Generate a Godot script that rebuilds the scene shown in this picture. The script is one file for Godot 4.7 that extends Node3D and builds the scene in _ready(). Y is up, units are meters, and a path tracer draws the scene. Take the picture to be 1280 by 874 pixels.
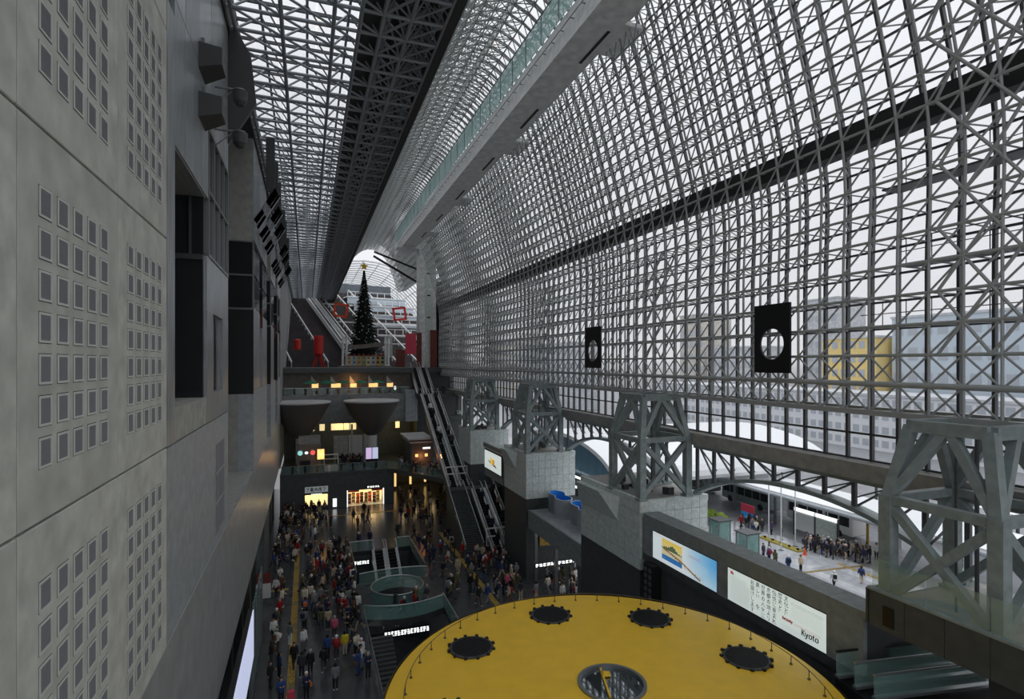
extends Node3D
# Station atrium seen along its length. x to the right, y up from the concourse floor, depth d runs along -z.

var M := {}
var used := {}
var rng := RandomNumberGenerator.new()
var unit_box: ArrayMesh
var unit_tube: ArrayMesh

func P(x: float, y: float, d: float) -> Vector3:
	return Vector3(x, y, -d)

# ---------------------------------------------------------------- mesh collector
class MB:
	var v := PackedVector3Array()
	var n := PackedVector3Array()
	func quad(a: Vector3, b: Vector3, c: Vector3, d: Vector3) -> void:
		# seen from the front a, b, c, d run clockwise
		var nn := (c - a).cross(b - a)
		if nn.length_squared() < 1e-14:
			nn = (d - a).cross(c - a)
		nn = nn.normalized()
		v.append_array(PackedVector3Array([a, b, c, a, c, d]))
		n.append_array(PackedVector3Array([nn, nn, nn, nn, nn, nn]))
	func tri(a: Vector3, b: Vector3, c: Vector3) -> void:
		var nn := (c - a).cross(b - a).normalized()
		v.append_array(PackedVector3Array([a, b, c]))
		n.append_array(PackedVector3Array([nn, nn, nn]))
	func tris(a: Vector3, b: Vector3, c: Vector3, na: Vector3, nb: Vector3, nc: Vector3) -> void:
		if (c - a).cross(b - a).dot(na + nb + nc) < 0.0:
			v.append_array(PackedVector3Array([a, c, b]))
			n.append_array(PackedVector3Array([na, nc, nb]))
		else:
			v.append_array(PackedVector3Array([a, b, c]))
			n.append_array(PackedVector3Array([na, nb, nc]))
	func hexa(p: Array) -> void:
		# p: four corners of the lower face, then four above them, both running the same way round
		var mid := Vector3.ZERO
		for q in p:
			mid += q / 8.0
		for f in [[0, 1, 2, 3], [4, 5, 6, 7], [0, 1, 5, 4], [1, 2, 6, 5], [2, 3, 7, 6], [3, 0, 4, 7]]:
			var a: Vector3 = p[f[0]]; var b: Vector3 = p[f[1]]; var c: Vector3 = p[f[2]]; var d: Vector3 = p[f[3]]
			if (c - a).cross(d - b).dot((a + c) * 0.5 - mid) > 0.0:
				quad(a, d, c, b)
			else:
				quad(a, b, c, d)
	func box(lo: Vector3, hi: Vector3) -> void:
		var a := Vector3(minf(lo.x, hi.x), minf(lo.y, hi.y), minf(lo.z, hi.z))
		var b := Vector3(maxf(lo.x, hi.x), maxf(lo.y, hi.y), maxf(lo.z, hi.z))
		hexa([a, Vector3(b.x, a.y, a.z), Vector3(b.x, a.y, b.z), Vector3(a.x, a.y, b.z),
			Vector3(a.x, b.y, a.z), Vector3(b.x, b.y, a.z), b, Vector3(a.x, b.y, b.z)])
	func bevel_box(lo: Vector3, hi: Vector3, e: float) -> void:
		# box with chamfered vertical and horizontal edges
		var a := Vector3(minf(lo.x, hi.x), minf(lo.y, hi.y), minf(lo.z, hi.z))
		var b := Vector3(maxf(lo.x, hi.x), maxf(lo.y, hi.y), maxf(lo.z, hi.z))
		var ring := func(y: float, i: float) -> Array:
			var k := e * 0.6
			return [Vector3(a.x + i + k, y, a.z + i), Vector3(b.x - i - k, y, a.z + i), Vector3(b.x - i, y, a.z + i + k), Vector3(b.x - i, y, b.z - i - k),
				Vector3(b.x - i - k, y, b.z - i), Vector3(a.x + i + k, y, b.z - i), Vector3(a.x + i, y, b.z - i - k), Vector3(a.x + i, y, a.z + i + k)]
		var rs := [ring.call(a.y, e), ring.call(a.y + e, 0.0), ring.call(b.y - e, 0.0), ring.call(b.y, e)]
		for k in 3:
			for i in 8:
				var j := (i + 1) % 8
				quad(rs[k][i], rs[k][j], rs[k + 1][j], rs[k + 1][i])
		for i in range(1, 7):
			tri(rs[3][0], rs[3][i], rs[3][i + 1])
			tri(rs[0][0], rs[0][i + 1], rs[0][i])
	func bar(a: Vector3, b: Vector3, w: float, h: float, hint := Vector3.UP) -> void:
		# rectangular bar from a to b; h is measured along hint
		var z := (b - a).normalized()
		var x := hint.cross(z)
		if x.length_squared() < 1e-4:
			x = Vector3.RIGHT.cross(z)
			if x.length_squared() < 1e-4:
				x = Vector3.BACK.cross(z)
		x = x.normalized()
		var y := z.cross(x)
		x *= w * 0.5; y *= h * 0.5
		hexa([a - x - y, a + x - y, a + x + y, a - x + y, b - x - y, b + x - y, b + x + y, b - x + y])
	func tube(a: Vector3, b: Vector3, r: float, k := 6, r2 := -1.0, caps := false) -> void:
		if r2 < 0.0: r2 = r
		var z := (b - a).normalized()
		var x := Vector3.UP.cross(z)
		if x.length_squared() < 1e-4: x = Vector3.RIGHT.cross(z)
		x = x.normalized()
		var y := z.cross(x)
		for i in k:
			var t0 := TAU * i / k; var t1 := TAU * (i + 1) / k
			var d0 := x * cos(t0) + y * sin(t0); var d1 := x * cos(t1) + y * sin(t1)
			var p0 := a + d0 * r; var p1 := a + d1 * r; var q0 := b + d0 * r2; var q1 := b + d1 * r2
			v.append_array(PackedVector3Array([p0, q0, q1, p0, q1, p1]))
			n.append_array(PackedVector3Array([d0, d0, d1, d0, d1, d1]))
			if caps:
				tri(a, p0, p1); tri(b, q1, q0)
	func path(ps: Array, r: float, k := 6) -> void:
		for i in ps.size() - 1:
			tube(ps[i], ps[i + 1], r, k, -1.0, i == 0 or i == ps.size() - 2)
	func lathe(c: Vector3, prof: Array, k := 24, smooth := true) -> void:
		# prof: Vector2(radius, height) from bottom to top, outer side
		for j in prof.size() - 1:
			var p: Vector2 = prof[j]; var q: Vector2 = prof[j + 1]
			var t := (q - p).normalized()
			for i in k:
				var t0 := TAU * i / k; var t1 := TAU * (i + 1) / k
				var e0 := Vector3(cos(t0), 0, sin(t0)); var e1 := Vector3(cos(t1), 0, sin(t1))
				var n0 := e0 * t.y - Vector3.UP * t.x; var n1 := e1 * t.y - Vector3.UP * t.x
				var a := c + e0 * p.x + Vector3.UP * p.y; var b := c + e1 * p.x + Vector3.UP * p.y
				var cc := c + e1 * q.x + Vector3.UP * q.y; var d := c + e0 * q.x + Vector3.UP * q.y
				if p.x > 1e-5: tris(a, b, cc, n0, n1, n1)
				if q.x > 1e-5: tris(a, cc, d, n0, n1, n0)
	func prism(poly: PackedVector2Array, y0: float, y1: float) -> void:
		# poly in (x, depth); extruded upwards
		var ix := Geometry2D.triangulate_polygon(poly)
		for i in range(0, ix.size(), 3):
			var a := poly[ix[i]]; var b := poly[ix[i + 1]]; var c := poly[ix[i + 2]]
			for y in [y0, y1]:
				var up := Vector3.UP if y == y1 else Vector3.DOWN
				tris(Vector3(a.x, y, -a.y), Vector3(b.x, y, -b.y), Vector3(c.x, y, -c.y), up, up, up)
		for i in poly.size():
			var a := poly[i]; var b := poly[(i + 1) % poly.size()]
			var e := (b - a).normalized()
			var nn := Vector3(e.y, 0, e.x)
			if Geometry2D.is_point_in_polygon((a + b) * 0.5 + Vector2(e.y, -e.x) * 0.001, poly): nn = -nn
			var q := [Vector3(a.x, y0, -a.y), Vector3(b.x, y0, -b.y), Vector3(b.x, y1, -b.y), Vector3(a.x, y1, -a.y)]
			tris(q[0], q[1], q[2], nn, nn, nn); tris(q[0], q[2], q[3], nn, nn, nn)
	func plate(pts: Array, t: Vector3) -> void:
		# flat convex plate through pts, thickened by t
		for i in range(1, pts.size() - 1):
			var nn := t.normalized()
			tris(pts[0] + t, pts[i] + t, pts[i + 1] + t, nn, nn, nn)
			tris(pts[0], pts[i], pts[i + 1], -nn, -nn, -nn)
		var mid := Vector3.ZERO
		for p in pts: mid += p / pts.size()
		for i in pts.size():
			var a: Vector3 = pts[i]; var b: Vector3 = pts[(i + 1) % pts.size()]
			var nn := (b - a).cross(t).normalized()
			if nn.dot((a + b) * 0.5 - mid) < 0.0: nn = -nn
			tris(a, b, b + t, nn, nn, nn); tris(a, b + t, a + t, nn, nn, nn)
	func mesh(m: Material) -> ArrayMesh:
		var o := ArrayMesh.new()
		var arr := []
		arr.resize(Mesh.ARRAY_MAX)
		arr[Mesh.ARRAY_VERTEX] = v; arr[Mesh.ARRAY_NORMAL] = n
		o.add_surface_from_arrays(Mesh.PRIMITIVE_TRIANGLES, arr)
		o.surface_set_material(0, m)
		return o

func numbered(called: String) -> String:
	if not used.has(called):
		used[called] = 0
		return called
	used[called] += 1
	return "%s_%03d" % [called, used[called]]

func meta(o: Node, label := "", category := "", group := "", kind := "") -> void:
	if label: o.set_meta("label", label)
	if category: o.set_meta("category", category)
	if group: o.set_meta("group", group)
	if kind: o.set_meta("kind", kind)

func thing(called: String, label: String, category: String, at := Vector3.ZERO, turn := 0.0, group := "") -> Node3D:
	var o := Node3D.new()
	o.name = numbered(called)
	add_child(o)
	o.position = at; o.rotation.y = turn
	meta(o, label, category, group)
	return o

func struct(called: String, label: String, category: String) -> Node3D:
	var o := thing(called, label, category)
	o.set_meta("kind", "structure")
	return o

func inst(called: String, mesh: Mesh, parent: Node = null, label := "", stuff := false) -> MeshInstance3D:
	var o := MeshInstance3D.new()
	o.mesh = mesh
	if parent == null:
		o.name = numbered(called)
		add_child(o)
	else:
		o.name = called
		parent.add_child(o, true)
	if label: o.set_meta("label", label)
	if stuff: o.set_meta("kind", "stuff")
	return o

func obj(called: String, b: MB, m: Material, parent: Node = null, label := "", stuff := false) -> MeshInstance3D:
	return inst(called, b.mesh(m), parent, label, stuff)

func one(called: String, b: MB, m: Material, label: String, category: String, group := "") -> MeshInstance3D:
	var o := obj(called, b, m)
	meta(o, label, category, group)
	return o

func bx(called: String, m: Material, parent: Node, lo: Vector3, hi: Vector3, label := "") -> MeshInstance3D:
	# a box part that shares the unit box
	var o := inst(called, unit_box, parent, label)
	o.material_override = m
	o.position = (lo + hi) * 0.5
	o.scale = (hi - lo).abs()
	return o

func member(called: String, m: Material, parent: Node, a: Vector3, b: Vector3, w: float, h: float, round_section := false, hint := Vector3.UP) -> MeshInstance3D:
	# one bar or tube of a frame, sharing the unit mesh
	var o := inst(called, unit_tube if round_section else unit_box, parent)
	o.material_override = m
	var z := (b - a).normalized()
	var x := hint.cross(z)
	if x.length_squared() < 1e-4: x = Vector3.RIGHT.cross(z)
	if x.length_squared() < 1e-4: x = Vector3.BACK.cross(z)
	x = x.normalized()
	var y := z.cross(x)
	o.transform = Transform3D(Basis(x * w, y * h, z * a.distance_to(b)), (a + b) * 0.5)
	return o

# ---------------------------------------------------------------- materials
func noise_image(freq: float, octaves: int, lo: float, hi: float, sx := 1.0, sy := 1.0, size := 256, sd := 1) -> ImageTexture:
	var f := FastNoiseLite.new()
	f.seed = sd; f.frequency = freq; f.fractal_octaves = octaves
	f.noise_type = FastNoiseLite.TYPE_SIMPLEX_SMOOTH
	var im := Image.create(size, size, false, Image.FORMAT_RGB8)
	for y in size:
		for x in size:
			# blend the borders so that the tile repeats without seams
			var u := float(x) / size; var w := float(y) / size
			var a := f.get_noise_2d(x * sx, y * sy); var b := f.get_noise_2d((x - size) * sx, y * sy)
			var c := f.get_noise_2d(x * sx, (y - size) * sy); var d := f.get_noise_2d((x - size) * sx, (y - size) * sy)
			var k := lerpf(lerpf(a, b, u), lerpf(c, d, u), w)
			var g := clampf(lerpf(lo, hi, clampf(k * 1.1 + 0.5, 0, 1)), 0, 1)
			im.set_pixel(x, y, Color(g, g, g))
	im.generate_mipmaps()
	return ImageTexture.create_from_image(im)

var T := {}

func mat(called: String, r: int, g: int, b: int, rough := 0.6, metal := 0.0, tex := "", scale := 0.25) -> StandardMaterial3D:
	var m := StandardMaterial3D.new()
	m.albedo_color = Color8(r, g, b)
	m.roughness = rough; m.metallic = metal
	if tex:
		m.albedo_texture = T[tex]
		m.uv1_triplanar = true; m.uv1_world_triplanar = true
		m.uv1_scale = Vector3.ONE * scale
	M[called] = m
	return m

func glow(called: String, r: int, g: int, b: int, e: float) -> StandardMaterial3D:
	var m := mat(called, r, g, b, 0.5)
	m.emission_enabled = true
	m.emission = Color8(r, g, b); m.emission_energy_multiplier = e
	return m

func pane(called: String, r: int, g: int, b: int, alpha: float) -> StandardMaterial3D:
	var m := mat(called, r, g, b, 0.03)
	m.transparency = BaseMaterial3D.TRANSPARENCY_ALPHA
	m.albedo_color.a = alpha
	m.cull_mode = BaseMaterial3D.CULL_DISABLED
	return m

func materials() -> void:
	T.grain = noise_image(0.09, 4, 0.8, 1.0, 1, 1, 256, 3)
	T.blotch = noise_image(0.02, 4, 0.86, 1.0, 1, 1, 256, 5)
	T.faint = noise_image(0.03, 3, 0.955, 1.0, 1, 1, 256, 15)
	T.streak = noise_image(0.05, 3, 0.78, 1.0, 1.6, 0.12, 256, 9)
	T.worn = noise_image(0.03, 5, 0.55, 1.0, 1, 1, 256, 11)
	mat("precast", 208, 210, 202, 0.8, 0.0, "blotch", 0.22)
	mat("precast_b", 203, 205, 197, 0.8, 0.0, "blotch", 0.19)
	mat("joint", 52, 53, 52, 0.9)
	mat("vent_frame", 204, 206, 201, 0.6)
	mat("vent_mesh", 148, 149, 155, 0.75, 0.0, "grain", 3.0)
	mat("clad", 182, 188, 192, 0.3, 0.3, "streak", 0.4)
	mat("clad_b", 172, 178, 182, 0.34, 0.25, "streak", 0.33)
	mat("blue_panel", 180, 187, 192, 0.45, 0.2, "blotch", 0.3)
	mat("fascia", 184, 187, 188, 0.32, 0.15, "blotch", 0.15)
	mat("dark_metal", 82, 85, 87, 0.45, 0.3, "grain", 0.8)
	mat("black_metal", 26, 27, 28, 0.5, 0.2)
	mat("void", 14, 14, 15, 0.9)
	mat("concrete", 176, 176, 170, 0.85, 0.0, "blotch", 0.3)
	mat("beam_concrete", 176, 175, 170, 0.85, 0.0, "blotch", 0.25)
	mat("tower", 158, 170, 170, 0.5, 0.15, "blotch", 0.35)
	mat("lattice", 180, 183, 182, 0.5, 0.15)
	mat("lattice_b", 172, 175, 175, 0.5, 0.15)
	mat("mullion", 92, 94, 96, 0.5, 0.2)
	mat("purlin", 60, 62, 62, 0.6, 0.1, "grain", 0.7)
	mat("roof_steel", 150, 156, 162, 0.5, 0.2)
	mat("roof_dark", 62, 63, 64, 0.8, 0.0, "grain", 0.5)
	mat("bridge_white", 248, 250, 250, 0.45, 0.0, "blotch", 0.2)
	mat("tile", 226, 235, 231, 0.4, 0.0, "blotch", 0.5)
	mat("tile_b", 218, 228, 224, 0.4, 0.0, "blotch", 0.4)
	mat("podium", 142, 150, 150, 0.55, 0.0, "blotch", 0.3)
	mat("podium_dark", 76, 81, 82, 0.5, 0.0, "blotch", 0.3)
	mat("floor", 74, 77, 80, 0.22, 0.0, "blotch", 0.15)
	mat("far_wall", 88, 95, 99, 0.5, 0.0, "blotch", 0.2)
	mat("slab", 84, 89, 90, 0.4, 0.1, "blotch", 0.2)
	mat("brown_wall", 128, 121, 114, 0.8, 0.0, "blotch", 0.2)
	mat("grey_wall", 158, 160, 160, 0.7, 0.0, "blotch", 0.2)
	mat("bowl", 104, 101, 98, 0.7, 0.0, "grain", 0.5)
	mat("bowl_rim", 206, 208, 208, 0.5)
	mat("tactile", 214, 176, 78, 0.6, 0.0, "worn", 0.5)
	mat("tactile_dull", 176, 154, 96, 0.6, 0.0, "worn", 0.5)
	mat("yellow", 255, 206, 44, 0.42, 0.0, "faint", 0.12)
	mat("rim_brown", 96, 84, 66, 0.5, 0.2)
	mat("steel", 188, 190, 192, 0.28, 0.85)
	mat("grey_steel", 130, 133, 135, 0.4, 0.6)
	mat("white", 226, 228, 228, 0.5)
	mat("white_canopy", 236, 238, 240, 0.45)
	mat("black", 18, 18, 19, 0.5)
	mat("rubber", 16, 16, 17, 0.55)
	mat("red", 200, 32, 26, 0.45)
	mat("orange", 232, 84, 30, 0.5)
	mat("brick", 150, 78, 66, 0.8, 0.0, "worn", 0.8)
	mat("pink", 214, 70, 92, 0.6)
	mat("green", 40, 124, 92, 0.7)
	mat("tree", 24, 42, 32, 0.8, 0.0, "worn", 1.2)
	mat("kerb", 206, 190, 84, 0.6, 0.0, "worn", 0.5)
	mat("hedge", 150, 176, 66, 0.85, 0.0, "worn", 1.5)
	mat("plaza", 196, 199, 204, 0.13, 0.0, "blotch", 0.12)
	mat("paver", 176, 179, 184, 0.22, 0.0, "blotch", 0.3)
	mat("asphalt", 150, 152, 156, 0.45, 0.0, "blotch", 0.1)
	mat("blue", 60, 168, 250, 0.5)
	mat("skin", 214, 168, 140, 0.6)
	pane("glass", 214, 228, 228, 0.03)
	pane("rail_glass", 150, 190, 184, 0.22)
	pane("green_glass", 130, 180, 172, 0.40)
	pane("bridge_glass", 206, 244, 241, 0.62)
	mat("dark_glass", 30, 34, 37, 0.06)
	mat("window_glass", 46, 50, 54, 0.05, 0.2)
	glow("lamp_white", 244, 248, 246, 1.1)
	glow("lamp_warm", 255, 206, 130, 1.0)
	glow("screen_blue", 206, 214, 244, 0.62)
	glow("shop_light", 250, 226, 170, 0.75)

func light(at: Vector3, colour: Color, energy: float, size := 0.6, spread := 30.0) -> void:
	var l := OmniLight3D.new()
	l.name = numbered("shop_lamp_light")
	l.light_color = colour; l.light_energy = energy; l.omni_range = spread
	l.omni_attenuation = 2.0; l.light_size = size; l.shadow_enabled = true
	add_child(l)
	l.position = at

func _ready() -> void:
	rng.seed = 7
	# ---- camera: level, looking to the right of the hall's axis; the lens is shifted up a little
	var cam := Camera3D.new()
	cam.name = "camera"
	cam.projection = Camera3D.PROJECTION_FRUSTUM
	cam.near = 0.1; cam.far = 2000.0
	cam.size = 0.1 * 874.0 / 700.0
	cam.frustum_offset = Vector2(0, 0.1 * 17.0 / 700.0)
	add_child(cam)
	cam.position = Vector3(0, 21, 0)
	cam.rotation.y = -atan(256.0 / 700.0)
	cam.current = true
	# ---- overcast sky
	var env := Environment.new()
	var sky := Sky.new()
	var sm := ProceduralSkyMaterial.new()
	sm.sky_top_color = Color(1.60, 1.62, 1.65); sm.sky_horizon_color = Color(0.885, 0.892, 0.91); sm.sky_curve = 4.0
	sm.ground_bottom_color = Color(0.55, 0.55, 0.56); sm.ground_horizon_color = Color(0.8, 0.805, 0.82)
	sm.sky_energy_multiplier = 1.0
	sky.sky_material = sm
	env.background_mode = Environment.BG_SKY
	env.sky = sky
	env.tonemap_mode = Environment.TONE_MAPPER_LINEAR
	env.tonemap_exposure = 1.08
	env.ambient_light_source = Environment.AMBIENT_SOURCE_SKY
	env.sdfgi_enabled = true; env.ssao_enabled = true; env.ssil_enabled = true
	var we := WorldEnvironment.new()
	we.name = "world_environment"
	we.environment = env
	add_child(we)
	# ---- the place
	materials()
	var ub := MB.new(); ub.box(Vector3.ONE * -0.5, Vector3.ONE * 0.5); unit_box = ub.mesh(null)
	var ut := MB.new(); ut.tube(Vector3(0, 0, -0.5), Vector3(0, 0, 0.5), 0.5, 8, -1.0, true); unit_tube = ut.mesh(null)
	build_lattice()
	build_ceiling()
	build_wall_left()
	build_bridge()
	build_towers()
	build_floor()
	build_far_end()
	build_outside()
	build_objects()
	build_people()

# ---------------------------------------------------------------- the lattice wall and vault on the right
const STEP := 1.225
const D_START := -10.9
const COLS := 92
const COLS_FAR := 121
var prof_in: Array = []
var prof_out: Array = []

func build_profiles() -> void:
	# upright up to the gutter beam, then leaning inwards, over the bridge and down to the flat roof
	var ctl := [Vector2(22.6, 18.9), Vector2(22.6, 25.0), Vector2(22.6, 30.4), Vector2(21.0, 36.6), Vector2(19.15, 42.3), Vector2(17.3, 46.2), Vector2(14.2, 48.0), Vector2(11.0, 46.6), Vector2(8.4, 42.6), Vector2(6.3, 37.3)]
	var line := PackedVector2Array()
	for k in ctl.size() - 1:
		var p0: Vector2 = ctl[maxi(k - 1, 0)]; var p3: Vector2 = ctl[mini(k + 2, ctl.size() - 1)]
		for i in 24:
			line.append(ctl[k].cubic_interpolate(ctl[k + 1], p0, p3, i / 24.0))
	line.append(ctl[-1])
	var total := 0.0
	for k in line.size() - 1: total += line[k].distance_to(line[k + 1])
	var n := int(round(total / STEP))
	var gone := 0.0; var want := 0.0
	for k in line.size() - 1:
		var l := line[k].distance_to(line[k + 1])
		while want <= gone + l + 1e-4 and prof_in.size() <= n:
			var q := line[k].lerp(line[k + 1], (want - gone) / maxf(l, 1e-6))
			var t := (line[mini(k + 4, line.size() - 1)] - line[maxi(k - 4, 0)]).normalized()
			prof_in.append(q); prof_out.append(q + Vector2(t.y, -t.x) * 1.8)
			want += total / n
		gone += l

func build_lattice() -> void:
	build_profiles()
	var w := struct("wall_right", "tall grey steel lattice wall and vault glazed towards the open sky", "wall")
	var rows := prof_in.size()
	var d_end := D_START + STEP * (COLS - 1)
	var nin := func(i: int, j: int) -> Vector3: return P(prof_in[i].x, prof_in[i].y, D_START + STEP * j)
	var nout := func(i: int, j: int) -> Vector3: return P(prof_out[i].x, prof_out[i].y, D_START + STEP * j)
	# longitudinal tubes, one part each
	var first := 0   # rows from here on run on past the pylon
	while prof_in[first].y < 37.0: first += 1
	for i in rows:
		var r := 0.125 if i != 1 else 0.24
		var last := COLS_FAR - 1 if i >= first else COLS - 1
		member("longitudinal_tube", M.lattice, w, nin.call(i, 0), nin.call(i, last), r, r, true)
		member("transom", M.mullion, w, nout.call(i, 0), nout.call(i, last), 0.07, 0.1)
	# ribs and mullions, one part per line
	for j in COLS_FAR:
		var a := MB.new(); var b := MB.new()
		for i in range(0 if j < COLS else first, rows - 1):
			a.tube(nin.call(i, j), nin.call(i + 1, j), 0.062, 6)
			b.bar(nout.call(i, j), nout.call(i + 1, j), 0.11, 0.2, Vector3.RIGHT)
		obj("rib_tube", a, M.lattice, w)
		obj("mullion", b, M.mullion, w)
	# diagonals and webs: the large ones one by one, the rest as one part
	var far_diag := MB.new(); var far_web := MB.new(); var far_pane := MB.new()
	var nd := 0; var nw := 0; var np := 0
	for j in COLS_FAR - 1:
		var d := D_START + STEP * j
		for i in range(0 if j < COLS - 1 else first, rows - 1):
			var pairs := [[nin.call(i + 1, j), nin.call(i, j + 1)]]
			if i < 2: pairs = [[nin.call(i, j), nin.call(i + 1, j + 1)], [nin.call(i + 1, j), nin.call(i, j + 1)]]
			for pr in pairs:
				if d > 10.5 and d < 21.5 and i < 26 and nd < 290:
					member("diagonal_brace", M.lattice_b, w, pr[0], pr[1], 0.085, 0.085, true); nd += 1
				else:
					far_diag.tube(pr[0], pr[1], 0.042, 5)
			var web1 := [nin.call(i, j), nout.call(i, j)]
			var web2 := [nin.call(i, j), nout.call(i, j + 1)]
			if d > 10.5 and d < 16.5 and i < 28 and nw < 290:
				member("web_strut", M.lattice_b, w, web1[0], web1[1], 0.07, 0.07, true)
				member("web_strut", M.lattice_b, w, web2[0], web2[1], 0.08, 0.08, true)
				nw += 2
			else:
				far_web.tube(web1[0], web1[1], 0.035, 4)
				far_web.tube(web2[0], web2[1], 0.04, 4)
			if i > 24:
				# extra struts added here to darken this half of the vault against the sky
				far_web.tube(nin.call(i + 1, j), nout.call(i, j), 0.04, 4)
				far_web.tube(nin.call(i, j + 1), nout.call(i, j), 0.04, 4)
				far_diag.tube(nin.call(i, j), nin.call(i + 1, j + 1), 0.04, 4)
				far_diag.tube(nout.call(i, j), nout.call(i + 1, j + 1), 0.04, 4)
			var q := [nout.call(i, j), nout.call(i, j + 1), nout.call(i + 1, j + 1), nout.call(i + 1, j)]
			var t: Vector3 = (q[1] - q[0]).cross(q[3] - q[0]).normalized() * 0.02
			if d > 10.5 and d < 23.0 and i < 26 and np < 290:
				var pm := MB.new()
				pm.plate(q, t)
				obj("glass_pane", pm, M.glass, w); np += 1
			else:
				far_pane.plate(q, t)
	obj("far_diagonal_bracing", far_diag, M.lattice_b, w, "", true)
	obj("far_web_bracing", far_web, M.lattice_b, w, "", true)
	obj("far_glazing", far_pane, M.glass, w, "", true)
	# heavier cross bracing in the frame lines above the towers
	for k in 5:
		var dt := 10.95 + 19.6 * k - 0.05
		for i in range(2, 22 if k == 0 else 8, 2):
			var f := func(ii: int, d: float) -> Vector3: return P(prof_in[ii].x, prof_in[ii].y, d)
			member("frame_brace", M.lattice, w, f.call(i, dt), f.call(i + 2, dt + 1.8), 0.125, 0.125, true)
			member("frame_brace", M.lattice, w, f.call(i + 2, dt), f.call(i, dt + 1.8), 0.125, 0.125, true)
			member("frame_brace", M.lattice, w, f.call(i, dt + 1.8), f.call(i + 2, dt + 3.6), 0.125, 0.125, true)
			member("frame_brace", M.lattice, w, f.call(i + 2, dt + 1.8), f.call(i, dt + 3.6), 0.125, 0.125, true)
	# dark box gutter half way up
	var g := MB.new()
	g.hexa([P(22.95, 30.6, D_START), P(23.7, 30.6, D_START), P(23.7, 30.6, d_end), P(22.95, 30.6, d_end),
		P(22.85, 31.7, D_START), P(23.6, 31.7, D_START), P(23.6, 31.7, d_end), P(22.85, 31.7, d_end)])
	obj("gutter_beam", g, M.purlin, w, "long dark box beam running along the lattice")
	# catwalks between the two layers
	for cw in [[28.4, 6.0, 17.0], [25.1, 4.0, 16.2], [22.6, 4.0, 18.0]]:
		var c := MB.new()
		c.box(P(23.0, cw[0] - 0.08, cw[1]), P(24.0, cw[0], cw[2]))
		var cat := obj("catwalk", c, M.mullion, w)
		var h := MB.new()
		h.tube(P(23.05, cw[0] + 1.0, cw[1]), P(23.05, cw[0] + 1.0, cw[2]), 0.025, 5)
		h.tube(P(23.05, cw[0] + 0.5, cw[1]), P(23.05, cw[0] + 0.5, cw[2]), 0.02, 5)
		var x: float = cw[1]
		while x < cw[2]:
			h.tube(P(23.05, cw[0], x), P(23.05, cw[0] + 1.0, x), 0.02, 5)
			x += 1.0
		obj("handrail", h, M.mullion, cat)
	var wk := MB.new()
	wk.box(P(22.9, 20.0, D_START), P(24.1, 20.12, d_end))
	obj("catwalk", wk, M.purlin, w)
	var gd := MB.new()
	gd.box(P(22.4, 18.78, D_START), P(22.8, 19.0, d_end))
	gd.box(P(24.2, 18.75, D_START), P(24.6, 19.0, d_end))
	obj("bottom_girder", gd, M.lattice_b, w)
	# lower glazing between the lattice and the concrete beam
	for j in COLS:
		var d := D_START + STEP * j
		member("mullion", M.mullion, w, P(24.4, 16.45, d), P(24.4, 18.9, d), 0.13, 0.18)
	for y in [16.5, 17.7]:
		member("transom", M.mullion, w, P(24.4, y, D_START), P(24.4, y, d_end), 0.1, 0.1)
	for j in COLS - 1:
		var d := D_START + STEP * j
		bx("glass_pane", M.glass, w, P(24.45, 16.5, d), P(24.47, 18.85, d + STEP))
	# concrete beam and the arched truss in each bay
	bx("edge_beam", M.beam_concrete, w, P(23.7, 15.65, D_START), P(25.0, 16.42, d_end))
	for k in range(-1, 5):
		build_arch(14.55 + 19.6 * k - 0.2, 30.55 + 19.6 * k + 0.2)
	# solid end of the lattice far away; behind the viewer the hall opens to the sky as it does at the far end
	var e := MB.new()
	e.box(P(22.35, 14.0, 100.9), P(24.8, 36.0, 102.4))
	obj("end_pier", e, M.void, w)

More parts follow.
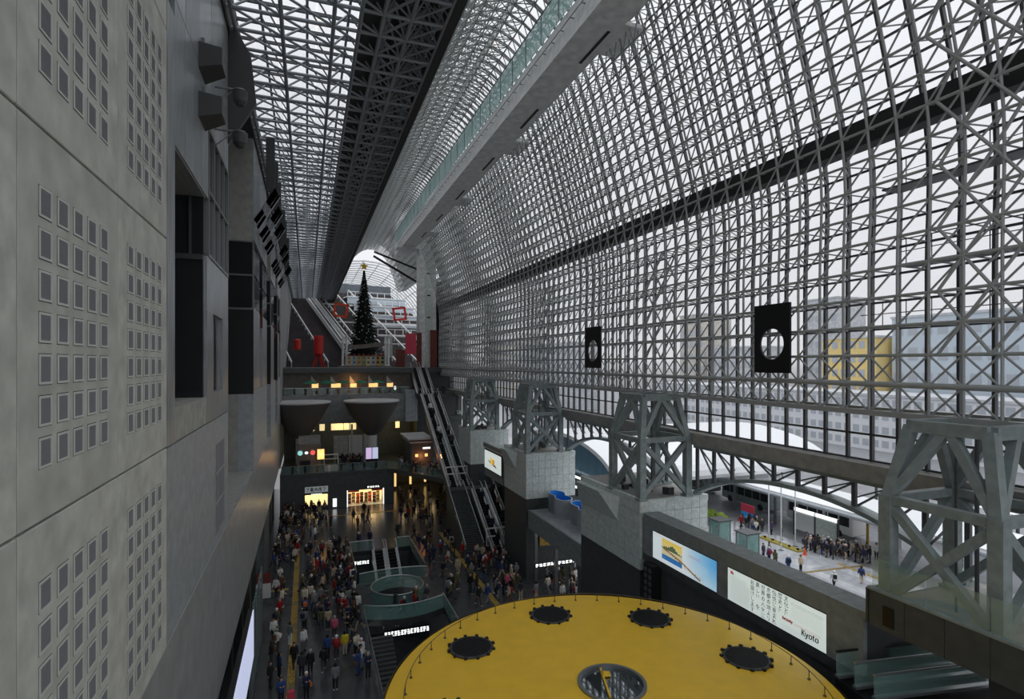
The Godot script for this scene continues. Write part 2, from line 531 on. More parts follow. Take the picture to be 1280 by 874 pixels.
func build_arch(d0: float, d1: float) -> void:
	var a := thing("arch_truss", "grey arched glazed truss between tower and tower, bay %d along the hall" % int(round((d0 + 60.0) / 19.6 - 2.0)), "arch", P(24.3, 12.3, (d0 + d1) * 0.5), 0.0, "arched trusses under the lattice wall")
	a.set_meta("label", {-5: "", 14: "grey arched glazed truss spanning above the two long light boards", 33: "grey arched glazed truss above the canopy with the two blue cups",
		53: "grey arched glazed truss behind the tiled block with the food picture", 73: "grey arched glazed truss farthest along the hall"}.get(int(floor(d0)), "grey arched glazed truss out of view"))
	if d0 < 10.0 and d0 > -10.0: a.set_meta("label", "grey arched glazed truss behind the big tower beside the escalator")
	if d0 < -10.0: a.set_meta("label", "grey arched glazed truss at the open end of the hall")
	if d0 > 90.0: a.set_meta("label", "grey arched glazed truss past the last tower beside the white pylon")
	var mid := (d0 + d1) * 0.5
	var half := (d1 - d0) * 0.5
	var o := a.position
	var arc := func(d: float) -> float: return 12.3 + 2.0 * (1.0 - pow(absf(d - mid) / half, 2.2))
	var seg := 24
	var rim := MB.new()
	for i in seg:
		var x0 := lerpf(d0, d1, float(i) / seg); var x1 := lerpf(d0, d1, float(i + 1) / seg)
		rim.hexa([P(24.0, arc.call(x0), x0) - o, P(24.7, arc.call(x0), x0) - o, P(24.7, arc.call(x1), x1) - o, P(24.0, arc.call(x1), x1) - o,
			P(24.0, arc.call(x0) + 0.22, x0) - o, P(24.7, arc.call(x0) + 0.22, x0) - o, P(24.7, arc.call(x1) + 0.22, x1) - o, P(24.0, arc.call(x1) + 0.22, x1) - o])
	obj("arch_rim", rim, M.tower, a)
	bx("top_chord", M.tower, a, P(24.05, 15.4, d0) - o, P(24.65, 15.66, d1) - o)
	var n := 10
	for i in n + 1:
		var x := lerpf(d0 + 0.1, d1 - 0.1, float(i) / n)
		member("post", M.mullion, a, P(24.3, arc.call(x) + 0.1, x) - o, P(24.3, 15.5, x) - o, 0.2, 0.16)
		if i < n:
			var x2 := lerpf(d0 + 0.1, d1 - 0.1, float(i + 1) / n)
			var up := x < mid
			var p0 := P(24.5, arc.call(x) + 0.2 if not up else 15.4, x) - o
			var p1 := P(24.5, 15.4 if not up else arc.call(x2) + 0.2, x2) - o
			member("brace", M.mullion, a, p0, p1, 0.09, 0.09)
			var q0 := P(24.5, lerpf(arc.call(x), 15.4, 0.45) if not up else 15.4, x) - o
			var q1 := P(24.5, 15.4 if not up else lerpf(arc.call(x2), 15.4, 0.45), x2) - o
			member("brace", M.mullion, a, q0, q1, 0.07, 0.07)
			var gp := MB.new()
			gp.plate([P(24.4, arc.call(x) + 0.2, x) - o, P(24.4, arc.call(x2) + 0.2, x2) - o, P(24.4, 15.4, x2) - o, P(24.4, 15.4, x) - o], Vector3(0.02, 0, 0))
			obj("glass_pane", gp, M.glass, a)

# ---------------------------------------------------------------- flat roof over the left part
func build_ceiling() -> void:
	var c := struct("ceiling", "flat roof with long skylight and dark steel space frame", "ceiling")
	var y := 37.4
	var d0 := -11.0; var d1 := 178.0
	# dark gutter and closed strip beside the skylight
	bx("gutter", M.roof_dark, c, P(2.5, y + 0.2, d0), P(3.0, y + 1.5, d1))
	bx("closed_roof", M.roof_dark, c, P(3.0, y + 1.9, d0), P(6.6, y + 2.1, d1))
	bx("edge_upstand", M.roof_dark, c, P(-4.6, y - 0.4, d0), P(-3.5, y + 2.0, d1))
	bx("vault_edge_beam", M.roof_dark, c, P(6.3, y - 0.2, d0), P(6.75, y + 0.9, d1))
	# skylight bars and glass above the space frame
	var bay := 1.8
	var nb := int((d1 - d0) / bay)
	var panes := MB.new(); var np := 0
	for j in nb:
		var d := d0 + bay * j
		member("skylight_bar", M.mullion, c, P(-3.6, y + 1.5, d), P(2.5, y + 1.5, d), 0.12, 0.16)
		for k in 3:
			var x0 := -3.6 + 6.1 * k / 3.0
			if d > 24.0 and d < 100.0 and np < 280:
				bx("glass_pane", M.glass, c, P(x0 + 0.04, y + 1.6, d + 0.05), P(x0 + 2.0, y + 1.62, d + bay - 0.05)); np += 1
			else:
				panes.box(P(x0 + 0.04, y + 1.6, d + 0.05), P(x0 + 2.0, y + 1.62, d + bay - 0.05))
	obj("far_skylight_glazing", panes, M.glass, c, "", true)
	for x in [-3.3, -1.15, 1.2, 2.4]:
		member("long_chord", M.roof_steel, c, P(x, y, d0), P(x, y, d1), 0.2, 0.2, true)
	for x in [-2.2, 0.0, 2.0, 4.0, 5.6]:
		member("upper_chord", M.roof_steel, c, P(x, y + 1.3, d0), P(x, y + 1.3, d1), 0.14, 0.14, true)
	for x in [3.4, 4.7, 6.3]:
		member("long_chord", M.roof_steel, c, P(x, y, d0), P(x, y, d1), 0.18, 0.18, true)
	var web := MB.new(); var diag := MB.new()
	var nd := 0
	var xs := [-3.3, -1.15, 1.2, 3.4, 4.7, 6.3]
	var ux := [-2.2, 0.0, 2.0, 4.0, 5.6]
	for j in nb:
		var d := d0 + bay * j
		member("cross_chord", M.roof_steel, c, P(-3.5, y, d), P(6.4, y, d), 0.19, 0.19, true)
		for k in 5:
			var a := P(xs[k], y, d); var b := P(xs[k + 1], y, d + bay)
			if k > 2: a = P(xs[k], y, d + bay); b = P(xs[k + 1], y, d)
			if d > 24.0 and d < 88.0 and k < 4 and nd < 290:
				member("diagonal_brace", M.roof_steel, c, a, b, 0.13, 0.13, true); nd += 1
			else:
				diag.tube(a, b, 0.055, 5)
			var u := P(ux[k], y + 1.3, d + bay * 0.5)
			for q in ([P(xs[k], y, d), P(xs[k + 1], y, d + bay)] if k < 3 else [P(xs[k], y, d), P(xs[k + 1], y, d), P(xs[k], y, d + bay), P(xs[k + 1], y, d + bay)]):
				web.tube(q, u, 0.06, 4)
	obj("far_diagonal_bracing", diag, M.roof_steel, c, "", true)
	obj("web_bracing", web, M.roof_steel, c, "", true)
	# left building's roof slab so that daylight enters only through the glass
	bx("roof_slab", M.roof_dark, c, P(-9.2, y + 1.7, d0), P(-3.6, y + 2.2, d1))
	# lighter sloping end where the roof meets the open terrace far away
	bx("end_beam", M.roof_dark, c, P(-4, y - 1.2, d1), P(7, y + 2, d1 + 0.6))

# ---------------------------------------------------------------- building on the left
func build_wall_left() -> void:
	var w := struct("wall_left", "pale precast and metal clad building front on the left of the hall", "wall")
	var X := -3.6
	# vents: one shared mesh, two materials
	var fr := MB.new(); var ms := MB.new()
	var vw := 0.42; var vh := 0.44
	fr.box(Vector3(0, 0, 0), Vector3(0.014, vh, 0.035)); fr.box(Vector3(0, 0, vw - 0.035), Vector3(0.014, vh, vw))
	fr.box(Vector3(0, 0, 0.035), Vector3(0.014, 0.035, vw - 0.035)); fr.box(Vector3(0, vh - 0.035, 0.035), Vector3(0.014, vh, vw - 0.035))
	ms.box(Vector3(-0.02, 0.035, 0.035), Vector3(0.003, vh - 0.035, vw - 0.035))
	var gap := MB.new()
	gap.box(Vector3(-0.02, -0.012, -0.012), Vector3(0.002, vh + 0.012, vw + 0.012))  # dark outline painted round each vent for the shadow edge of its recess
	for s in 9:
		ms.box(Vector3(0.002, 0.06 + s * 0.037, 0.04), Vector3(0.009, 0.078 + s * 0.037, vw - 0.04))
	var vent := fr.mesh(M.vent_frame)
	var arr := []
	arr.resize(Mesh.ARRAY_MAX)
	arr[Mesh.ARRAY_VERTEX] = ms.v; arr[Mesh.ARRAY_NORMAL] = ms.n
	vent.add_surface_from_arrays(Mesh.PRIMITIVE_TRIANGLES, arr)
	vent.surface_set_material(1, M.vent_mesh)
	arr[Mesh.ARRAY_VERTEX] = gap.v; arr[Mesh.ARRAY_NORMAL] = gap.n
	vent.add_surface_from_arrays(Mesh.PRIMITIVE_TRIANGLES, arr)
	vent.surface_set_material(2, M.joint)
	bx("backing", M.joint, w, P(X - 1.2, 7.0, -11.4), P(X - 0.2, 37.3, 17.6))
	var k := 0
	for col in range(-4, 2):
		var d := 9.2 + 4.2 * col
		for row in range(-1, 4):
			var y := 18.7 + 5.7 * row
			var pm := MB.new()
			pm.bevel_box(P(X - 0.2, y + 0.02, d + 0.02), P(X, minf(y + 5.68, 37.2), d + 4.18), 0.015)
			var p := obj("precast_panel", pm, M.precast if k % 3 else M.precast_b, w)
			k += 1
			if col < -1 or row == 3: continue
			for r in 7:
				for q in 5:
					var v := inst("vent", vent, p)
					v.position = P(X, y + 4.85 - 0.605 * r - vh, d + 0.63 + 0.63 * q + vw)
	# block one: metal cladding, deep dark opening, glazed bay (d 17.6 to 30.2)
	block(w, 17.6, 30.2)
	bx("edge_strip", M.clad_b, w, P(X - 0.3, 18.7, 17.62), P(X + 0.01, 31.0, 18.55))
	bx("reveal", M.concrete, w, P(-8.9, 18.7, 18.55), P(X - 0.02, 19.7, 24.1))
	bx("room_wall", M.concrete, w, P(-8.9, 18.7, 17.7), P(X - 0.3, 27.5, 18.5))
	bx("room_wall", M.concrete, w, P(-9.0, 19.7, 18.5), P(-8.8, 27.3, 24.1))
	bx("dark_sheet", M.window_glass, w, P(-8.8, 19.7, 23.9), P(X - 0.1, 24.9, 24.1))  # dark glossy sheet closing the far side of the opening
	bx("window_frame", M.dark_metal, w, P(-8.8, 24.9, 23.8), P(X - 0.1, 25.1, 24.1))
	bx("window_pane", M.window_glass, w, P(-8.8, 25.1, 23.95), P(X - 0.1, 27.3, 24.0))
	for z in [-0.5, -1.3]:
		bx("window_bar", M.dark_metal, w, P(X + z - 0.06, 25.1, 23.8), P(X + z, 27.3, 23.95))
	bx("soffit", M.clad_b, w, P(-8.8, 27.3, 18.5), P(X - 0.05, 27.5, 24.1))
	for rl in [20.3, 20.6]:
		member("inner_rail", M.grey_steel, w, P(X - 1.9, rl, 18.7), P(X - 1.9, rl, 23.8), 0.05, 0.05, true)
	for i in 8:
		var d := 18.6 + 1.45 * i
		bx("cladding_sheet", M.clad if i % 2 else M.clad_b, w, P(X - 0.25, 27.35 if d < 24.0 else 30.2, d), P(X + 0.005 * (i % 2), 31.6, d + 1.43))
	for i in 5:
		var d := 17.65 + 2.5 * i
		bx("cladding_sheet", M.clad_b if i % 2 else M.clad, w, P(X - 0.25, 31.64, d), P(X + 0.004 * (i % 2), 37.2, d + 2.47))
	# glazed bay
	for r in 2:
		for q in 4:
			bx("window_pane", M.window_glass, w, P(X - 0.12, 25.3 + 2.45 * r, 24.6 + 1.4 * q), P(X - 0.08, 27.7 + 2.45 * r, 25.92 + 1.4 * q))
	for q in 5:
		bx("window_bar", M.grey_steel, w, P(X - 0.2, 25.1, 24.5 + 1.4 * q), P(X + 0.02, 30.2, 24.62 + 1.4 * q))
	for y in [25.15, 27.65, 30.1]:
		bx("window_bar", M.grey_steel, w, P(X - 0.2, y, 24.5), P(X + 0.02, y + 0.12, 30.2))
	bx("cladding_sheet", M.clad, w, P(X - 0.25, 23.0, 24.1), P(X, 25.1, 30.2))
	bx("cladding_sheet", M.clad_b, w, P(X - 0.25, 18.7, 24.1), P(X, 23.0, 25.6))
	bx("slot_shade_sheet", M.window_glass, w, P(X - 0.5, 19.8, 25.6), P(X - 0.3, 23.0, 28.4))  # dark sheet set in for the shade inside the open slot
	bx("cladding_sheet", M.clad_b, w, P(X - 0.25, 18.7, 25.6), P(X, 19.8, 28.4))
	bx("cladding_sheet", M.clad, w, P(X - 0.25, 18.7, 28.4), P(X + 0.005, 23.0, 30.2))
	# lower smooth panels
	for i in 3:
		var d := 17.65 + 4.2 * i
		bx("smooth_panel", M.blue_panel, w, P(X - 0.25, 13.3, d), P(X, 18.66, d + 4.15))
	for r in 3:
		for q in 2:
			bx("louvre_window", M.vent_mesh, w, P(X - 0.02, 13.9 + 1.25 * r, 26.3 + 1.3 * q), P(X + 0.02, 15.05 + 1.25 * r, 27.45 + 1.3 * q))
			bx("window_bar", M.clad_b, w, P(X - 0.02, 13.8 + 1.25 * r, 26.2 + 1.3 * q), P(X + 0.03, 13.9 + 1.25 * r, 27.55 + 1.3 * q))
	# later blocks, each with its end face towards the viewer
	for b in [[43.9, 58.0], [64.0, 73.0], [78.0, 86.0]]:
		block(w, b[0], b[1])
		end_face(w, b[0], b[1])
	# recessed wall between the blocks
	bx("recess_wall", M.clad_b, w, P(-9.0, 7.0, 30.2), P(-8.6, 37.3, 86.0))
	# continuous fascia with its top ledge
	for i in 17:
		var d := -11.0 + 6.0 * i
		var f := MB.new()
		f.hexa([P(X - 1.6, 6.6, d + 0.01), P(X, 6.6, d + 0.01), P(X, 6.6, d + 5.99), P(X - 1.6, 6.6, d + 5.99),
			P(X - 1.6, 13.3, d + 0.01), P(X + 0.02, 13.3, d + 0.01), P(X + 0.02, 13.3, d + 5.99), P(X - 1.6, 13.3, d + 5.99)])
		obj("fascia_panel", f, M.fascia, w)
	bx("ledge", M.concrete, w, P(-8.9, 12.6, 30.2), P(X - 0.2, 13.36, 86.0))
	# shopfronts below the fascia
	bx("shopfront_wall", M.dark_glass, w, P(-5.6, 0, -11), P(-5.3, 6.7, 86.0))
	for i in 12:
		var d := 20.0 + 5.6 * i
		bx("shopfront_pier", M.podium_dark, w, P(-5.3, 0, d), P(-4.2, 6.6, d + 0.9))
	for i in 6:
		bx("shop_sign_box", [M.lamp_warm, M.lamp_white, M.orange][i % 3], w, P(-5.3, 2.9, 47.5 + 6.1 * i), P(-5.1, 3.6, 50.0 + 6.1 * i), "lit sign box over a shopfront")
	bx("green_panel", M.far_wall, w, P(-4.3, 0, 56.0), P(-3.7, 6.6, 63.0))
	# closed roof-high back of the building
	bx("rear_wall", M.void, w, P(-9.4, -0.2, -11.4), P(-9.0, 39.2, 178.0))
	for i in 9:
		bx("cladding_sheet", M.clad_b if i % 2 else M.grey_wall, w, P(-4.6, 20.3, 101.0 + 8.5 * i), P(-3.6, 37.2, 101.0 + 8.5 * i + 8.4))
	bx("end_return", M.grey_wall, w, P(-9.0, 6.0, 86.0), P(-3.6, 37.3, 101.0))

func block(w: Node3D, d0: float, d1: float) -> void:
	if d0 > 20.0:
		bx("block_core", M.clad_b, w, P(-9.0, 13.3, d0 + 0.1), P(-3.86, 37.3, d1))
	else:
		bx("block_core", M.clad_b, w, P(-9.0, 13.3, d0 + 0.1), P(-6.1, 18.7, d1))
		bx("block_core", M.clad_b, w, P(-9.0, 27.5, d0 + 0.1), P(-6.1, 37.3, d1))
		bx("block_core", M.clad_b, w, P(-9.0, 18.7, 24.1), P(-6.1, 27.5, d1))
	if d0 < 20.0: bx("block_core", M.clad_b, w, P(-6.1, 27.5, d0 + 0.1), P(-3.86, 37.3, d1))
	if d0 < 20.0: bx("block_core", M.clad_b, w, P(-6.1, 13.3, d0 + 0.1), P(-3.86, 18.7, d1))
	if d0 < 20.0: bx("block_core", M.clad_b, w, P(-6.1, 18.7, 24.1), P(-4.1, 27.5, d1))
	if d0 < 20.0: return
	var X := -3.6
	var n := int((d1 - d0) / 2.4)
	var s := (d1 - d0) / n
	for i in n:
		var a := d0 + s * i
		bx("cladding_sheet", M.clad_b if i % 2 else M.clad, w, P(X - 0.25, 29.9, a), P(X, 37.2, a + s - 0.03))
		bx("smooth_panel", M.blue_panel, w, P(X - 0.25, 13.3, a), P(X, 19.0, a + s - 0.03))
		if i % 3 == 2:
			bx("slot_shade_sheet", M.window_glass, w, P(X - 0.3, 19.9, a), P(X - 0.2, 28.4, a + s - 0.5))  # the slot's inner shade, given as a dark glossy sheet
			bx("sign_strip", M.brick, w, P(X - 0.1, 24.0, a + s - 0.5), P(X + 0.02, 25.6, a + s - 0.05))
		else:
			bx("cladding_sheet", M.clad if i % 2 else M.clad_b, w, P(X - 0.25, 19.03, a), P(X, 25.0, a + s - 0.03))
			for r in 2:
				bx("window_pane", M.window_glass, w, P(X - 0.25, 25.05 + 2.4 * r, a + 0.05), P(X - 0.02, 27.3 + 2.4 * r, a + s - 0.1))

func end_face(w: Node3D, d0: float, d1: float) -> void:
	var X := -3.6
	# face towards the viewer: concrete sheets, a two by two window, a dark band, a pale sheet
	for q in 2:
		bx("face_panel", M.concrete if q == 0 else M.grey_wall, w, P(X - 1.8 - 1.8 * q, 29.7, d0 - 0.1), P(X - 1.8 * q - 0.03, 37.2, d0 + 0.1))
		for r in 2:
			bx("window_pane", M.window_glass, w, P(X - 1.72 - 1.8 * q, 24.95 + 2.4 * r, d0 - 0.06), P(X - 1.8 * q - 0.1, 27.2 + 2.4 * r, d0 + 0.1))
	for q in 3:
		bx("window_bar", M.grey_steel, w, P(X - 1.8 * q - 0.06, 24.8, d0 - 0.12), P(X - 1.8 * q + 0.03, 29.7, d0 + 0.05))
	for y in [24.8, 27.2, 29.6]:
		bx("window_bar", M.grey_steel, w, P(X - 3.6, y, d0 - 0.12), P(X, y + 0.1, d0 + 0.05))
	bx("dark_band", M.black_metal, w, P(X - 3.6, 18.8, d0 - 0.08), P(X, 24.8, d0 + 0.1))
	bx("face_panel", M.blue_panel, w, P(X - 1.0, 13.36, d0 - 0.08), P(X, 18.8, d0 + 0.1))
	bx("face_panel", M.concrete, w, P(X - 3.6, 13.36, d0 - 0.06), P(X - 1.0, 18.8, d0 + 0.1))

# ---------------------------------------------------------------- walkway bridge under the vault
func build_bridge() -> void:
	var b := thing("sky_bridge", "long white walkway bridge with glass sides hung under the vault", "bridge", P(17.3, 42, 50))
	var o := b.position
	var y := 42.0; var x0 := 16.1; var x1 := 18.5; var d0 := -11.0; var d1 := 111.0
	bx("soffit", M.bridge_white, b, P(x0 + 0.3, y + 0.03, d0) - o, P(x1, y + 0.35, d1) - o)
	bx("deck", M.bridge_white, b, P(x0 + 0.3, y + 0.35, d0) - o, P(x1 + 0.3, y + 0.6, d1) - o)
	bx("far_side", M.bridge_white, b, P(x1, y + 0.35, d0) - o, P(x1 + 0.3, y + 2.0, d1) - o)
	for i in 20:
		var a := d0 + 6.1 * i
		var s := MB.new()
		s.hexa([P(x0 - 0.1, y, a) - o, P(x0 + 0.3, y, a) - o, P(x0 + 0.3, y, a + 6.07) - o, P(x0 - 0.1, y, a + 6.07) - o,
			P(x0 + 0.12, y + 2.3, a) - o, P(x0 + 0.3, y + 2.3, a) - o, P(x0 + 0.3, y + 2.3, a + 6.07) - o, P(x0 + 0.12, y + 2.3, a + 6.07) - o])
		obj("side_panel", s, M.bridge_white, b)
		for k in 4:
			var e := a + 0.8 + 1.5 * k
			member("bracket", M.grey_steel, b, P(x0 - 0.2, y + 1.2, e) - o, P(x0 + 0.12, y + 1.2, e) - o, 0.07, 0.07, true)
	member("rail_tube", M.grey_steel, b, P(x0 - 0.22, y + 1.25, d0) - o, P(x0 - 0.22, y + 1.25, d1) - o, 0.06, 0.06, true)
	for i in 40:
		var a := d0 + 3.05 * i
		bx("glass_pane", M.bridge_glass, b, P(x0, y + 2.3, a) - o, P(x0 + 0.03, y + 4.4, a + 3.0) - o)
		bx("glazing_post", M.grey_steel, b, P(x0 - 0.03, y + 2.3, a) - o, P(x0 + 0.05, y + 4.5, a + 0.06) - o)
	member("top_rail", M.grey_steel, b, P(x0, y + 4.5, d0) - o, P(x0, y + 4.5, d1) - o, 0.1, 0.1, true)
	for i in 9:
		bx("soffit_slot", M.black, b, P(x0 + 1.75, y - 0.02, 8.0 + 11.6 * i) - o, P(x0 + 1.95, y + 0.02, 12.0 + 11.6 * i) - o)
	# gussets that tie the bridge to the vault
	for i in 5:
		var a := 10.9 + 19.6 * i
		bx("gusset", M.bridge_white, b, P(x1, y + 0.2, a) - o, P(x1 + 1.7, y + 0.45, a + 3.6) - o)
		for k in 4:
			member("hanger", M.grey_steel, b, P(x1 + 1.3, y + 0.3, a + 0.3 + k) - o, P(x1 + 1.3, y - 1.6, a + 0.3 + k) - o, 0.07, 0.07, true)

# ---------------------------------------------------------------- lattice towers and the blocks they stand on
func build_towers() -> void:
	var labels := ["big grey steel tower beside the dark escalator, its feet behind the glass railing",
		"grey steel tower on the tiled block beside the bridge picture light board",
		"grey steel tower on the tiled block with the food picture",
		"smaller-looking grey steel tower beside the top of the long escalators",
		"grey steel tower hidden past the escalators near the white pylon"]
	for k in 4:
		var d0 := 10.95 + 19.6 * k
		var t := thing("steel_tower", labels[k], "tower", P(21.7, 12.3, d0 + 1.8), 0.0, "steel towers that carry the lattice wall")
		var s := 1.75; var yb := 0.0; var ym := 3.75; var yt := 6.45; var st := 1.25
		var W := 0.44
		var cb := [Vector3(-s, yb, s), Vector3(s, yb, s), Vector3(s, yb, -s), Vector3(-s, yb, -s)]
		var cm := [Vector3(-s, ym, s), Vector3(s, ym, s), Vector3(s, ym, -s), Vector3(-s, ym, -s)]
		var ct := [Vector3(-st, yt, st), Vector3(st, yt, st), Vector3(st, yt, -st), Vector3(-st, yt, -st)]
		for i in 4:
			var j := (i + 1) % 4
			var out: Vector3 = (cb[i] + cb[j]) * 0.5; out.y = 0; out = out.normalized()
			member("leg", M.tower, t, cb[i], cm[i] + Vector3(0, 0.15, 0), W, W, false, Vector3.RIGHT)
			member("ring_beam", M.tower, t, cm[i], cm[j], 0.31, 0.31)
			var cross := MB.new()
			cross.bar(cb[i] + Vector3(0, 0.15, 0), cm[j] - Vector3(0, 0.1, 0), 0.29, 0.29, out)
			obj("cross_brace", cross, M.tower, t)
			cross = MB.new()
			cross.bar(cb[j] + Vector3(0, 0.15, 0), cm[i] - Vector3(0, 0.1, 0), 0.292, 0.292, out)
			obj("cross_brace", cross, M.tower, t)
			# upper part: leaning corner legs and two braces that meet in the middle of the top
			member("upper_leg", M.tower, t, cm[i], ct[i], 0.36, 0.36, false, Vector3.RIGHT)
			var tm: Vector3 = (ct[i] + ct[j]) * 0.5
			member("upper_brace", M.tower, t, cm[i], tm, 0.28, 0.28, false, out)
			member("upper_brace", M.tower, t, cm[j], tm, 0.282, 0.282, false, out)
			member("top_beam", M.tower, t, ct[i], ct[j], 0.4, 0.42)
			var ft := MB.new()
			ft.bevel_box(cb[i] - Vector3(0.32, 0.02, 0.32), cb[i] + Vector3(0.32, 0.14, 0.32), 0.03)
			obj("foot_plate", ft, M.tower, t)
		member("tie_rod", M.mullion, t, Vector3(0.2, 0, 0), Vector3(0.2, yt, 0), 0.14, 0.14, true)
		member("tie_rod", M.mullion, t, Vector3(-0.4, 0, -0.3), Vector3(-0.4, yt, -0.3), 0.09, 0.09, true)
	# tiled blocks below towers two, three and four
	var bl := ["pale tiled block under the tower beside the light boards", "pale tiled block with a lit food picture on its side", "pale tiled block at the foot of the long escalators"]
	for k in 3:
		var d0 := 30.45 + 19.6 * k
		var b := thing("tower_plinth", bl[k], "plinth", P(20.0, 0, d0), 0.0, "blocks under the steel towers")
		var o := b.position
		var x0 := 19.75; var x1 := 25.0
		var low := 7.9
		var dd: float = [8.2, 6.4, 6.0][k]
		bx("core", M.tile_b, b, P(x0 + 0.06, low, d0 + 0.06) - o, P(x1, 11.9, d0 + dd) - o)
		bx("base", M.podium_dark, b, P(x0 + 0.05, 0, d0 + 0.1) - o, P(x1, low, d0 + dd) - o)
		# tiles on the face towards the viewer and on the side towards the hall
		for r in 6:
			for q in 8:
				bx("tile", M.tile if (r * 7 + q * 3) % 4 else M.tile_b, b, P(x0 + 0.65 * q + 0.012, low + 0.72 * r + 0.012, d0 - 0.02) - o, P(x0 + 0.65 * q + 0.638, low + 0.72 * r + 0.71, d0 + 0.08) - o)
		for r in 6:
			for q in 9:
				if 0.9 * q + 0.9 > dd: continue
				bx("side_tile", M.tile_b, b, P(x0 - 0.02, low + 0.72 * r + 0.012, d0 + 0.9 * q + 0.012) - o, P(x0 + 0.08, low + 0.72 * r + 0.71, d0 + 0.9 * q + 0.888) - o)
		# parapet trough on top
		bx("parapet", M.tile_b, b, P(x0, 11.9, d0) - o, P(x0 + 0.25, 12.35, d0 + dd) - o)
		bx("parapet", M.tile_b, b, P(x0 + 0.25, 11.9, d0) - o, P(x1, 12.3, d0 + 0.25) - o)
		bx("roof_floor", M.beam_concrete, b, P(x0 + 0.25, 11.9, d0 + 0.25) - o, P(x1, 12.28, d0 + dd) - o)
		if k < 2:
			# projecting sloped corner towards the hall
			var c := MB.new()
			c.hexa([P(x0, 10.2, d0 + 2.4) - o, P(x0, 10.2, d0 + dd - 0.2) - o, P(x0 + 0.1, 10.2, d0 + dd - 0.2) - o, P(x0 + 0.1, 10.2, d0 + 2.4) - o,
				P(x0 - 0.55, 12.0, d0 + 4.4) - o, P(x0 - 0.55, 12.0, d0 + dd - 0.2) - o, P(x0 + 0.2, 12.0, d0 + dd - 0.2) - o, P(x0 + 0.2, 12.0, d0 + 1.6) - o])
			obj("sloped_corner", c, M.tile_b, b)
		var clutter := MB.new()
		for q in 9:
			var cx := rng.randf_range(20.4, 22.9); var cd := d0 + rng.randf_range(0.6, dd - 0.8)
			clutter.box(P(cx, 12.28, cd) - o, P(cx + rng.randf_range(0.2, 0.6), 12.28 + rng.randf_range(0.15, 0.5), cd + rng.randf_range(0.2, 0.5)) - o)
		obj("roof_equipment", clutter, M.dark_metal, b, "small dark equipment boxes between the tower feet", true)
	# low terrace under the nearest tower with its wall and glass railing
	var n := thing("terrace_block", "dark panelled terrace block under the big tower, with glass railing", "plinth", P(20, 0, 9))
	var o := n.position
	bx("slab", M.podium_dark, n, P(19.5, 11.4, -11) - o, P(25, 12.25, 14.9) - o)
	bx("rear_pier", M.podium_dark, n, P(21.2, 0, -11) - o, P(25, 11.4, 12.0) - o)
	bx("deck", M.beam_concrete, n, P(19.7, 12.25, -11) - o, P(25, 12.3, 14.7) - o)
	for i in 10:
		bx("facing_panel", M.podium_dark, n, P(19.42, 11.4, 14.86 - 1.3 * (i + 1)) - o, P(19.5, 12.7, 14.84 - 1.3 * i) - o)
	bx("end_panel", M.dark_metal, n, P(19.45, 11.4, 14.9) - o, P(21.5, 12.7, 15.0) - o)
	bx("coping", M.tower, n, P(19.4, 12.7, 1.0) - o, P(19.6, 12.8, 14.9) - o)
	for i in 6:
		bx("glass_pane", M.rail_glass, n, P(19.46, 12.8, 14.8 - 1.9 * (i + 1)) - o, P(19.49, 13.9, 14.75 - 1.9 * i) - o)
	bx("intercom", M.black, n, P(19.38, 11.6, 13.9) - o, P(19.44, 12.3, 14.3) - o)

# ---------------------------------------------------------------- floors
func glass_run(parent: Node3D, o: Vector3, pts: Array, y: float, h: float, gm: Material, rm: Material, rr := 0.05) -> void:
	# glass railing along a line of (x, depth) points: one pane per piece and one rail
	var rail := MB.new()
	for i in pts.size() - 1:
		var a: Vector2 = pts[i]; var b: Vector2 = pts[i + 1]
		var n := maxi(1, int(round(a.distance_to(b) / 1.6)))
		for k in n:
			var p := a.lerp(b, float(k) / n + 0.01); var q := a.lerp(b, float(k + 1) / n - 0.01)
			var g := MB.new()
			g.bar(P(p.x, y + h * 0.5, p.y) - o, P(q.x, y + h * 0.5, q.y) - o, 0.025, h)
			obj("glass_pane", g, gm, parent)
		rail.tube(P(a.x, y + h + 0.02, a.y) - o, P(b.x, y + h + 0.02, b.y) - o, rr, 8, -1.0, true)
	obj("handrail", rail, rm, parent)

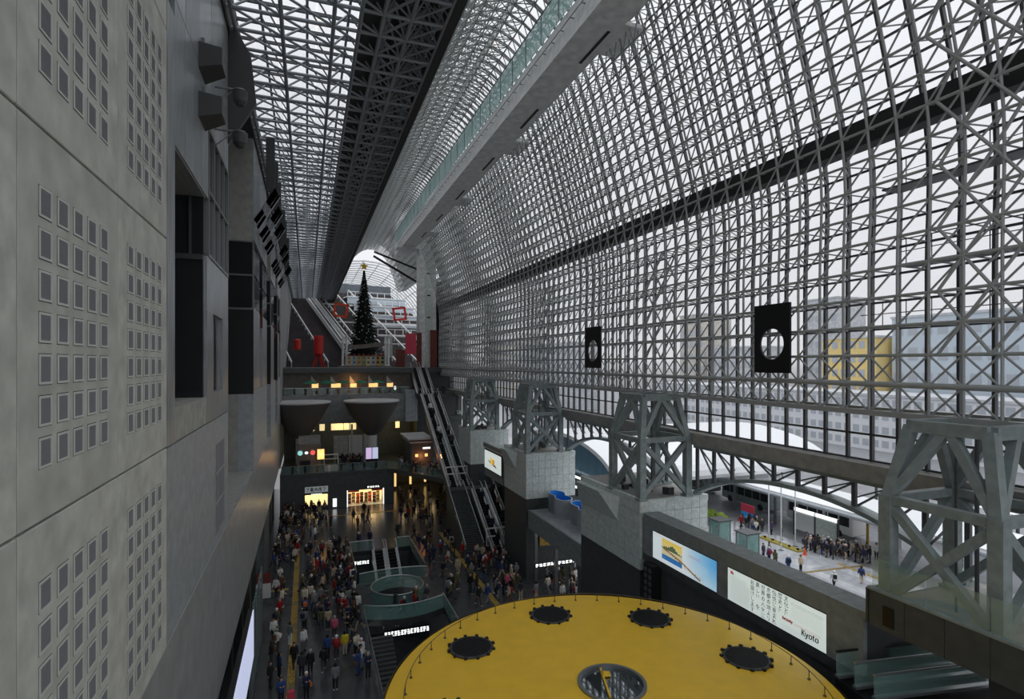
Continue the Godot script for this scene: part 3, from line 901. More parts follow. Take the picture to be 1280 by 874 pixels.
func build_floor() -> void:
	var f := struct("floor", "dark polished concourse floor with sunken wells", "floor")
	bx("floor_slab", M.floor, f, P(-9, -0.5, -12), P(4.4, 0, 101))
	bx("floor_slab", M.floor, f, P(11.0, -0.5, -12), P(25, 0, 101))
	bx("floor_slab", M.floor, f, P(4.4, -0.5, 64.5), P(11.0, 0, 101))
	bx("floor_slab", M.floor, f, P(4.4, -0.5, -12), P(11.0, 0, 33))
	# round-fronted platform with a round well, in two halves
	for s in [-1, 1]:
		var poly := PackedVector2Array()
		var cx := 7.6; var cd := 50.7
		var ex := 4.4 if s < 0 else 11.0
		for i in 9:
			var x := lerpf(ex, cx, i / 8.0)
			poly.append(Vector2(x, 46.3 + 0.9 * pow(absf(x - 7.7) / 3.3, 2)))
		for i in 17:
			var t := PI * i / 16.0
			poly.append(Vector2(cx + s * 2.25 * sin(t), cd - 2.25 * cos(t)))
		poly.append(Vector2(cx, 55.0)); poly.append(Vector2(ex, 55.0))
		var pm := MB.new()
		pm.prism(poly, -0.5, 0.0)
		obj("well_platform", pm, M.floor, f)
	# lower floor and the walls of the wells
	bx("lower_floor", M.floor, f, P(2.5, -5.4, 30), P(13, -5.0, 66))
	bx("well_wall", M.far_wall, f, P(4.2, -5, 33), P(4.4, -0.5, 44.0))
	bx("well_wall", M.far_wall, f, P(11.0, -5, 33), P(11.2, -0.5, 66))
	bx("well_wall", M.far_wall, f, P(4.2, -5, 54), P(4.4, -0.5, 64.5))
	bx("well_wall", M.far_wall, f, P(2.5, -5, 64.5), P(13, -0.5, 64.8))
	bx("well_wall", M.far_wall, f, P(4.4, -5, 54.9), P(11, -0.5, 55.1))
	bx("well_wall", M.far_wall, f, P(2.5, -5, 30), P(13, -0.5, 30.2))
	# daylit strips of guiding tiles
	tactile(f, -1.0, 34.0, 80.4, true, 0.5)
	tactile(f, 15.5, 45.0, 69.0, true, 0.5)
	tactile(f, 80.5, -2.2, 13.0, false, 0.4)
	tactile(f, 56.0, -3.4, -1.3, false, 0.45)
	tactile(f, -4.0, 36.0, 52.0, true, 0.4)
	# glass railings round the wells
	var r := thing("well_railing", "glass railing with steel rail along the sunken well beside the queue", "railing", P(7.7, 0, 60))
	glass_run(r, r.position, [Vector2(4.4, 55.0), Vector2(4.4, 64.5), Vector2(7.0, 64.5)], 0, 1.1, M.rail_glass, M.steel)
	r = thing("well_railing", "glass railing along the well side facing the yellow floor strip", "railing", P(11, 0, 60))
	glass_run(r, r.position, [Vector2(9.6, 64.5), Vector2(11.0, 64.5), Vector2(11.0, 55.0)], 0, 1.1, M.green_glass, M.steel)
	r = thing("round_well_railing", "round glass railing with bright steel rim around circular well", "railing", P(7.6, 0, 50.7))
	var ring := []
	for i in 33:
		ring.append(Vector2(7.6 + 2.3 * cos(TAU * i / 32), 50.7 + 2.3 * sin(TAU * i / 32)))
	glass_run(r, r.position, ring, 0, 1.1, M.green_glass, M.steel, 0.06)
	r = thing("well_railing", "curved green glass railing above the lit white sign", "railing", P(7.7, 0, 46))
	var arc := []
	for i in 13:
		var x := lerpf(4.4, 11.0, i / 12.0)
		arc.append(Vector2(x, 46.35 + 0.9 * pow(absf(x - 7.7) / 3.3, 2)))
	glass_run(r, r.position, arc, -0.5, 1.6, M.green_glass, M.steel, 0.05)
	r = thing("well_railing", "back curved glass railing behind the round well", "railing", P(7.7, 0, 54))
	var arc2 := []
	for i in 9:
		var x := lerpf(4.6, 11.0, i / 8.0)
		arc2.append(Vector2(x, 54.9 - 0.5 * pow(absf(x - 7.7) / 3.3, 2)))
	glass_run(r, r.position, arc2, 0, 1.1, M.rail_glass, M.steel)
	r = thing("stair_railing", "long steel and glass railing beside the stairs going down", "railing", P(4.4, 0, 40))
	glass_run(r, r.position, [Vector2(4.3, 33.0), Vector2(4.3, 47.5)], 0, 1.0, M.rail_glass, M.grey_steel)
	r = thing("stair_railing", "glass railing of the front well near the yellow disc roof", "railing", P(11, 0, 42))
	glass_run(r, r.position, [Vector2(11.05, 47.6), Vector2(11.05, 33.0)], 0, 1.1, M.green_glass, M.steel)
	# stairs going down along the left side of the front well
	var st := thing("stairs_down", "dark stairs going down beside the railing into the front well", "stairs", P(5.4, -5, 40))
	for i in 28:
		bx("step", M.podium_dark, st, P(4.45, -5, 35.0 + 0.32 * i) - st.position, P(6.2, -5 + 0.178 * (i + 1), 35.32 + 0.32 * i) - st.position)
	escalator("escalator", "escalator going down into the back well, beside the lit sign", P(7.5, -5, 55.6), P(7.5, 0, 64.3), 0.9, "escalators into the well")
	escalator("escalator", "escalator going down into the back well, beside the green glass", P(8.9, -5, 55.6), P(8.9, 0, 64.3), 0.9, "escalators into the well")
	# lit signs in the wells
	lit_sign("lit_sign", "small lit white sign on the back wall of the well", P(4.9, -1.5, 64.45), P(6.5, -0.95, 64.3), 6, M.lamp_white)
	lit_sign("lit_sign", "long lit white sign under the curved green glass railing", P(5.9, -1.5, 46.6), P(9.6, -0.9, 46.45), 14, M.lamp_white)

func tactile(f: Node3D, at: float, a: float, b: float, along: bool, wd: float) -> void:
	var n := int((b - a) / 0.9)
	for i in n:
		var s := a + 0.9 * i
		var m: Material = M.tactile if (i * 7) % 5 else M.tactile_dull
		if along: bx("guiding_tile", m, f, P(at - wd * 0.5, 0, s), P(at + wd * 0.5, 0.012, s + 0.87))
		else: bx("guiding_tile", m, f, P(s, 0, at - wd * 0.5), P(s + 0.87, 0.012, at + wd * 0.5))

func lit_sign(called: String, label: String, lo: Vector3, hi: Vector3, chars: int, lamp: Material) -> Node3D:
	# black box with a row of lit characters of unreadable small size
	var s := thing(called, label, "sign", (lo + hi) * 0.5)
	var o := s.position
	bx("panel", M.black, s, lo - o, Vector3(hi.x, hi.y, hi.z + 0.0) - o)
	var w := (hi.x - lo.x) / chars
	var h := hi.y - lo.y
	var front := maxf(hi.z, lo.z)
	var b := MB.new()
	for i in chars:
		var x := lo.x + w * (i + 0.12)
		for k in 3:
			var yy := lo.y + h * (0.2 + 0.24 * k)
			b.box(Vector3(x, yy, front) - o, Vector3(x + w * (0.76 if (i + k) % 3 else 0.5), yy + h * 0.14, front + 0.02) - o)
		var xx := x + w * (0.2 + 0.3 * (i % 2))
		b.box(Vector3(xx, lo.y + h * 0.2, front) - o, Vector3(xx + w * 0.16, lo.y + h * 0.82, front + 0.02) - o)
	obj("lettering", b, lamp, s)
	return s

func escalator(called: String, label: String, bottom: Vector3, top: Vector3, width: float, group := "") -> Node3D:
	var e := thing(called, label, "escalator", bottom, 0.0, group)
	var run := top - bottom
	var flat := Vector3(run.x, 0, run.z).normalized()
	var side := flat.cross(Vector3.UP)
	var hw := width * 0.5
	var n := int(run.y / 0.22)
	var sm := MB.new()
	for i in n:
		var p := run * (float(i) / n); var q := run * (float(i + 1) / n)
		sm.quad(p - side * hw, p + side * hw, Vector3(p.x, q.y, p.z) + side * hw, Vector3(p.x, q.y, p.z) - side * hw)
		var a := Vector3(p.x, q.y, p.z)
		sm.quad(a - side * hw, a + side * hw, q + side * hw, q - side * hw)
	obj("step_band", sm, M.black_metal, e, "dark ribbed moving steps", true)
	var truss := MB.new()
	var dn := Vector3(0, -0.9, 0)
	truss.hexa([-side * (hw + 0.3) + dn, side * (hw + 0.3) + dn, run + side * (hw + 0.3) + dn, run - side * (hw + 0.3) + dn,
		-side * (hw + 0.3) - Vector3(0, 0.06, 0), side * (hw + 0.3) - Vector3(0, 0.06, 0), run + side * (hw + 0.3) - Vector3(0, 0.06, 0), run - side * (hw + 0.3) - Vector3(0, 0.06, 0)])
	obj("truss_casing", truss, M.podium_dark, e)
	for s in [-1, 1]:
		var off: Vector3 = side * s * (hw + 0.12)
		var up := Vector3(0, 0.85, 0)
		var pan := MB.new()
		pan.hexa([off - side * 0.02, off + side * 0.02, off + side * 0.02 + run, off - side * 0.02 + run, off - side * 0.02 + up, off + side * 0.02 + up, off + side * 0.02 + up + run, off - side * 0.02 + up + run])
		var bal := obj("balustrade_panel", pan, M.rail_glass, e)
		var ck := MB.new()
		ck.hexa([off - side * 0.16, off + side * 0.16, off + side * 0.16 + run, off - side * 0.16 + run,
			off - side * 0.13 + Vector3(0, 0.12, 0), off + side * 0.13 + Vector3(0, 0.12, 0), off + side * 0.13 + run + Vector3(0, 0.12, 0), off - side * 0.13 + run + Vector3(0, 0.12, 0)])
		obj("skirt", ck, M.steel, e)
		var hr := MB.new()
		hr.path([off + up * 0.5 - flat * 0.7, off + up - flat * 0.6 + Vector3(0, 0.05, 0), off + up + Vector3(0, 0.05, 0), off + up + run + Vector3(0, 0.05, 0), off + up + run + flat * 0.8 + Vector3(0, 0.05, 0)], 0.055, 7)
		obj("handrail", hr, M.steel, bal)
	return e

# ---------------------------------------------------------------- far end of the concourse
func build_far_end() -> void:
	var w := struct("wall_far", "dark far wall of the concourse with ticket window, shop and balconies", "wall")
	# ground level wall at d 85 with two openings
	var D := 85.0
	for seg in [[-3.6, -0.3], [2.8, 5.5], [10.7, 12.2]]:
		bx("wall_panel", M.far_wall, w, P(seg[0], 0, D), P(seg[1], 4.6, D + 0.3))
	bx("wall_panel", M.far_wall, w, P(-0.3, 2.15, D), P(2.8, 4.6, D + 0.3))
	bx("wall_panel", M.far_wall, w, P(-0.3, 0, D), P(2.8, 0.5, D + 0.3))
	bx("wall_panel", M.far_wall, w, P(5.5, 2.35, D), P(10.7, 4.6, D + 0.3))
	# rooms behind the openings
	bx("room_back", M.shop_light, w, P(-0.3, 0, D + 3.0), P(2.8, 2.6, D + 3.2))
	bx("room_back", M.shop_light, w, P(5.5, 0, D + 3.0), P(10.7, 2.6, D + 3.2))
	bx("room_floor", M.white, w, P(-0.3, -0.05, D + 0.3), P(10.7, 0.01, D + 3.0))
	bx("room_side", M.white, w, P(5.3, 0, D + 0.3), P(5.5, 2.6, D + 3)); bx("room_side", M.white, w, P(10.7, 0, D + 0.3), P(10.9, 2.6, D + 3))
	bx("room_side", M.white, w, P(-0.5, 0, D + 0.3), P(-0.3, 2.6, D + 3)); bx("room_side", M.white, w, P(2.8, 0, D + 0.3), P(3.0, 2.6, D + 3))
	bx("room_ceiling", M.white, w, P(-0.5, 2.6, D + 0.3), P(10.9, 2.7, D + 3.2))
	light(P(1.2, 2.4, D + 1.5), Color(1, 0.9, 0.65), 1.5, 0.5)
	light(P(6.8, 2.45, D + 1.2), Color(1, 0.85, 0.6), 2.0, 0.5)
	light(P(9.4, 2.45, D + 1.2), Color(1, 0.85, 0.6), 2.0, 0.5)
	# door frame of the shop
	bx("shop_frame", M.lamp_white, w, P(5.45, 0, D - 0.06), P(5.57, 2.4, D + 0.02)); bx("shop_frame", M.lamp_white, w, P(10.63, 0, D - 0.06), P(10.75, 2.4, D + 0.02))
	bx("shop_header", M.orange, w, P(5.6, 2.0, D + 0.4), P(7.2, 2.3, D + 0.5)); bx("shop_header", M.red, w, P(9.0, 2.0, D + 0.4), P(10.6, 2.3, D + 0.5))
	# second floor slab, front edge turning towards the escalators on the right
	var edge := PackedVector2Array([Vector2(-3.6, 85.0), Vector2(11.2, 85.0), Vector2(12.2, 84.4), Vector2(13.6, 82.0), Vector2(15.2, 79.0), Vector2(16.8, 76.0), Vector2(18.4, 72.6), Vector2(19.5, 71.4)])
	var poly := edge.duplicate()
	poly.append(Vector2(19.5, 76.0)); poly.append(Vector2(25, 76.0)); poly.append(Vector2(25, 100.0)); poly.append(Vector2(-3.6, 100.0))
	var sl := MB.new()
	sl.prism(poly, 4.6, 5.2)
	obj("second_floor_slab", sl, M.slab, w)
	var pts := []
	for p in edge: pts.append(p)
	glass_run(w, Vector3.ZERO, pts, 5.2, 1.15, M.rail_glass, M.grey_steel)
	# dark depth under the balcony at the right, with lit shop windows
	bx("deep_wall", M.far_wall, w, P(12.2, 0, 99.5), P(25, 4.6, 100))
	bx("deep_wall", M.far_wall, w, P(12.0, 0, 85.0), P(12.2, 4.6, 99.5))
	for i in 4:
		var sx := 21.5 - 0.25 * i; var sd := 72.5 + 3.6 * i
		bx("shop_window", [M.lamp_white, M.shop_light, M.lamp_warm, M.shop_light][i], w, P(22.6, 1.0 if i else 0.4, sd), P(22.75, 2.9, sd + (1.0 if i % 2 else 1.9)))
		bx("shop_band", M.podium_dark, w, P(22.5, 3.0, sd), P(22.9, 3.5, sd + 3.4))
		bx("shop_sign", M.lamp_white, w, P(22.4, 3.1, sd + 0.3), P(22.5, 3.4, sd + 1.6))
	bx("side_wall", M.far_wall, w, P(22.75, 0, 71.0), P(23.1, 4.6, 99.5))
	for i in 3:
		bx("lit_pillar", M.lamp_warm, w, P(13.6 + 2.7 * i, 0.5, 94.0 + i), P(13.9 + 2.7 * i, 3.6, 94.3 + i), "narrow warm lit panel in the passage")
		light(P(14.5 + 2.6 * i, 3.6, 91.0 + i), Color(1, 0.85, 0.6), 0.8, 0.4)
	# second floor rooms
	bx("second_floor_back", M.far_wall, w, P(-3.6, 5.2, 99.4), P(25, 11.4, 100))
	bx("room_ceiling", M.podium_dark, w, P(-3.6, 11.4, 93.0), P(25, 12.0, 100))
	for r in [[0.6, 1.1], [1.9, 2.7], [3.7, 5.6], [5.7, 6.6], [6.75, 7.7], [14.2, 14.9]]:
		bx("lit_window", M.shop_light, w, P(r[0], 9.9, 97.0), P(r[1], 11.35, 97.1))
	light(P(5.5, 10.8, 95.5), Color(1, 0.92, 0.62), 2.0, 0.5)
	light(P(14.5, 10.6, 95.0), Color(1, 0.85, 0.5), 2.0, 0.5)
	# grey wall and terrace above
	bx("terrace_front", M.grey_wall, w, P(-3.6, 11.4, 93.0), P(15.2, 16.0, 93.4))
	bx("terrace_front", M.blue_panel, w, P(15.2, 11.4, 92.6), P(17.2, 16.6, 93.4))
	bx("terrace_floor", M.slab, w, P(-3.6, 15.7, 93.4), P(25, 16.0, 101))
	bx("terrace_back", M.brown_wall, w, P(-3.6, 16.0, 96.5), P(17.0, 20.0, 97.0))
	var pr := []
	pr.append(Vector2(-3.5, 93.1)); pr.append(Vector2(16.0, 93.1))
	glass_run(w, Vector3.ZERO, pr, 16.0, 1.05, M.rail_glass, M.steel)
	for i in 5:
		var x := 0.6 + 3.0 * i
		# warm lit pointed opening with its pale sail-like screen
		bx("terrace_window", M.lamp_warm, w, P(x + 0.1, 16.9, 96.4), P(x + (1.6 if i % 2 else 1.1), 17.7, 96.48))
		var sc := MB.new()
		sc.plate([P(x, 17.6, 96.3), P(x + 1.0, 17.6, 96.3), P(x, 19.0, 96.3)], Vector3(0, 0, 0.05))
		obj("pointed_screen", sc, M.precast, w)
	light(P(7.0, 18.0, 95.4), Color(1, 0.7, 0.4), 1.0, 0.5)
	# fourth level deck with the big tree
	bx("deck_slab", M.slab, w, P(-4.0, 19.4, 95.6), P(17.0, 20.2, 150))
	bx("deck_slab", M.slab, w, P(17.0, 19.4, 98.5), P(40.0, 20.2, 150))
	bx("deck_edge", M.grey_steel, w, P(-3.6, 20.2, 95.6), P(17.0, 20.32, 95.8))
	bx("terrace_back", M.dark_metal, w, P(17.0, 15.7, 99.5), P(25.0, 19.4, 100.0))
	# block behind the long escalators
	bx("stair_block", M.dark_metal, w, P(17.2, 5.2, 93.5), P(25, 15.7, 100))

func bowl(label: String, x: float, d: float, r: float) -> void:
	var b := thing("bowl_canopy", label, "canopy", P(x, 5.2, d), 0.0, "dark bowl canopies in front of the grey wall")
	var o := MB.new()
	var prof := []
	for i in 15:
		var t := i / 14.0
		prof.append(Vector2(r * (0.16 + 0.84 * pow(t, 0.72)), 4.7 + 5.2 * t))
	o.lathe(Vector3.ZERO, prof, 40)
	obj("shell", o, M.bowl, b)
	var rim := MB.new()
	rim.lathe(Vector3.ZERO, [Vector2(r - 0.02, 9.85), Vector2(r + 0.06, 10.0), Vector2(r, 10.12), Vector2(r - 0.4, 10.12), Vector2(0.02, 10.0)], 40)
	obj("rim_disc", rim, M.bowl_rim, b)
	var c := MB.new()
	c.lathe(Vector3.ZERO, [Vector2(0.7, 0), Vector2(0.7, 4.9)], 20)
	obj("column", c, M.white, b)

# ---------------------------------------------------------------- outside
func build_outside() -> void:
	var g := struct("plaza_ground", "wet grey paved square outside the hall", "ground")
	bx("paving", M.plaza, g, P(25.0, -0.5, -40), P(54, 0, 110))
	bx("road", M.asphalt, g, P(54, -0.55, -60), P(400, -0.05, 420))
	bx("paving", M.plaza, g, P(25, -0.52, 110), P(54, -0.02, 420))
	bx("paving", M.plaza, g, P(-40, -0.5, -90), P(25, 0, -12))
	for i in 14:
		for k in 9:
			if (i * 5 + k * 3) % 3 == 0: continue
			bx("paving_stone", M.paver, g, P(37.0 + 1.15 * i, 0, 33.0 + 1.15 * k), P(38.1 + 1.15 * i, 0.008, 34.1 + 1.15 * k))
	for i in 16:
		bx("guiding_tile", M.tactile_dull, g, P(40.0 + 0.9 * i, 0.01, 43.0 - 0.08 * i), P(40.87 + 0.9 * i, 0.02, 43.4 - 0.08 * i))
	for i in 6:
		bx("guiding_tile", M.tactile, g, P(52.0, 0, 38.0 + 0.9 * i), P(52.4, 0.012, 38.87 + 0.9 * i))
	# yellow strip with studs
	var ys := thing("yellow_kerb", "yellow kerb strip on the wet plaza below the flag poles", "kerb", P(51.5, 0, 50.3))
	bx("strip", M.kerb, ys, Vector3(-0.5, 0, -2.9), Vector3(0.5, 0.12, 2.9))
	for i in 5: bx("stud", M.black, ys, Vector3(-0.1, 0.12, -2.4 + 1.2 * i), Vector3(0.1, 0.3, -2.2 + 1.2 * i))
	var fp := [[51.5, 52.0], [49.9, 48.6], [52.5, 49.1]]
	for i in 3:
		var p := thing("flag_pole", ["slim white flag pole at the far end of the kerb strip", "slim white flag pole on the hall side of the kerb strip", "slim white flag pole on the road side of the kerb strip"][i], "pole", P(fp[i][0], 0, fp[i][1]), 0.0, "flag poles on the plaza")
		member("shaft", M.white, p, Vector3.ZERO, Vector3(0, 8.5, 0), 0.13, 0.13, true)
		bx("base_plate", M.grey_steel, p, Vector3(-0.2, 0, -0.2), Vector3(0.2, 0.06, 0.2))
	# glass kiosks
	var ks := [[45.2, 53.0], [44.6, 48.0]]
	for i in 2:
		var k := thing("glass_lift_house", ["glass lift house nearer to the green hedge on the plaza", "glass lift house beside the people crossing the wet plaza"][i], "kiosk", P(ks[i][0], 0, ks[i][1]), 0.0, "glass lift houses on the plaza")
		for s in [-1, 1]:
			bx("glass_wall", M.green_glass, k, Vector3(1.0 * s - 0.03, 0.1, -1.0), Vector3(1.0 * s + 0.03, 3.1, 1.0))
			bx("glass_wall", M.green_glass, k, Vector3(-1.0, 0.1, s - 0.03), Vector3(1.0, 3.1, s + 0.03))
			for q in [-1, 1]: bx("corner_post", M.grey_steel, k, Vector3(s - 0.06, 0, q - 0.06), Vector3(s + 0.06, 3.2, q + 0.06))
		bx("roof", M.dark_metal, k, Vector3(-1.2, 3.2, -1.2), Vector3(1.2, 3.32, 1.2))
		k.scale = Vector3(0.8, 0.86, 0.8)
		bx("lift_car", M.tile_b, k, Vector3(-0.7, 0.1, -0.7), Vector3(0.7, 2.3, 0.7))
	var low := thing("glass_parapet", "low pale green glass parapet beside the hedge on the plaza", "railing", P(45, 0, 60))
	for i in 4: bx("glass_pane", M.green_glass, low, Vector3(-2.0, 0, -4 + 2.0 * i), Vector3(-1.95, 1.5, -2.1 + 2.0 * i))
	bx("cap", M.grey_steel, low, Vector3(-2.05, 1.5, -4), Vector3(-1.9, 1.6, 4))
	var hd := MB.new()
	for i in 40:
		var c := Vector3(rng.randf_range(-0.8, 0.8), rng.randf_range(0.6, 1.3), rng.randf_range(-6, 6))
		hd.lathe(c, [Vector2(0.0, -0.5), Vector2(0.45, -0.35), Vector2(0.6, 0), Vector2(0.42, 0.35), Vector2(0, 0.5)], 7)
	var he := thing("hedge", "bright green clipped hedge in a planter on the plaza", "hedge", P(50.0, 0, 64.5))
	obj("foliage", hd, M.hedge, he, "", true)
	bx("planter", M.concrete, he, Vector3(-1.2, 0, -6.5), Vector3(1.2, 0.8, 6.5))
	# bus stop canopy: white roof on grey posts
	var bc := thing("bus_canopy", "long white bus stop canopy roof on grey posts", "canopy", P(57, 0, 40))
	var o := bc.position
	bx("roof", M.white_canopy, bc, P(54.2, 4.9, 18) - o, P(62, 5.15, 66) - o)
	member("edge_tube", M.blue_panel, bc, P(54.1, 4.75, 18) - o, P(54.1, 4.75, 66) - o, 0.5, 0.5, true)
	for i in 7: member("post", M.grey_steel, bc, P(57.5, 0, 20 + 7.4 * i) - o, P(57.5, 4.9, 20 + 7.4 * i) - o, 0.35, 0.35, true)
	for i in 5: bx("lamp_strip", M.lamp_white, bc, P(55.6, 4.82, 22 + 9.0 * i) - o, P(55.8, 4.9, 28 + 9.0 * i) - o)
	var bc2 := thing("bus_canopy", "second white bus stop canopy farther out across the road", "canopy", P(72, 0, 40))
	o = bc2.position
	bx("roof", M.white_canopy, bc2, P(68, 5.2, 10) - o, P(77, 5.45, 75) - o)
	for i in 8: member("post", M.grey_steel, bc2, P(72, 0, 14 + 8.0 * i) - o, P(72, 5.2, 14 + 8.0 * i) - o, 0.35, 0.35, true)
	# notice shelter with maps
	var ns := thing("notice_shelter", "grey framed timetable shelter with lit maps behind the queue", "shelter", P(56.0, 0, 49.5))
	for i in 3: bx("post", M.dark_metal, ns, Vector3(-0.1, 0, -3.1 + 3.0 * i), Vector3(0.1, 3.4, -2.9 + 3.0 * i))
	bx("header", M.lamp_white, ns, Vector3(-0.1, 3.0, -3.0), Vector3(0.1, 3.4, 3.0))
	for i in 2: bx("map_board", M.white if i == 0 else M.tile, ns, Vector3(-0.05, 0.8, -2.9 + 3.0 * i), Vector3(0.05, 2.9, -0.1 + 3.0 * i))
	var sg := thing("plaza_sign", "blue and pink poster stand among people on the plaza", "sign", P(53.5, 0, 57.5))
	bx("poster", M.blue, sg, Vector3(-0.06, 0.6, -1.2), Vector3(0.06, 1.7, 1.2)); bx("poster", M.pink, sg, Vector3(-0.06, 1.7, -1.2), Vector3(0.06, 2.7, 1.2))
	for s in [-1, 1]: bx("post", M.grey_steel, sg, Vector3(-0.06, 0, 1.2 * s - 0.06), Vector3(0.06, 2.8, 1.2 * s + 0.06))
	var yp := thing("yellow_post", "yellow post beside the red board at the bus queue", "post", P(61.0, 0, 46.8))
	member("shaft", M.tactile, yp, Vector3.ZERO, Vector3(0, 3.2, 0), 0.3, 0.3, true); bx("cap", M.yellow, yp, Vector3(-0.25, 3.2, -0.25), Vector3(0.25, 3.3, 0.25))
	var rb := thing("red_board", "red board on a stand behind the bus queue", "board", P(63.0, 0, 45.6))
	bx("face", M.red, rb, Vector3(-0.06, 1.2, -1.4), Vector3(0.06, 2.6, 1.4)); bx("stand", M.white, rb, Vector3(-0.05, 0, -1.4), Vector3(0.05, 1.2, 1.4))
	var cone := MB.new()
	cone.lathe(Vector3.ZERO, [Vector2(0.25, 0), Vector2(0.25, 0.05), Vector2(0.17, 0.06), Vector2(0.03, 0.75), Vector2(0, 0.76)], 14)
	var cn := one("traffic_cone", cone, M.orange, "orange traffic cone standing before the bus queue", "cone")
	cn.position = P(51.2, 0, 46.6)
	for i in 3:
		var bus := thing("bus", ["dark blue bus parked beyond the hedge", "green and grey bus under the canopy roof", "white bus farther along the canopy"][i], "bus", P(61.5, 0, 78.0 - 12.5 * i))
		var bm := MB.new(); bm.bevel_box(Vector3(-1.2, 0.4, -4.8), Vector3(1.2, 3.1, 4.8), 0.15)
		obj("body", bm, [M.mullion, M.tower, M.white][i], bus)
		for k in 6:
			bx("window", M.window_glass, bus, Vector3(-1.23, 1.5, -4.4 + 1.5 * k), Vector3(-1.15, 2.6, -3.1 + 1.5 * k))
		for k in [-3.0, 3.0]:
			for s in [-1, 1]: member("wheel", M.rubber, bus, Vector3(1.05 * s, 0.5, k), Vector3(1.25 * s, 0.5, k), 0.95, 0.95, true)
	# white vaulted entrance building with a glazed end wall
	var v := thing("vaulted_entrance", "white barrel roof building with blue glazed arched end on the plaza", "building", P(36, 0, 75))
	mat("gable_glass", 104, 138, 158, 0.12)
	var rf := MB.new()
	var n := 20
	for i in n:
		var t0 := PI * i / n; var t1 := PI * (i + 1) / n
		var a := Vector2(15.5 * cos(t0), 6.0 + 4.4 * sin(t0)); var b := Vector2(15.5 * cos(t1), 6.0 + 4.4 * sin(t1))
		rf.hexa([Vector3(-1.2, a.y, a.x), Vector3(-1.2, b.y, b.x), Vector3(34, b.y, b.x), Vector3(34, a.y, a.x),
			Vector3(-1.2, a.y + 0.5, a.x * 1.02), Vector3(-1.2, b.y + 0.5, b.x * 1.02), Vector3(34, b.y + 0.5, b.x * 1.02), Vector3(34, a.y + 0.5, a.x * 1.02)])
		bx("end_pane", M.gable_glass, v, Vector3(-0.05, 5.3, minf(a.x, b.x) + 0.06), Vector3(0.05, minf(a.y, b.y), maxf(a.x, b.x) - 0.06))
	obj("barrel_roof", rf, M.white_canopy, v)
	bx("sign_band", M.dark_metal, v, Vector3(-1.0, 4.0, -15.5), Vector3(-0.1, 5.2, 15.5))
	bx("white_edge", M.lamp_white, v, Vector3(-1.2, 5.15, -15.5), Vector3(-0.9, 5.35, 15.5))
	bx("inner_wall", M.podium_dark, v, Vector3(4, 0, -15), Vector3(4.5, 5.2, 15))
	for i in 7: bx("post", M.grey_steel, v, Vector3(-0.5, 0, -14.5 + 4.8 * i), Vector3(-0.1, 4.0, -14.1 + 4.8 * i))
	for i in 5: bx("lit_panel", M.lamp_white, v, Vector3(3.9, 1.2, -12 + 5.0 * i), Vector3(4.0, 2.6, -9.5 + 5.0 * i))
	text("PORTA", v, Vector3(-1.05, 4.25, -1.0), -PI / 2, 0.85, M.lamp_white)
	text("Porta", v, Vector3(-1.05, 4.3, 7.5), -PI / 2, 0.7, M.lamp_white)
	# buildings across the square; distance haze is mixed into their pale colours
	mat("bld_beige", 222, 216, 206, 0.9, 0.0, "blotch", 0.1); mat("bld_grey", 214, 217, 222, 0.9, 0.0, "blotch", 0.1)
	mat("bld_yellow", 232, 206, 136, 0.9); mat("bld_win_hazy", 176, 182, 190, 0.3); mat("bld_blue", 196, 208, 218, 0.2); mat("bld_white", 226, 228, 232, 0.9)
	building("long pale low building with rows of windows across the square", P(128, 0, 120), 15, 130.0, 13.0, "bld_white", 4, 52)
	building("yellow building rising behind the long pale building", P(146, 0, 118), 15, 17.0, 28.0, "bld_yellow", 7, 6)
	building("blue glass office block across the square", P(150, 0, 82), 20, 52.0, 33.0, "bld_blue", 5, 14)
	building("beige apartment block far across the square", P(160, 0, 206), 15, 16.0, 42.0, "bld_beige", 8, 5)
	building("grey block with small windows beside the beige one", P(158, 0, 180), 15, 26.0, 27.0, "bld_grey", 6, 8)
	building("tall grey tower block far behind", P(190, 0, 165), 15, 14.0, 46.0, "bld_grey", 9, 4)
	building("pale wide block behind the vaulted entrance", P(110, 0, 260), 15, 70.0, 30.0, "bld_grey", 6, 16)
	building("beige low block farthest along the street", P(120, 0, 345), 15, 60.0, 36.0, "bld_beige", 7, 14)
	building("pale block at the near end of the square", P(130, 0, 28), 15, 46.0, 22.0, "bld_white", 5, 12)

func building(label: String, at: Vector3, deep: float, wide: float, high: float, m: String, rows: int, cols: int) -> void:
	var b := thing("building", label, "building", at)
	bx("wall", M[m], b, Vector3(0, 0, -wide * 0.5), Vector3(deep, high, wide * 0.5))
	bx("roof", M.bld_grey, b, Vector3(-0.3, high, -wide * 0.5 - 0.3), Vector3(deep, high + 0.6, wide * 0.5 + 0.3))
	for r in rows:
		for c in cols:
			var z := -wide * 0.5 + wide * (c + 0.18) / cols
			var y := high * (r + 0.3) / rows
			bx("window", M.bld_win_hazy, b, Vector3(-0.08, y, z), Vector3(0.02, y + high * 0.5 / rows, z + wide * 0.64 / cols))

func text(s: String, parent: Node3D, at: Vector3, turn: float, size: float, m: Material) -> MeshInstance3D:
	var t := TextMesh.new()
	var f := SystemFont.new()
	f.font_names = PackedStringArray(["Droid Sans"])
	t.font = f; t.text = s; t.font_size = 64; t.pixel_size = size / 46.0; t.depth = 0.03
	t.horizontal_alignment = HORIZONTAL_ALIGNMENT_LEFT
	t.vertical_alignment = VERTICAL_ALIGNMENT_BOTTOM
	t.material = m
	var o := inst("lettering", t, parent)
	o.position = at; o.rotation.y = turn
	return o

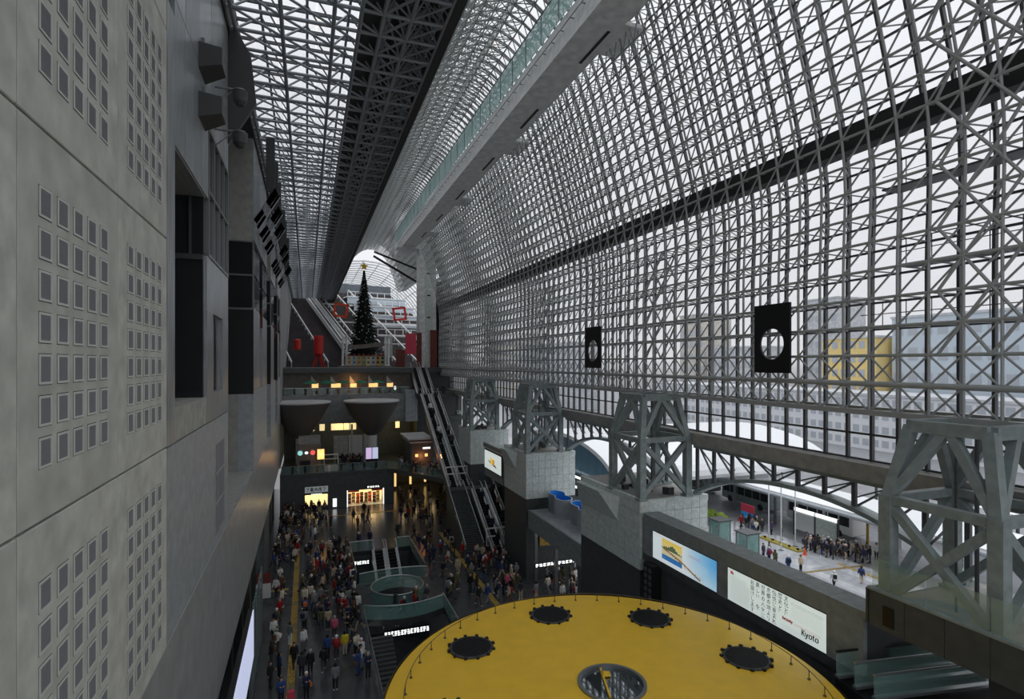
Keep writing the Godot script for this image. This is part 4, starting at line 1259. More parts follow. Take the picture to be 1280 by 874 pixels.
# ---------------------------------------------------------------- flat print and lettering
func paint_line(im: Image, a: Vector2, b: Vector2, r: float, c: Color) -> void:
	var n := maxi(1, int(a.distance_to(b)))
	for i in n + 1:
		var p := a.lerp(b, float(i) / n)
		im.fill_rect(Rect2i(int(p.x - r), int(p.y - r), maxi(1, int(2 * r)), maxi(1, int(2 * r))), c)

# brush strokes on a ten by ten grid, one entry for each character of the board's text
const STROKES := {
	"文": [[5, 0, 5, 2], [1, 2, 9, 2], [3, 2, 7, 7], [7, 7, 9.5, 9.5], [7, 2, 4, 7], [4, 7, 0.5, 9.5]],
	"化": [[3.5, 0, 0.5, 5], [2.4, 3, 2.4, 9.5], [6, 0.5, 6, 8.5], [6, 8.5, 9.5, 8.5], [9.5, 8.5, 9.5, 7], [9.5, 2.5, 6, 5]],
	"と": [[3, 0.5, 4, 4.5], [8.5, 2.5, 3, 6], [3, 6, 2.5, 8], [2.5, 8, 4, 9.2], [4, 9.2, 8.5, 9.2]],
	"、": [[1, 0.5, 3, 3]],
	"歴": [[1, 0.5, 9.5, 0.5], [1.5, 0.5, 0.5, 9.5], [2.5, 2, 9, 2], [4, 1, 4, 5], [7.5, 1, 7.5, 5], [3, 9.3, 9.5, 9.3], [6, 5.5, 6, 9.3], [6, 7.3, 8.5, 7.3], [3.7, 6.5, 3.7, 9.3]],
	"史": [[2, 2, 8, 2], [8, 2, 8, 5], [2, 2, 2, 5], [2, 5, 8, 5], [5, 0, 5, 5], [5, 5, 1, 9.5], [3, 6, 9.5, 9.5]],
	"伝": [[3, 0, 0.5, 4.5], [2, 3, 2, 9.5], [4.5, 1.5, 9, 1.5], [4, 4.5, 9.7, 4.5], [6.5, 4.5, 4.5, 9], [4.5, 9, 9.3, 8.5], [8, 6.5, 9.7, 9.5]],
	"統": [[2, 0, 0.7, 2.5], [0.7, 2.5, 3, 3], [3, 3, 0.6, 5.5], [2, 5.5, 2, 9.5], [6.7, 0, 6.7, 2], [4.2, 2, 9.6, 2], [6.5, 2, 5, 4.5], [5, 4.5, 9, 4.5], [5.7, 5.5, 4, 9.5], [8, 5.5, 8, 9.2], [8, 9.2, 9.8, 9.2]],
	"に": [[1.5, 0.5, 1.3, 9.5], [4.5, 2, 9, 2], [4.5, 6, 4.5, 8.5], [4.5, 8.5, 9.3, 8.8]],
	"育": [[5, 0, 5, 1.5], [0.8, 1.5, 9.2, 1.5], [4, 1.5, 2, 4], [2, 4, 8.5, 3.6], [2.5, 5, 2.5, 9.5], [2.5, 5, 7.5, 5], [7.5, 5, 7.5, 9.5], [2.5, 6.6, 7.5, 6.6], [2.5, 8.2, 7.5, 8.2]],
	"ま": [[1.5, 2, 8.5, 2], [2, 4.5, 8, 4.5], [5, 0.3, 5, 8], [5, 8, 3, 9.3], [3, 9.3, 1.5, 8], [1.5, 8, 5, 7.2], [5, 7.2, 9, 9.3]],
	"れ": [[2.5, 0.3, 2.5, 9.7], [0.5, 3, 4, 3], [4, 3, 0.5, 8], [2.5, 5.5, 6, 2.5], [6, 2.5, 7, 8.5], [7, 8.5, 9.7, 8]],
	"京": [[5, 0, 5, 1.5], [0.8, 1.7, 9.2, 1.7], [2.3, 3, 7.7, 3], [7.7, 3, 7.7, 5.5], [2.3, 5.5, 7.7, 5.5], [2.3, 3, 2.3, 5.5], [5, 5.5, 5, 9.5], [2.5, 7, 1, 9], [7.5, 7, 9, 9]],
	"都": [[0.5, 2, 5.5, 2], [3, 0.3, 3, 3.8], [0.3, 3.8, 6, 3.8], [5.7, 0.8, 1, 6], [1.5, 5.5, 5, 5.5], [1.5, 5.5, 1.5, 9.5], [5, 5.5, 5, 9.5], [1.5, 7.4, 5, 7.4], [1.5, 9.3, 5, 9.3], [6.8, 0.5, 6.8, 9.7], [6.8, 0.7, 9.3, 0.7], [9.3, 0.7, 8, 4], [8, 4, 9.5, 6], [9.5, 6, 7.5, 7.5]],
	"の": [[5, 2, 4, 8], [4, 8, 1.5, 8], [1.5, 8, 1.5, 5], [1.5, 5, 5, 1.5], [5, 1.5, 8.5, 4], [8.5, 4, 8, 7.5], [8, 7.5, 5.5, 9.3]],
	"地": [[0.3, 3.5, 4, 3.5], [2, 0.8, 2, 8], [0.2, 8.4, 4.2, 7.5], [4.6, 4, 9.5, 2.6], [9.5, 2.6, 9, 6.5], [7, 0.3, 7, 7], [5.2, 1.8, 5.2, 9], [5.2, 9, 9.7, 9], [9.7, 9, 9.7, 7.6]],
	"よ": [[5, 0.5, 5, 8], [5, 3, 8.5, 3], [5, 8, 3, 9.3], [3, 9.3, 1.5, 8], [1.5, 8, 5, 7.2], [5, 7.2, 9, 9]],
	"り": [[2.5, 0.8, 2.3, 5.5], [7, 0.5, 7, 6], [7, 6, 4, 9.7]],
	"世": [[0.4, 3.3, 9.6, 3.3], [2, 1, 2, 9], [2, 9, 9, 9], [5, 0.3, 5, 6], [8, 0.3, 8, 6], [5, 6, 8, 6]],
	"界": [[2, 0.5, 8, 0.5], [8, 0.5, 8, 4.5], [2, 4.5, 8, 4.5], [2, 0.5, 2, 4.5], [2, 2.5, 8, 2.5], [5, 0.5, 5, 5], [5, 4.8, 0.6, 7.3], [5, 4.8, 9.4, 7.3], [3.6, 6.5, 2.5, 9.7], [6.5, 6.5, 6.5, 9.7]],
	"人": [[5, 0.5, 5, 3], [5, 3, 0.7, 9.5], [5, 3, 9.3, 9.5]],
	"々": [[4, 0.5, 1, 5], [3.5, 2.5, 8, 2.5], [8, 2.5, 3, 8], [4, 5, 6.5, 8.5]],
	"美": [[3, 0, 4, 1.5], [7, 0, 6, 1.5], [1, 1.8, 9, 1.8], [1.7, 3.3, 8.3, 3.3], [1, 4.9, 9, 4.9], [5, 1.8, 5, 6.5], [0.5, 6.5, 9.5, 6.5], [5, 6.5, 1, 9.7], [5, 6.8, 9.3, 9.7]],
	"し": [[3, 0.5, 3, 7.5], [3, 7.5, 5, 9.2], [5, 9.2, 8.5, 7]],
	"い": [[1.8, 1.5, 2.2, 7.5], [2.2, 7.5, 3.8, 7], [7, 2, 8.5, 6.5]],
	"を": [[1.5, 2, 8.5, 2], [4.5, 0.3, 1.5, 5.5], [1.5, 5.5, 5, 4.5], [5, 4.5, 5.5, 7], [9, 4.5, 3.5, 7.5], [3.5, 7.5, 4, 9.3], [4, 9.3, 8.5, 9.3]],
	"お": [[1, 2.8, 6, 2.8], [3.3, 0.5, 3.3, 9], [3.3, 9, 1, 7.5], [1, 7.5, 6.5, 4.5], [6.5, 4.5, 8.8, 7], [8.8, 7, 6, 9.3], [7.5, 1.3, 9.2, 3]],
	"届": [[1.5, 0.7, 9, 0.7], [9, 0.7, 9, 3], [1.5, 3, 9, 3], [1.5, 0.7, 0.6, 9.7], [3, 5, 9, 5], [9, 5, 9, 9.6], [3, 5, 3, 9.6], [3, 9.4, 9, 9.4], [6, 3.8, 6, 9.4], [3, 7.2, 9, 7.2]],
	"け": [[1.8, 0.7, 1.5, 9.5], [4.5, 3, 9.5, 3], [7.3, 0.5, 7.3, 6], [7.3, 6, 5.5, 9.5]],
	"す": [[0.6, 2.2, 9.4, 2.2], [5.5, 0.3, 5.5, 6], [5.5, 6, 3.5, 6], [3.5, 6, 3.5, 4.3], [3.5, 4.3, 5.5, 4.3], [5.5, 6, 4, 9.7]],
	"案": [[5, 0, 5, 1], [1, 1, 9, 1], [1, 1, 1, 2.3], [9, 1, 9, 2.3], [1, 3.5, 9, 3.5], [4.5, 2, 3, 5], [3, 5, 8, 5.6], [7, 3, 2, 5.8], [0.7, 7, 9.3, 7], [5, 6, 5, 9.8], [4.8, 7, 1, 9.5], [5.2, 7, 9, 9.5]],
	"内": [[1.5, 2.5, 1.5, 9.6], [1.5, 2.5, 8.5, 2.5], [8.5, 2.5, 8.5, 9.6], [5, 0.3, 5, 3.5], [5, 3.5, 2.8, 7.5], [5, 4, 7.4, 7.2]],
	"所": [[0.7, 1, 4.8, 1], [1, 3, 4.4, 3], [4.4, 3, 4.4, 5.5], [1, 5.5, 4.4, 5.5], [1, 3, 0.6, 9.5], [9, 0.4, 5.8, 1.6], [5.8, 1.6, 5, 9.5], [5.8, 4, 9.7, 4], [8, 4, 8, 9.7]],
	"?": [[2.5, 2.5, 4, 0.8], [4, 0.8, 7, 1.2], [7, 1.2, 7.6, 3.4], [7.6, 3.4, 5, 6], [5, 6, 5, 7.2], [5, 8.8, 5, 9.5]]}

func paint_text(im: Image, s: String, at: Vector2, size: float, down: bool, c: Color, r := 1.0) -> void:
	var p := at
	for ch in s:
		if STROKES.has(ch):
			for k in STROKES[ch]:
				paint_line(im, p + Vector2(k[0], k[1]) * size / 10.0, p + Vector2(k[2], k[3]) * size / 10.0, r, c)
		p += Vector2(0, size * 1.12) if down else Vector2(size * 1.15, 0)

func small_print(im: Image, x0: int, y0: int, x1: int, y1: int, pitch: int, c: Color) -> void:
	var y := y0
	while y < y1:
		var x := x0
		while x < x1:
			var w := rng.randi_range(3, 8)
			im.fill_rect(Rect2i(x, y, mini(w, x1 - x), maxi(1, pitch / 3)), c)
			x += w + rng.randi_range(1, 4)
		y += pitch

func print_material(im: Image, e: float) -> StandardMaterial3D:
	var t := ImageTexture.create_from_image(im)
	var m := StandardMaterial3D.new()
	m.albedo_texture = t; m.roughness = 0.5
	if e > 0.0:
		m.emission_enabled = true
		m.emission_texture = t; m.emission = Color.WHITE; m.emission_energy_multiplier = e
		m.emission_operator = BaseMaterial3D.EMISSION_OP_MULTIPLY
	return m

func print_sheet(called: String, parent: Node, tl: Vector3, tr: Vector3, bl: Vector3, m: Material, label := "") -> MeshInstance3D:
	var br := tr + bl - tl
	var nn := (tr - tl).cross(bl - tl).normalized() * -1.0
	var a := []
	a.resize(Mesh.ARRAY_MAX)
	a[Mesh.ARRAY_VERTEX] = PackedVector3Array([tl, tr, br, tl, br, bl])
	a[Mesh.ARRAY_NORMAL] = PackedVector3Array([nn, nn, nn, nn, nn, nn])
	a[Mesh.ARRAY_TEX_UV] = PackedVector2Array([Vector2(0, 0), Vector2(1, 0), Vector2(1, 1), Vector2(0, 0), Vector2(1, 1), Vector2(0, 1)])
	var me := ArrayMesh.new()
	me.add_surface_from_arrays(Mesh.PRIMITIVE_TRIANGLES, a)
	me.surface_set_material(0, m)
	return inst(called, me, parent, label)

func build_boards() -> void:
	# wall with the two long light boards
	var w := thing("board_wall", "dark wall carrying the two long light boards", "wall", P(20, 0, 16))
	var o := w.position
	bx("wall_body", M.podium_dark, w, P(20.0, 0, 15.4) - o, P(20.9, 9.0, 30.3) - o)
	bx("wall_body", M.podium_dark, w, P(20.05, 9.0, 15.4) - o, P(20.9, 11.3, 30.3) - o)
	for i in 9:
		bx("coping", M.podium, w, P(19.85, 11.3, 15.3 + 1.66 * i) - o, P(21.05, 11.55, 15.3 + 1.66 * i + 1.64) - o)
	for fr in [[15.4, 17.0], [22.7, 23.5], [29.3, 30.3]]:
		bx("surround", M.podium, w, P(19.85, 9.1, fr[0]) - o, P(20.06, 10.8, fr[1]) - o)
	bx("end_wall", M.podium_dark, w, P(20.9, 0, 15.4) - o, P(24.9, 11.3, 15.8) - o)
	bx("surround", M.podium, w, P(19.85, 10.8, 15.4) - o, P(20.06, 11.3, 30.3) - o)
	bx("surround", M.podium_dark, w, P(19.85, 8.7, 15.4) - o, P(20.06, 9.1, 30.3) - o)
	# board one: pale blue sheet with a small landscape print
	var im := Image.create(512, 148, false, Image.FORMAT_RGB8)
	for x in 512:
		for y in 148:
			var u := clampf((x - 260.0) / 250.0, 0, 1)
			im.set_pixel(x, y, Color(0.90, 0.94, 0.95).lerp(Color(0.35, 0.68, 0.92), u * clampf(1.2 - y / 170.0, 0, 1)))
	for y in 112:
		var c := Color(0.93, 0.80, 0.36).lerp(Color(0.90, 0.86, 0.66), y / 56.0) if y < 52 else Color(0.84, 0.80, 0.66)
		if y > 84: c = Color(0.22, 0.47, 0.72)
		im.fill_rect(Rect2i(84, 14 + y, 172, 1), c)
	for x in 172:
		var h := 27.0 * exp(-pow((x - 92) / 36.0, 2)) + 9.0 * exp(-pow((x - 30) / 26.0, 2)) + 3.0 * sin(x * 0.35)
		im.fill_rect(Rect2i(84 + x, int(64 - h), 1, int(h) + 4), Color(0.30, 0.45, 0.33) if x % 3 else Color(0.42, 0.40, 0.26))
	for k in 5:
		paint_line(im, Vector2(98, 66 + k), Vector2(250, 92 + k), 2.0, Color(0.62, 0.42, 0.24))
		paint_line(im, Vector2(250, 92 + k), Vector2(395, 136 + k), 2.5, Color(0.66, 0.50, 0.30))
	for k in 90:
		var t := rng.randf()
		var q := Vector2(100, 64).lerp(Vector2(420, 140), t) + Vector2(rng.randf_range(-6, 6), rng.randf_range(-6 - 8 * t, 10 * t))
		im.fill_rect(Rect2i(int(q.x), int(q.y), 4, 4), [Color(0.2, 0.22, 0.3), Color(0.75, 0.3, 0.2), Color(0.85, 0.75, 0.45), Color(0.3, 0.45, 0.35)][k % 4])
	small_print(im, 300, 36, 400, 44, 6, Color(0.85, 0.4, 0.45))
	small_print(im, 380, 60, 450, 90, 9, Color(0.75, 0.86, 0.92))
	small_print(im, 24, 116, 110, 130, 8, Color(0.7, 0.74, 0.76))
	var b1 := thing("light_board", "lit pale blue light board with a small landscape print", "billboard", P(19.8, 9.1, 26.3), 0.0, "long light boards")
	bx("case", M.black, b1, P(19.86, 9.1, 23.5) - b1.position, P(19.92, 10.78, 29.25) - b1.position)
	print_sheet("printed_sheet", b1, P(19.85, 10.75, 29.2) - b1.position, P(19.85, 10.75, 23.52) - b1.position, P(19.85, 9.15, 29.2) - b1.position, print_material(im, 0.5))
	# board two: white sheet with columns of writing
	var im2 := Image.create(1024, 300, false, Image.FORMAT_RGB8)
	im2.fill(Color(0.86, 0.91, 0.90))
	var ink := Color(0.3, 0.34, 0.35)
	var lines := ["お届けします", "美しい　を", "世界の人々に", "京都の地より", "伝統に育まれ", "歴史と、", "文化と、"]
	for i in 7:
		paint_text(im2, lines[i], Vector2(276 + 60 * i, 10), 43, true, ink, 2.3)
	for k in [[30, 66, 220, 92], [30, 104, 262, 230], [30, 240, 262, 285]]:
		small_print(im2, k[0], k[1], k[2], k[3], 12, Color(0.60, 0.64, 0.65))
	small_print(im2, 706, 40, 1000, 62, 14, Color(0.5, 0.54, 0.56))
	for i in 18:
		small_print(im2, 712 + 16 * i, 76, 720 + 16 * i, 170, 9, Color(0.62, 0.66, 0.67))
	small_print(im2, 610, 196, 980, 212, 12, Color(0.72, 0.5, 0.5))
	small_print(im2, 600, 252, 900, 284, 10, Color(0.64, 0.68, 0.68))
	small_print(im2, 180, 196, 250, 210, 8, Color(0.8, 0.62, 0.64))
	for k in 3: paint_line(im2, Vector2(36 + 12 * k, 22), Vector2(44 + 12 * k, 40), 4.0, Color(0.68, 0.28, 0.3))
	paint_line(im2, Vector2(38, 42), Vector2(72, 44), 4.0, Color(0.60, 0.2, 0.24))
	var b2 := thing("light_board", "lit white light board with columns of writing ending in the word Kyoto", "billboard", P(19.8, 9.1, 19.9), 0.0, "long light boards")
	bx("case", M.black, b2, P(19.86, 9.1, 17.0) - b2.position, P(19.92, 10.78, 22.72) - b2.position)
	print_sheet("printed_sheet", b2, P(19.85, 10.75, 22.7) - b2.position, P(19.85, 10.75, 17.02) - b2.position, P(19.85, 9.15, 22.7) - b2.position, print_material(im2, 0.55))
	text("Kyoto", b2, P(19.84, 9.3, 18.25) - b2.position, -PI / 2, 0.25, M.black)
	text("beauty", b2, P(19.84, 9.6, 19.25) - b2.position, -PI / 2, 0.13, M.red)
	# lights of the boards: soft panels just in front of their faces
	for d in [26.3, 19.9]:
		var al := AreaLight3D.new()
		al.name = numbered("board_light")
		al.area_size = Vector2(5.6, 1.5); al.light_color = Color(0.94, 0.98, 1.0); al.light_energy = 0.5; al.shadow_enabled = true
		al.area_range = 30.0
		add_child(al)
		al.position = P(19.7, 9.95, d); al.rotation.y = PI / 2
	# food picture on the next block
	var im3 := Image.create(128, 96, false, Image.FORMAT_RGB8)
	im3.fill(Color(0.88, 0.92, 0.90))
	for k in 26: paint_line(im3, Vector2(30 - k * 0.2 + k, 50 + k * 0.5), Vector2(84 + k * 0.4, 62 + k * 0.4), 1.2, Color(0.14, 0.13, 0.13))
	im3.fill_rect(Rect2i(46, 34, 32, 30), Color(0.93, 0.78, 0.36)); im3.fill_rect(Rect2i(46, 28, 30, 9), Color(0.97, 0.88, 0.55)); im3.fill_rect(Rect2i(66, 36, 12, 28), Color(0.80, 0.60, 0.24))
	small_print(im3, 12, 76, 50, 88, 5, Color(0.55, 0.6, 0.58))
	var b3 := thing("food_screen", "lit white screen with a yellow cake on a black plate", "screen", P(19.6, 8.8, 60))
	bx("case", M.black, b3, P(19.66, 8.7, 57.0) - b3.position, P(19.78, 10.95, 63.3) - b3.position)
	print_sheet("picture", b3, P(19.64, 10.85, 63.1) - b3.position, P(19.64, 10.85, 57.1) - b3.position, P(19.64, 8.8, 63.1) - b3.position, print_material(im3, 0.6))
	var bk := thing("screen_block", "dark block with flat pale roof behind the lit food screen", "plinth", P(21, 8.4, 60))
	bx("body", M.podium, bk, P(19.8, 7.8, 56.95) - bk.position, P(25, 11.0, 63.6) - bk.position)
	bx("roof", M.tile_b, bk, P(19.7, 11.0, 56.95) - bk.position, P(25.0, 11.2, 63.7) - bk.position)
	bx("parapet", M.podium, bk, P(19.65, 11.2, 56.95) - bk.position, P(19.9, 11.6, 63.7) - bk.position)

const ORD := ["first", "second", "third", "fourth", "fifth", "sixth", "seventh", "eighth"]

func build_objects() -> void:
	bowl("dark bowl canopy on a white column with round grey rim", 9.35, 88.6, 4.15)
	bowl("dark bowl canopy partly behind the corner of the left building", -0.9, 88.6, 4.2)
	build_boards()
	build_disc()
	# long escalators up to the tree deck, in two flights, and the lower pair
	for i in 2:
		var x := 17.5 + 1.55 * i
		escalator("escalator", ["upper escalator of the long flight, beside the open stairwell", "upper escalator of the long flight, beside the tiled block"][i], P(x, 5.2, 69.6), P(x, 16.0, 88.3), 0.85, "long escalators")
		escalator("escalator", ["top escalator reaching the tree deck, beside the stairwell", "top escalator reaching the tree deck, beside the white pylon"][i], P(x, 16.0, 91.4), P(x, 20.2, 98.3), 0.85, "long escalators")
		escalator("escalator", ["lower escalator rising from the concourse, beside the broad stairs", "lower escalator rising from the concourse, beside the dark block"][i], P(19.9 + 1.7 * i, 0, 58.6), P(19.9 + 1.7 * i, 5.2, 67.5), 0.9, "lower escalators")
	var ld := thing("escalator_landing", "dark landing between the two flights of the long escalators", "landing", P(19.3, 5.2, 89.6))
	bx("slab", M.slab, ld, P(16.9, 15.6, 88.4) - ld.position, P(21.0, 16.0, 91.2) - ld.position)
	bx("rear_panel", M.dark_metal, ld, P(20.9, 16.0, 88.4) - ld.position, P(21.0, 17.2, 91.2) - ld.position)
	var lg := thing("second_floor_landing", "dark landing where lower and long escalators meet", "landing", P(20, 0, 69))
	bx("slab", M.slab, lg, P(16.6, 4.7, 67.7) - lg.position, P(23.2, 5.2, 69.5) - lg.position)
	# crossing gate frames over the escalator ends
	for g in [[16.9, 19.7, 6.6, 71.0, "pale gate frame over the foot of the long escalators"], [19.0, 22.8, 1.4, 60.3, "pale gate frame over the foot of the lower escalators"]]:
		var t := thing("gate_frame", g[4], "frame", P(g[0], g[2], g[3]))
		for k in 2: member("bar", M.white, t, P(g[0], g[2] + 0.9 * k, g[3]) - t.position, P(g[1], g[2] + 0.9 * k, g[3]) - t.position, 0.14, 0.14)
		for k in 3: member("post", M.white, t, P(lerpf(g[0], g[1], k / 2.0), g[2] - 1.4, g[3]) - t.position, P(lerpf(g[0], g[1], k / 2.0), g[2] + 0.9, g[3]) - t.position, 0.1, 0.1)
	# broad stairs left of the lower escalators
	var bs := thing("broad_stairs", "dark broad stairs beside the lower escalators with steel rails", "stairs", P(18, 0, 63))
	for i in 29: bx("step", M.podium_dark, bs, P(16.4, 0, 59.6 + 0.31 * i) - bs.position, P(18.6, 0.18 * (i + 1), 59.91 + 0.31 * i) - bs.position)
	for x in [16.4, 18.5]:
		member("handrail", M.steel, bs, P(x, 1.0, 59.6) - bs.position, P(x, 6.2, 68.6) - bs.position, 0.09, 0.09, true)
		var gp := MB.new()
		gp.plate([P(x, 0.1, 59.6) - bs.position, P(x, 5.2, 68.6) - bs.position, P(x, 6.1, 68.6) - bs.position, P(x, 0.95, 59.6) - bs.position], Vector3(0.03, 0, 0))
		obj("glass_pane", gp, M.rail_glass, bs)
	# dark block beside the lower escalators and the long canopy with its cups
	var cb := thing("side_block", "dark block between the lower escalators and the canopy", "plinth", P(23, 0, 55))
	bx("body", M.podium_dark, cb, P(23.2, 0, 57.0) - cb.position, P(24.5, 7.8, 69.0) - cb.position)
	bx("lit_panel", M.tile, cb, P(23.1, 1.0, 57.4) - cb.position, P(23.2, 4.0, 58.8) - cb.position)
	var cn := thing("canopy", "grey flat canopy over the side entrance carrying blue-lined cups", "canopy", P(22.5, 0, 43))
	bx("roof", M.blue_panel, cn, P(20.0, 6.6, 38.7) - cn.position, P(25, 6.9, 49.9) - cn.position)
	bx("fascia", M.podium, cn, P(19.9, 5.2, 38.7) - cn.position, P(20.1, 6.94, 49.9) - cn.position)
	bx("fascia", M.podium, cn, P(20.1, 5.2, 49.7) - cn.position, P(25, 6.6, 49.9) - cn.position)
	for i in 3: bx("column", M.grey_steel, cn, P(20.3, 0, 40.0 + 4.6 * i) - cn.position, P(20.6, 5.8, 40.3 + 4.6 * i) - cn.position)
	bx("hanging_sign", M.tactile, cn, P(21.0, 3.4, 49.6) - cn.position, P(22.2, 5.0, 49.7) - cn.position, "yellow hanging sign")
	bx("light_strip", M.lamp_white, cn, P(20.9, 5.5, 39) - cn.position, P(21.2, 5.6, 49) - cn.position)
	var al := AreaLight3D.new()
	al.name = "canopy_light"; al.area_size = Vector2(0.3, 10.0); al.light_energy = 2.0; al.shadow_enabled = true; al.area_range = 30.0
	add_child(al)
	al.position = P(21.05, 5.4, 44); al.rotation.x = -PI / 2
	cup("grey figure-eight cup with blue lining on the canopy, next to the tiled block wall", 22.2, 47.6)
	cup("grey figure-eight cup with blue lining on the canopy, beside the tower block corner", 22.4, 43.2)
	lit_sign("lit_sign", "long lit sign hanging over the crowd below the canopy", P(19.0, 2.8, 46.05), P(23.4, 3.2, 45.95), 12, M.lamp_white)
	lit_sign("direction_sign", "black direction sign with yellow characters beneath the white board", P(15.6, 8.2, 24.05), P(17.6, 8.7, 23.95), 7, M.lamp_warm)
	# black speaker grid on the wall by board one
	var sp := thing("speaker_column", "black column of small loudspeakers on the wall beside the landscape board", "loudspeaker", P(19.7, 6.2, 29.0))
	bx("case", M.black_metal, sp, Vector3(-0.35, 0, -0.45), Vector3(0.3, 2.6, 0.45))
	for r in 6:
		for q in 2: member("driver", M.mullion, sp, Vector3(-0.37, 0.3 + 0.4 * r, -0.22 + 0.44 * q), Vector3(-0.34, 0.3 + 0.4 * r, -0.22 + 0.44 * q), 0.3, 0.3, true)
	# escalator passing below the big tower's terrace
	var e := thing("dark_escalator", "dark escalator with green glass sides and steel rails under the big tower", "escalator", P(22.3, 8, 15.2))
	var o := e.position
	var a := P(18.95, 9.0, 15.8); var b := P(27.5, 9.0, 14.35)
	for k in 3:
		var off := Vector3(0, 0, 0.75 * k)
		member("handrail", M.steel if k else M.black, e, a + off + Vector3(0, 1.0 - 0.06 * k, 0) - o, b + off + Vector3(0, 1.0 - 0.06 * k, 0) - o, 0.1, 0.1, true)
		var g := MB.new()
		g.bar(a + off + Vector3(0, 0.5, 0) - o, b + off + Vector3(0, 0.5, 0) - o, 0.03, 0.85)
		obj("glass_panel", g, M.rail_glass, e)
		member("skirt", M.steel, e, a + off + Vector3(0, 0.05, 0) - o, b + off + Vector3(0, 0.05, 0) - o, 0.2, 0.1)
	var body := MB.new()
	body.bar(a + Vector3(0, -1.2, 0.75) - o, b + Vector3(0, -1.2, 0.75) - o, 1.9, 2.2)
	obj("casing", body, M.black_metal, e)
	# black square frames with a round hole in the lattice
	for q in [[21.1, 23.4, 20.5, 24.0, "black square panel with a round hole in the lattice wall, nearer the big tower"], [40.0, 42.6, 20.6, 24.0, "black square panel with a round hole farther along the lattice wall"]]:
		var t := thing("round_hole_panel", q[4], "panel", P(22.2, q[2], (q[0] + q[1]) * 0.5), 0.0, "black panels with round holes")
		var hw: float = (q[1] - q[0]) * 0.5; var hh: float = q[3] - q[2]
		var pm := MB.new()
		var cy := hh * 0.42; var rr := hw * 0.68
		var angs := []
		for k in 32: angs.append(TAU * k / 32)
		for c in [atan2(hh - cy, hw), PI - atan2(hh - cy, hw), PI + atan2(cy, hw), TAU - atan2(cy, hw)]: angs.append(c)
		angs.sort()
		for k in angs.size():
			var t0: float = angs[k]; var t1: float = angs[(k + 1) % angs.size()]
			var sq := func(tt: float) -> Vector3:
				var c := cos(tt); var s := sin(tt)
				var sc := minf(hw / maxf(absf(c), 1e-4), (hh - cy if s > 0 else cy) / maxf(absf(s), 1e-4))
				return Vector3(0, cy + s * sc, c * sc)
			pm.hexa([Vector3(0, cy + rr * sin(t0), rr * cos(t0)), Vector3(0, cy + rr * sin(t1), rr * cos(t1)), sq.call(t1), sq.call(t0),
				Vector3(0.12, cy + rr * sin(t0), rr * cos(t0)), Vector3(0.12, cy + rr * sin(t1), rr * cos(t1)), sq.call(t1) + Vector3(0.12, 0, 0), sq.call(t0) + Vector3(0.12, 0, 0)])
		obj("plate", pm, M.black, t)
	# pieces on the left wall: loudspeakers, dome cameras, roof brackets
	for k in 2:
		var y := 31.9 - 1.75 * k
		var ls := thing("loudspeaker", ["dark horn loudspeaker on the metal cladding, upper of two", "dark horn loudspeaker on the metal cladding, lower of two"][k], "loudspeaker", P(-3.6, y, 23.0))
		var m := MB.new()
		m.hexa([Vector3(0, -0.45, 0.7), Vector3(0.75, -0.25, 0.7), Vector3(0.75, -0.25, -0.3), Vector3(0, -0.45, -0.7), Vector3(0, 0.45, 0.7), Vector3(0.75, 0.35, 0.7), Vector3(0.75, 0.35, -0.3), Vector3(0, 0.45, -0.7)])
		obj("horn", m, M.dark_metal, ls)
		bx("bracket", M.grey_steel, ls, Vector3(0, 0.45, -0.1), Vector3(0.1, 0.9, 0.1))
		var dc := thing("dome_camera", ["dome camera beside the upper loudspeaker", "dome camera on an arm beside the lower loudspeaker"][k], "camera", P(-3.6, y + 0.25, 26.0))
		var dm := MB.new()
		dm.lathe(Vector3(0.95, 0, 0), [Vector2(0.0, -0.4), Vector2(0.15, -0.35), Vector2(0.27, -0.18), Vector2(0.3, 0), Vector2(0.3, 0.25), Vector2(0.2, 0.33), Vector2(0, 0.35)], 18)
		obj("dome", dm, M.dark_metal, dc)
		member("arm", M.grey_steel, dc, Vector3(0, 0.3, 0), Vector3(0.95, 0.3, 0), 0.1, 0.1, true)
		member("stay", M.grey_steel, dc, Vector3(0, -0.4, 0), Vector3(0.7, 0.25, 0), 0.06, 0.06, true)
	var br := [[30.2, 0.0], [44.0, 0.0], [49.0, 0.0], [54.5, 0.0], [64.2, 0.0], [69.0, 0.0], [78.2, 0.0]]
	for k in br.size():
		var d: float = br[k][0]
		var t := thing("roof_bracket", "slanted grey roof bracket on the left building, %s after the big plate" % ORD[k - 1] if k else "big dark steel bracket plate at the end of the metal cladding", "bracket", P(-3.6, 31.5, d), 0.0, "roof brackets along the left building" if k else "")
		var m := MB.new()
		if k == 0:
			m.plate([Vector3(-0.7, 2.6, 0), Vector3(0.0, 0.1, 0), Vector3(1.25, 2.3, 0), Vector3(1.0, 4.6, 0), Vector3(0.4, 5.7, 0), Vector3(-0.7, 5.7, 0)], Vector3(0, 0, -0.3))
			obj("plate", m, M.dark_metal, t)
		else:
			m.plate([Vector3(0.0, -0.2, 0), Vector3(0.3, -0.9, 0), Vector3(0.85, 0.0, 0), Vector3(0.55, 0.6, 0)], Vector3(0, 0, -0.3))
			m.plate([Vector3(0.8, 1.15, 0), Vector3(1.15, 0.6, 0), Vector3(1.75, 1.6, 0), Vector3(1.4, 2.2, 0)], Vector3(0, 0, -0.3))
			m.plate([Vector3(0.0, -0.2, 0), Vector3(0.2, -0.5, 0), Vector3(1.65, 1.75, 0), Vector3(1.4, 2.2, 0)], Vector3(0, 0, -0.3))
			m.plate([Vector3(0.2, -0.7, 0), Vector3(0.3, -0.9, 0), Vector3(1.75, 1.6, 0), Vector3(1.65, 1.75, 0)], Vector3(0, 0, -0.3))
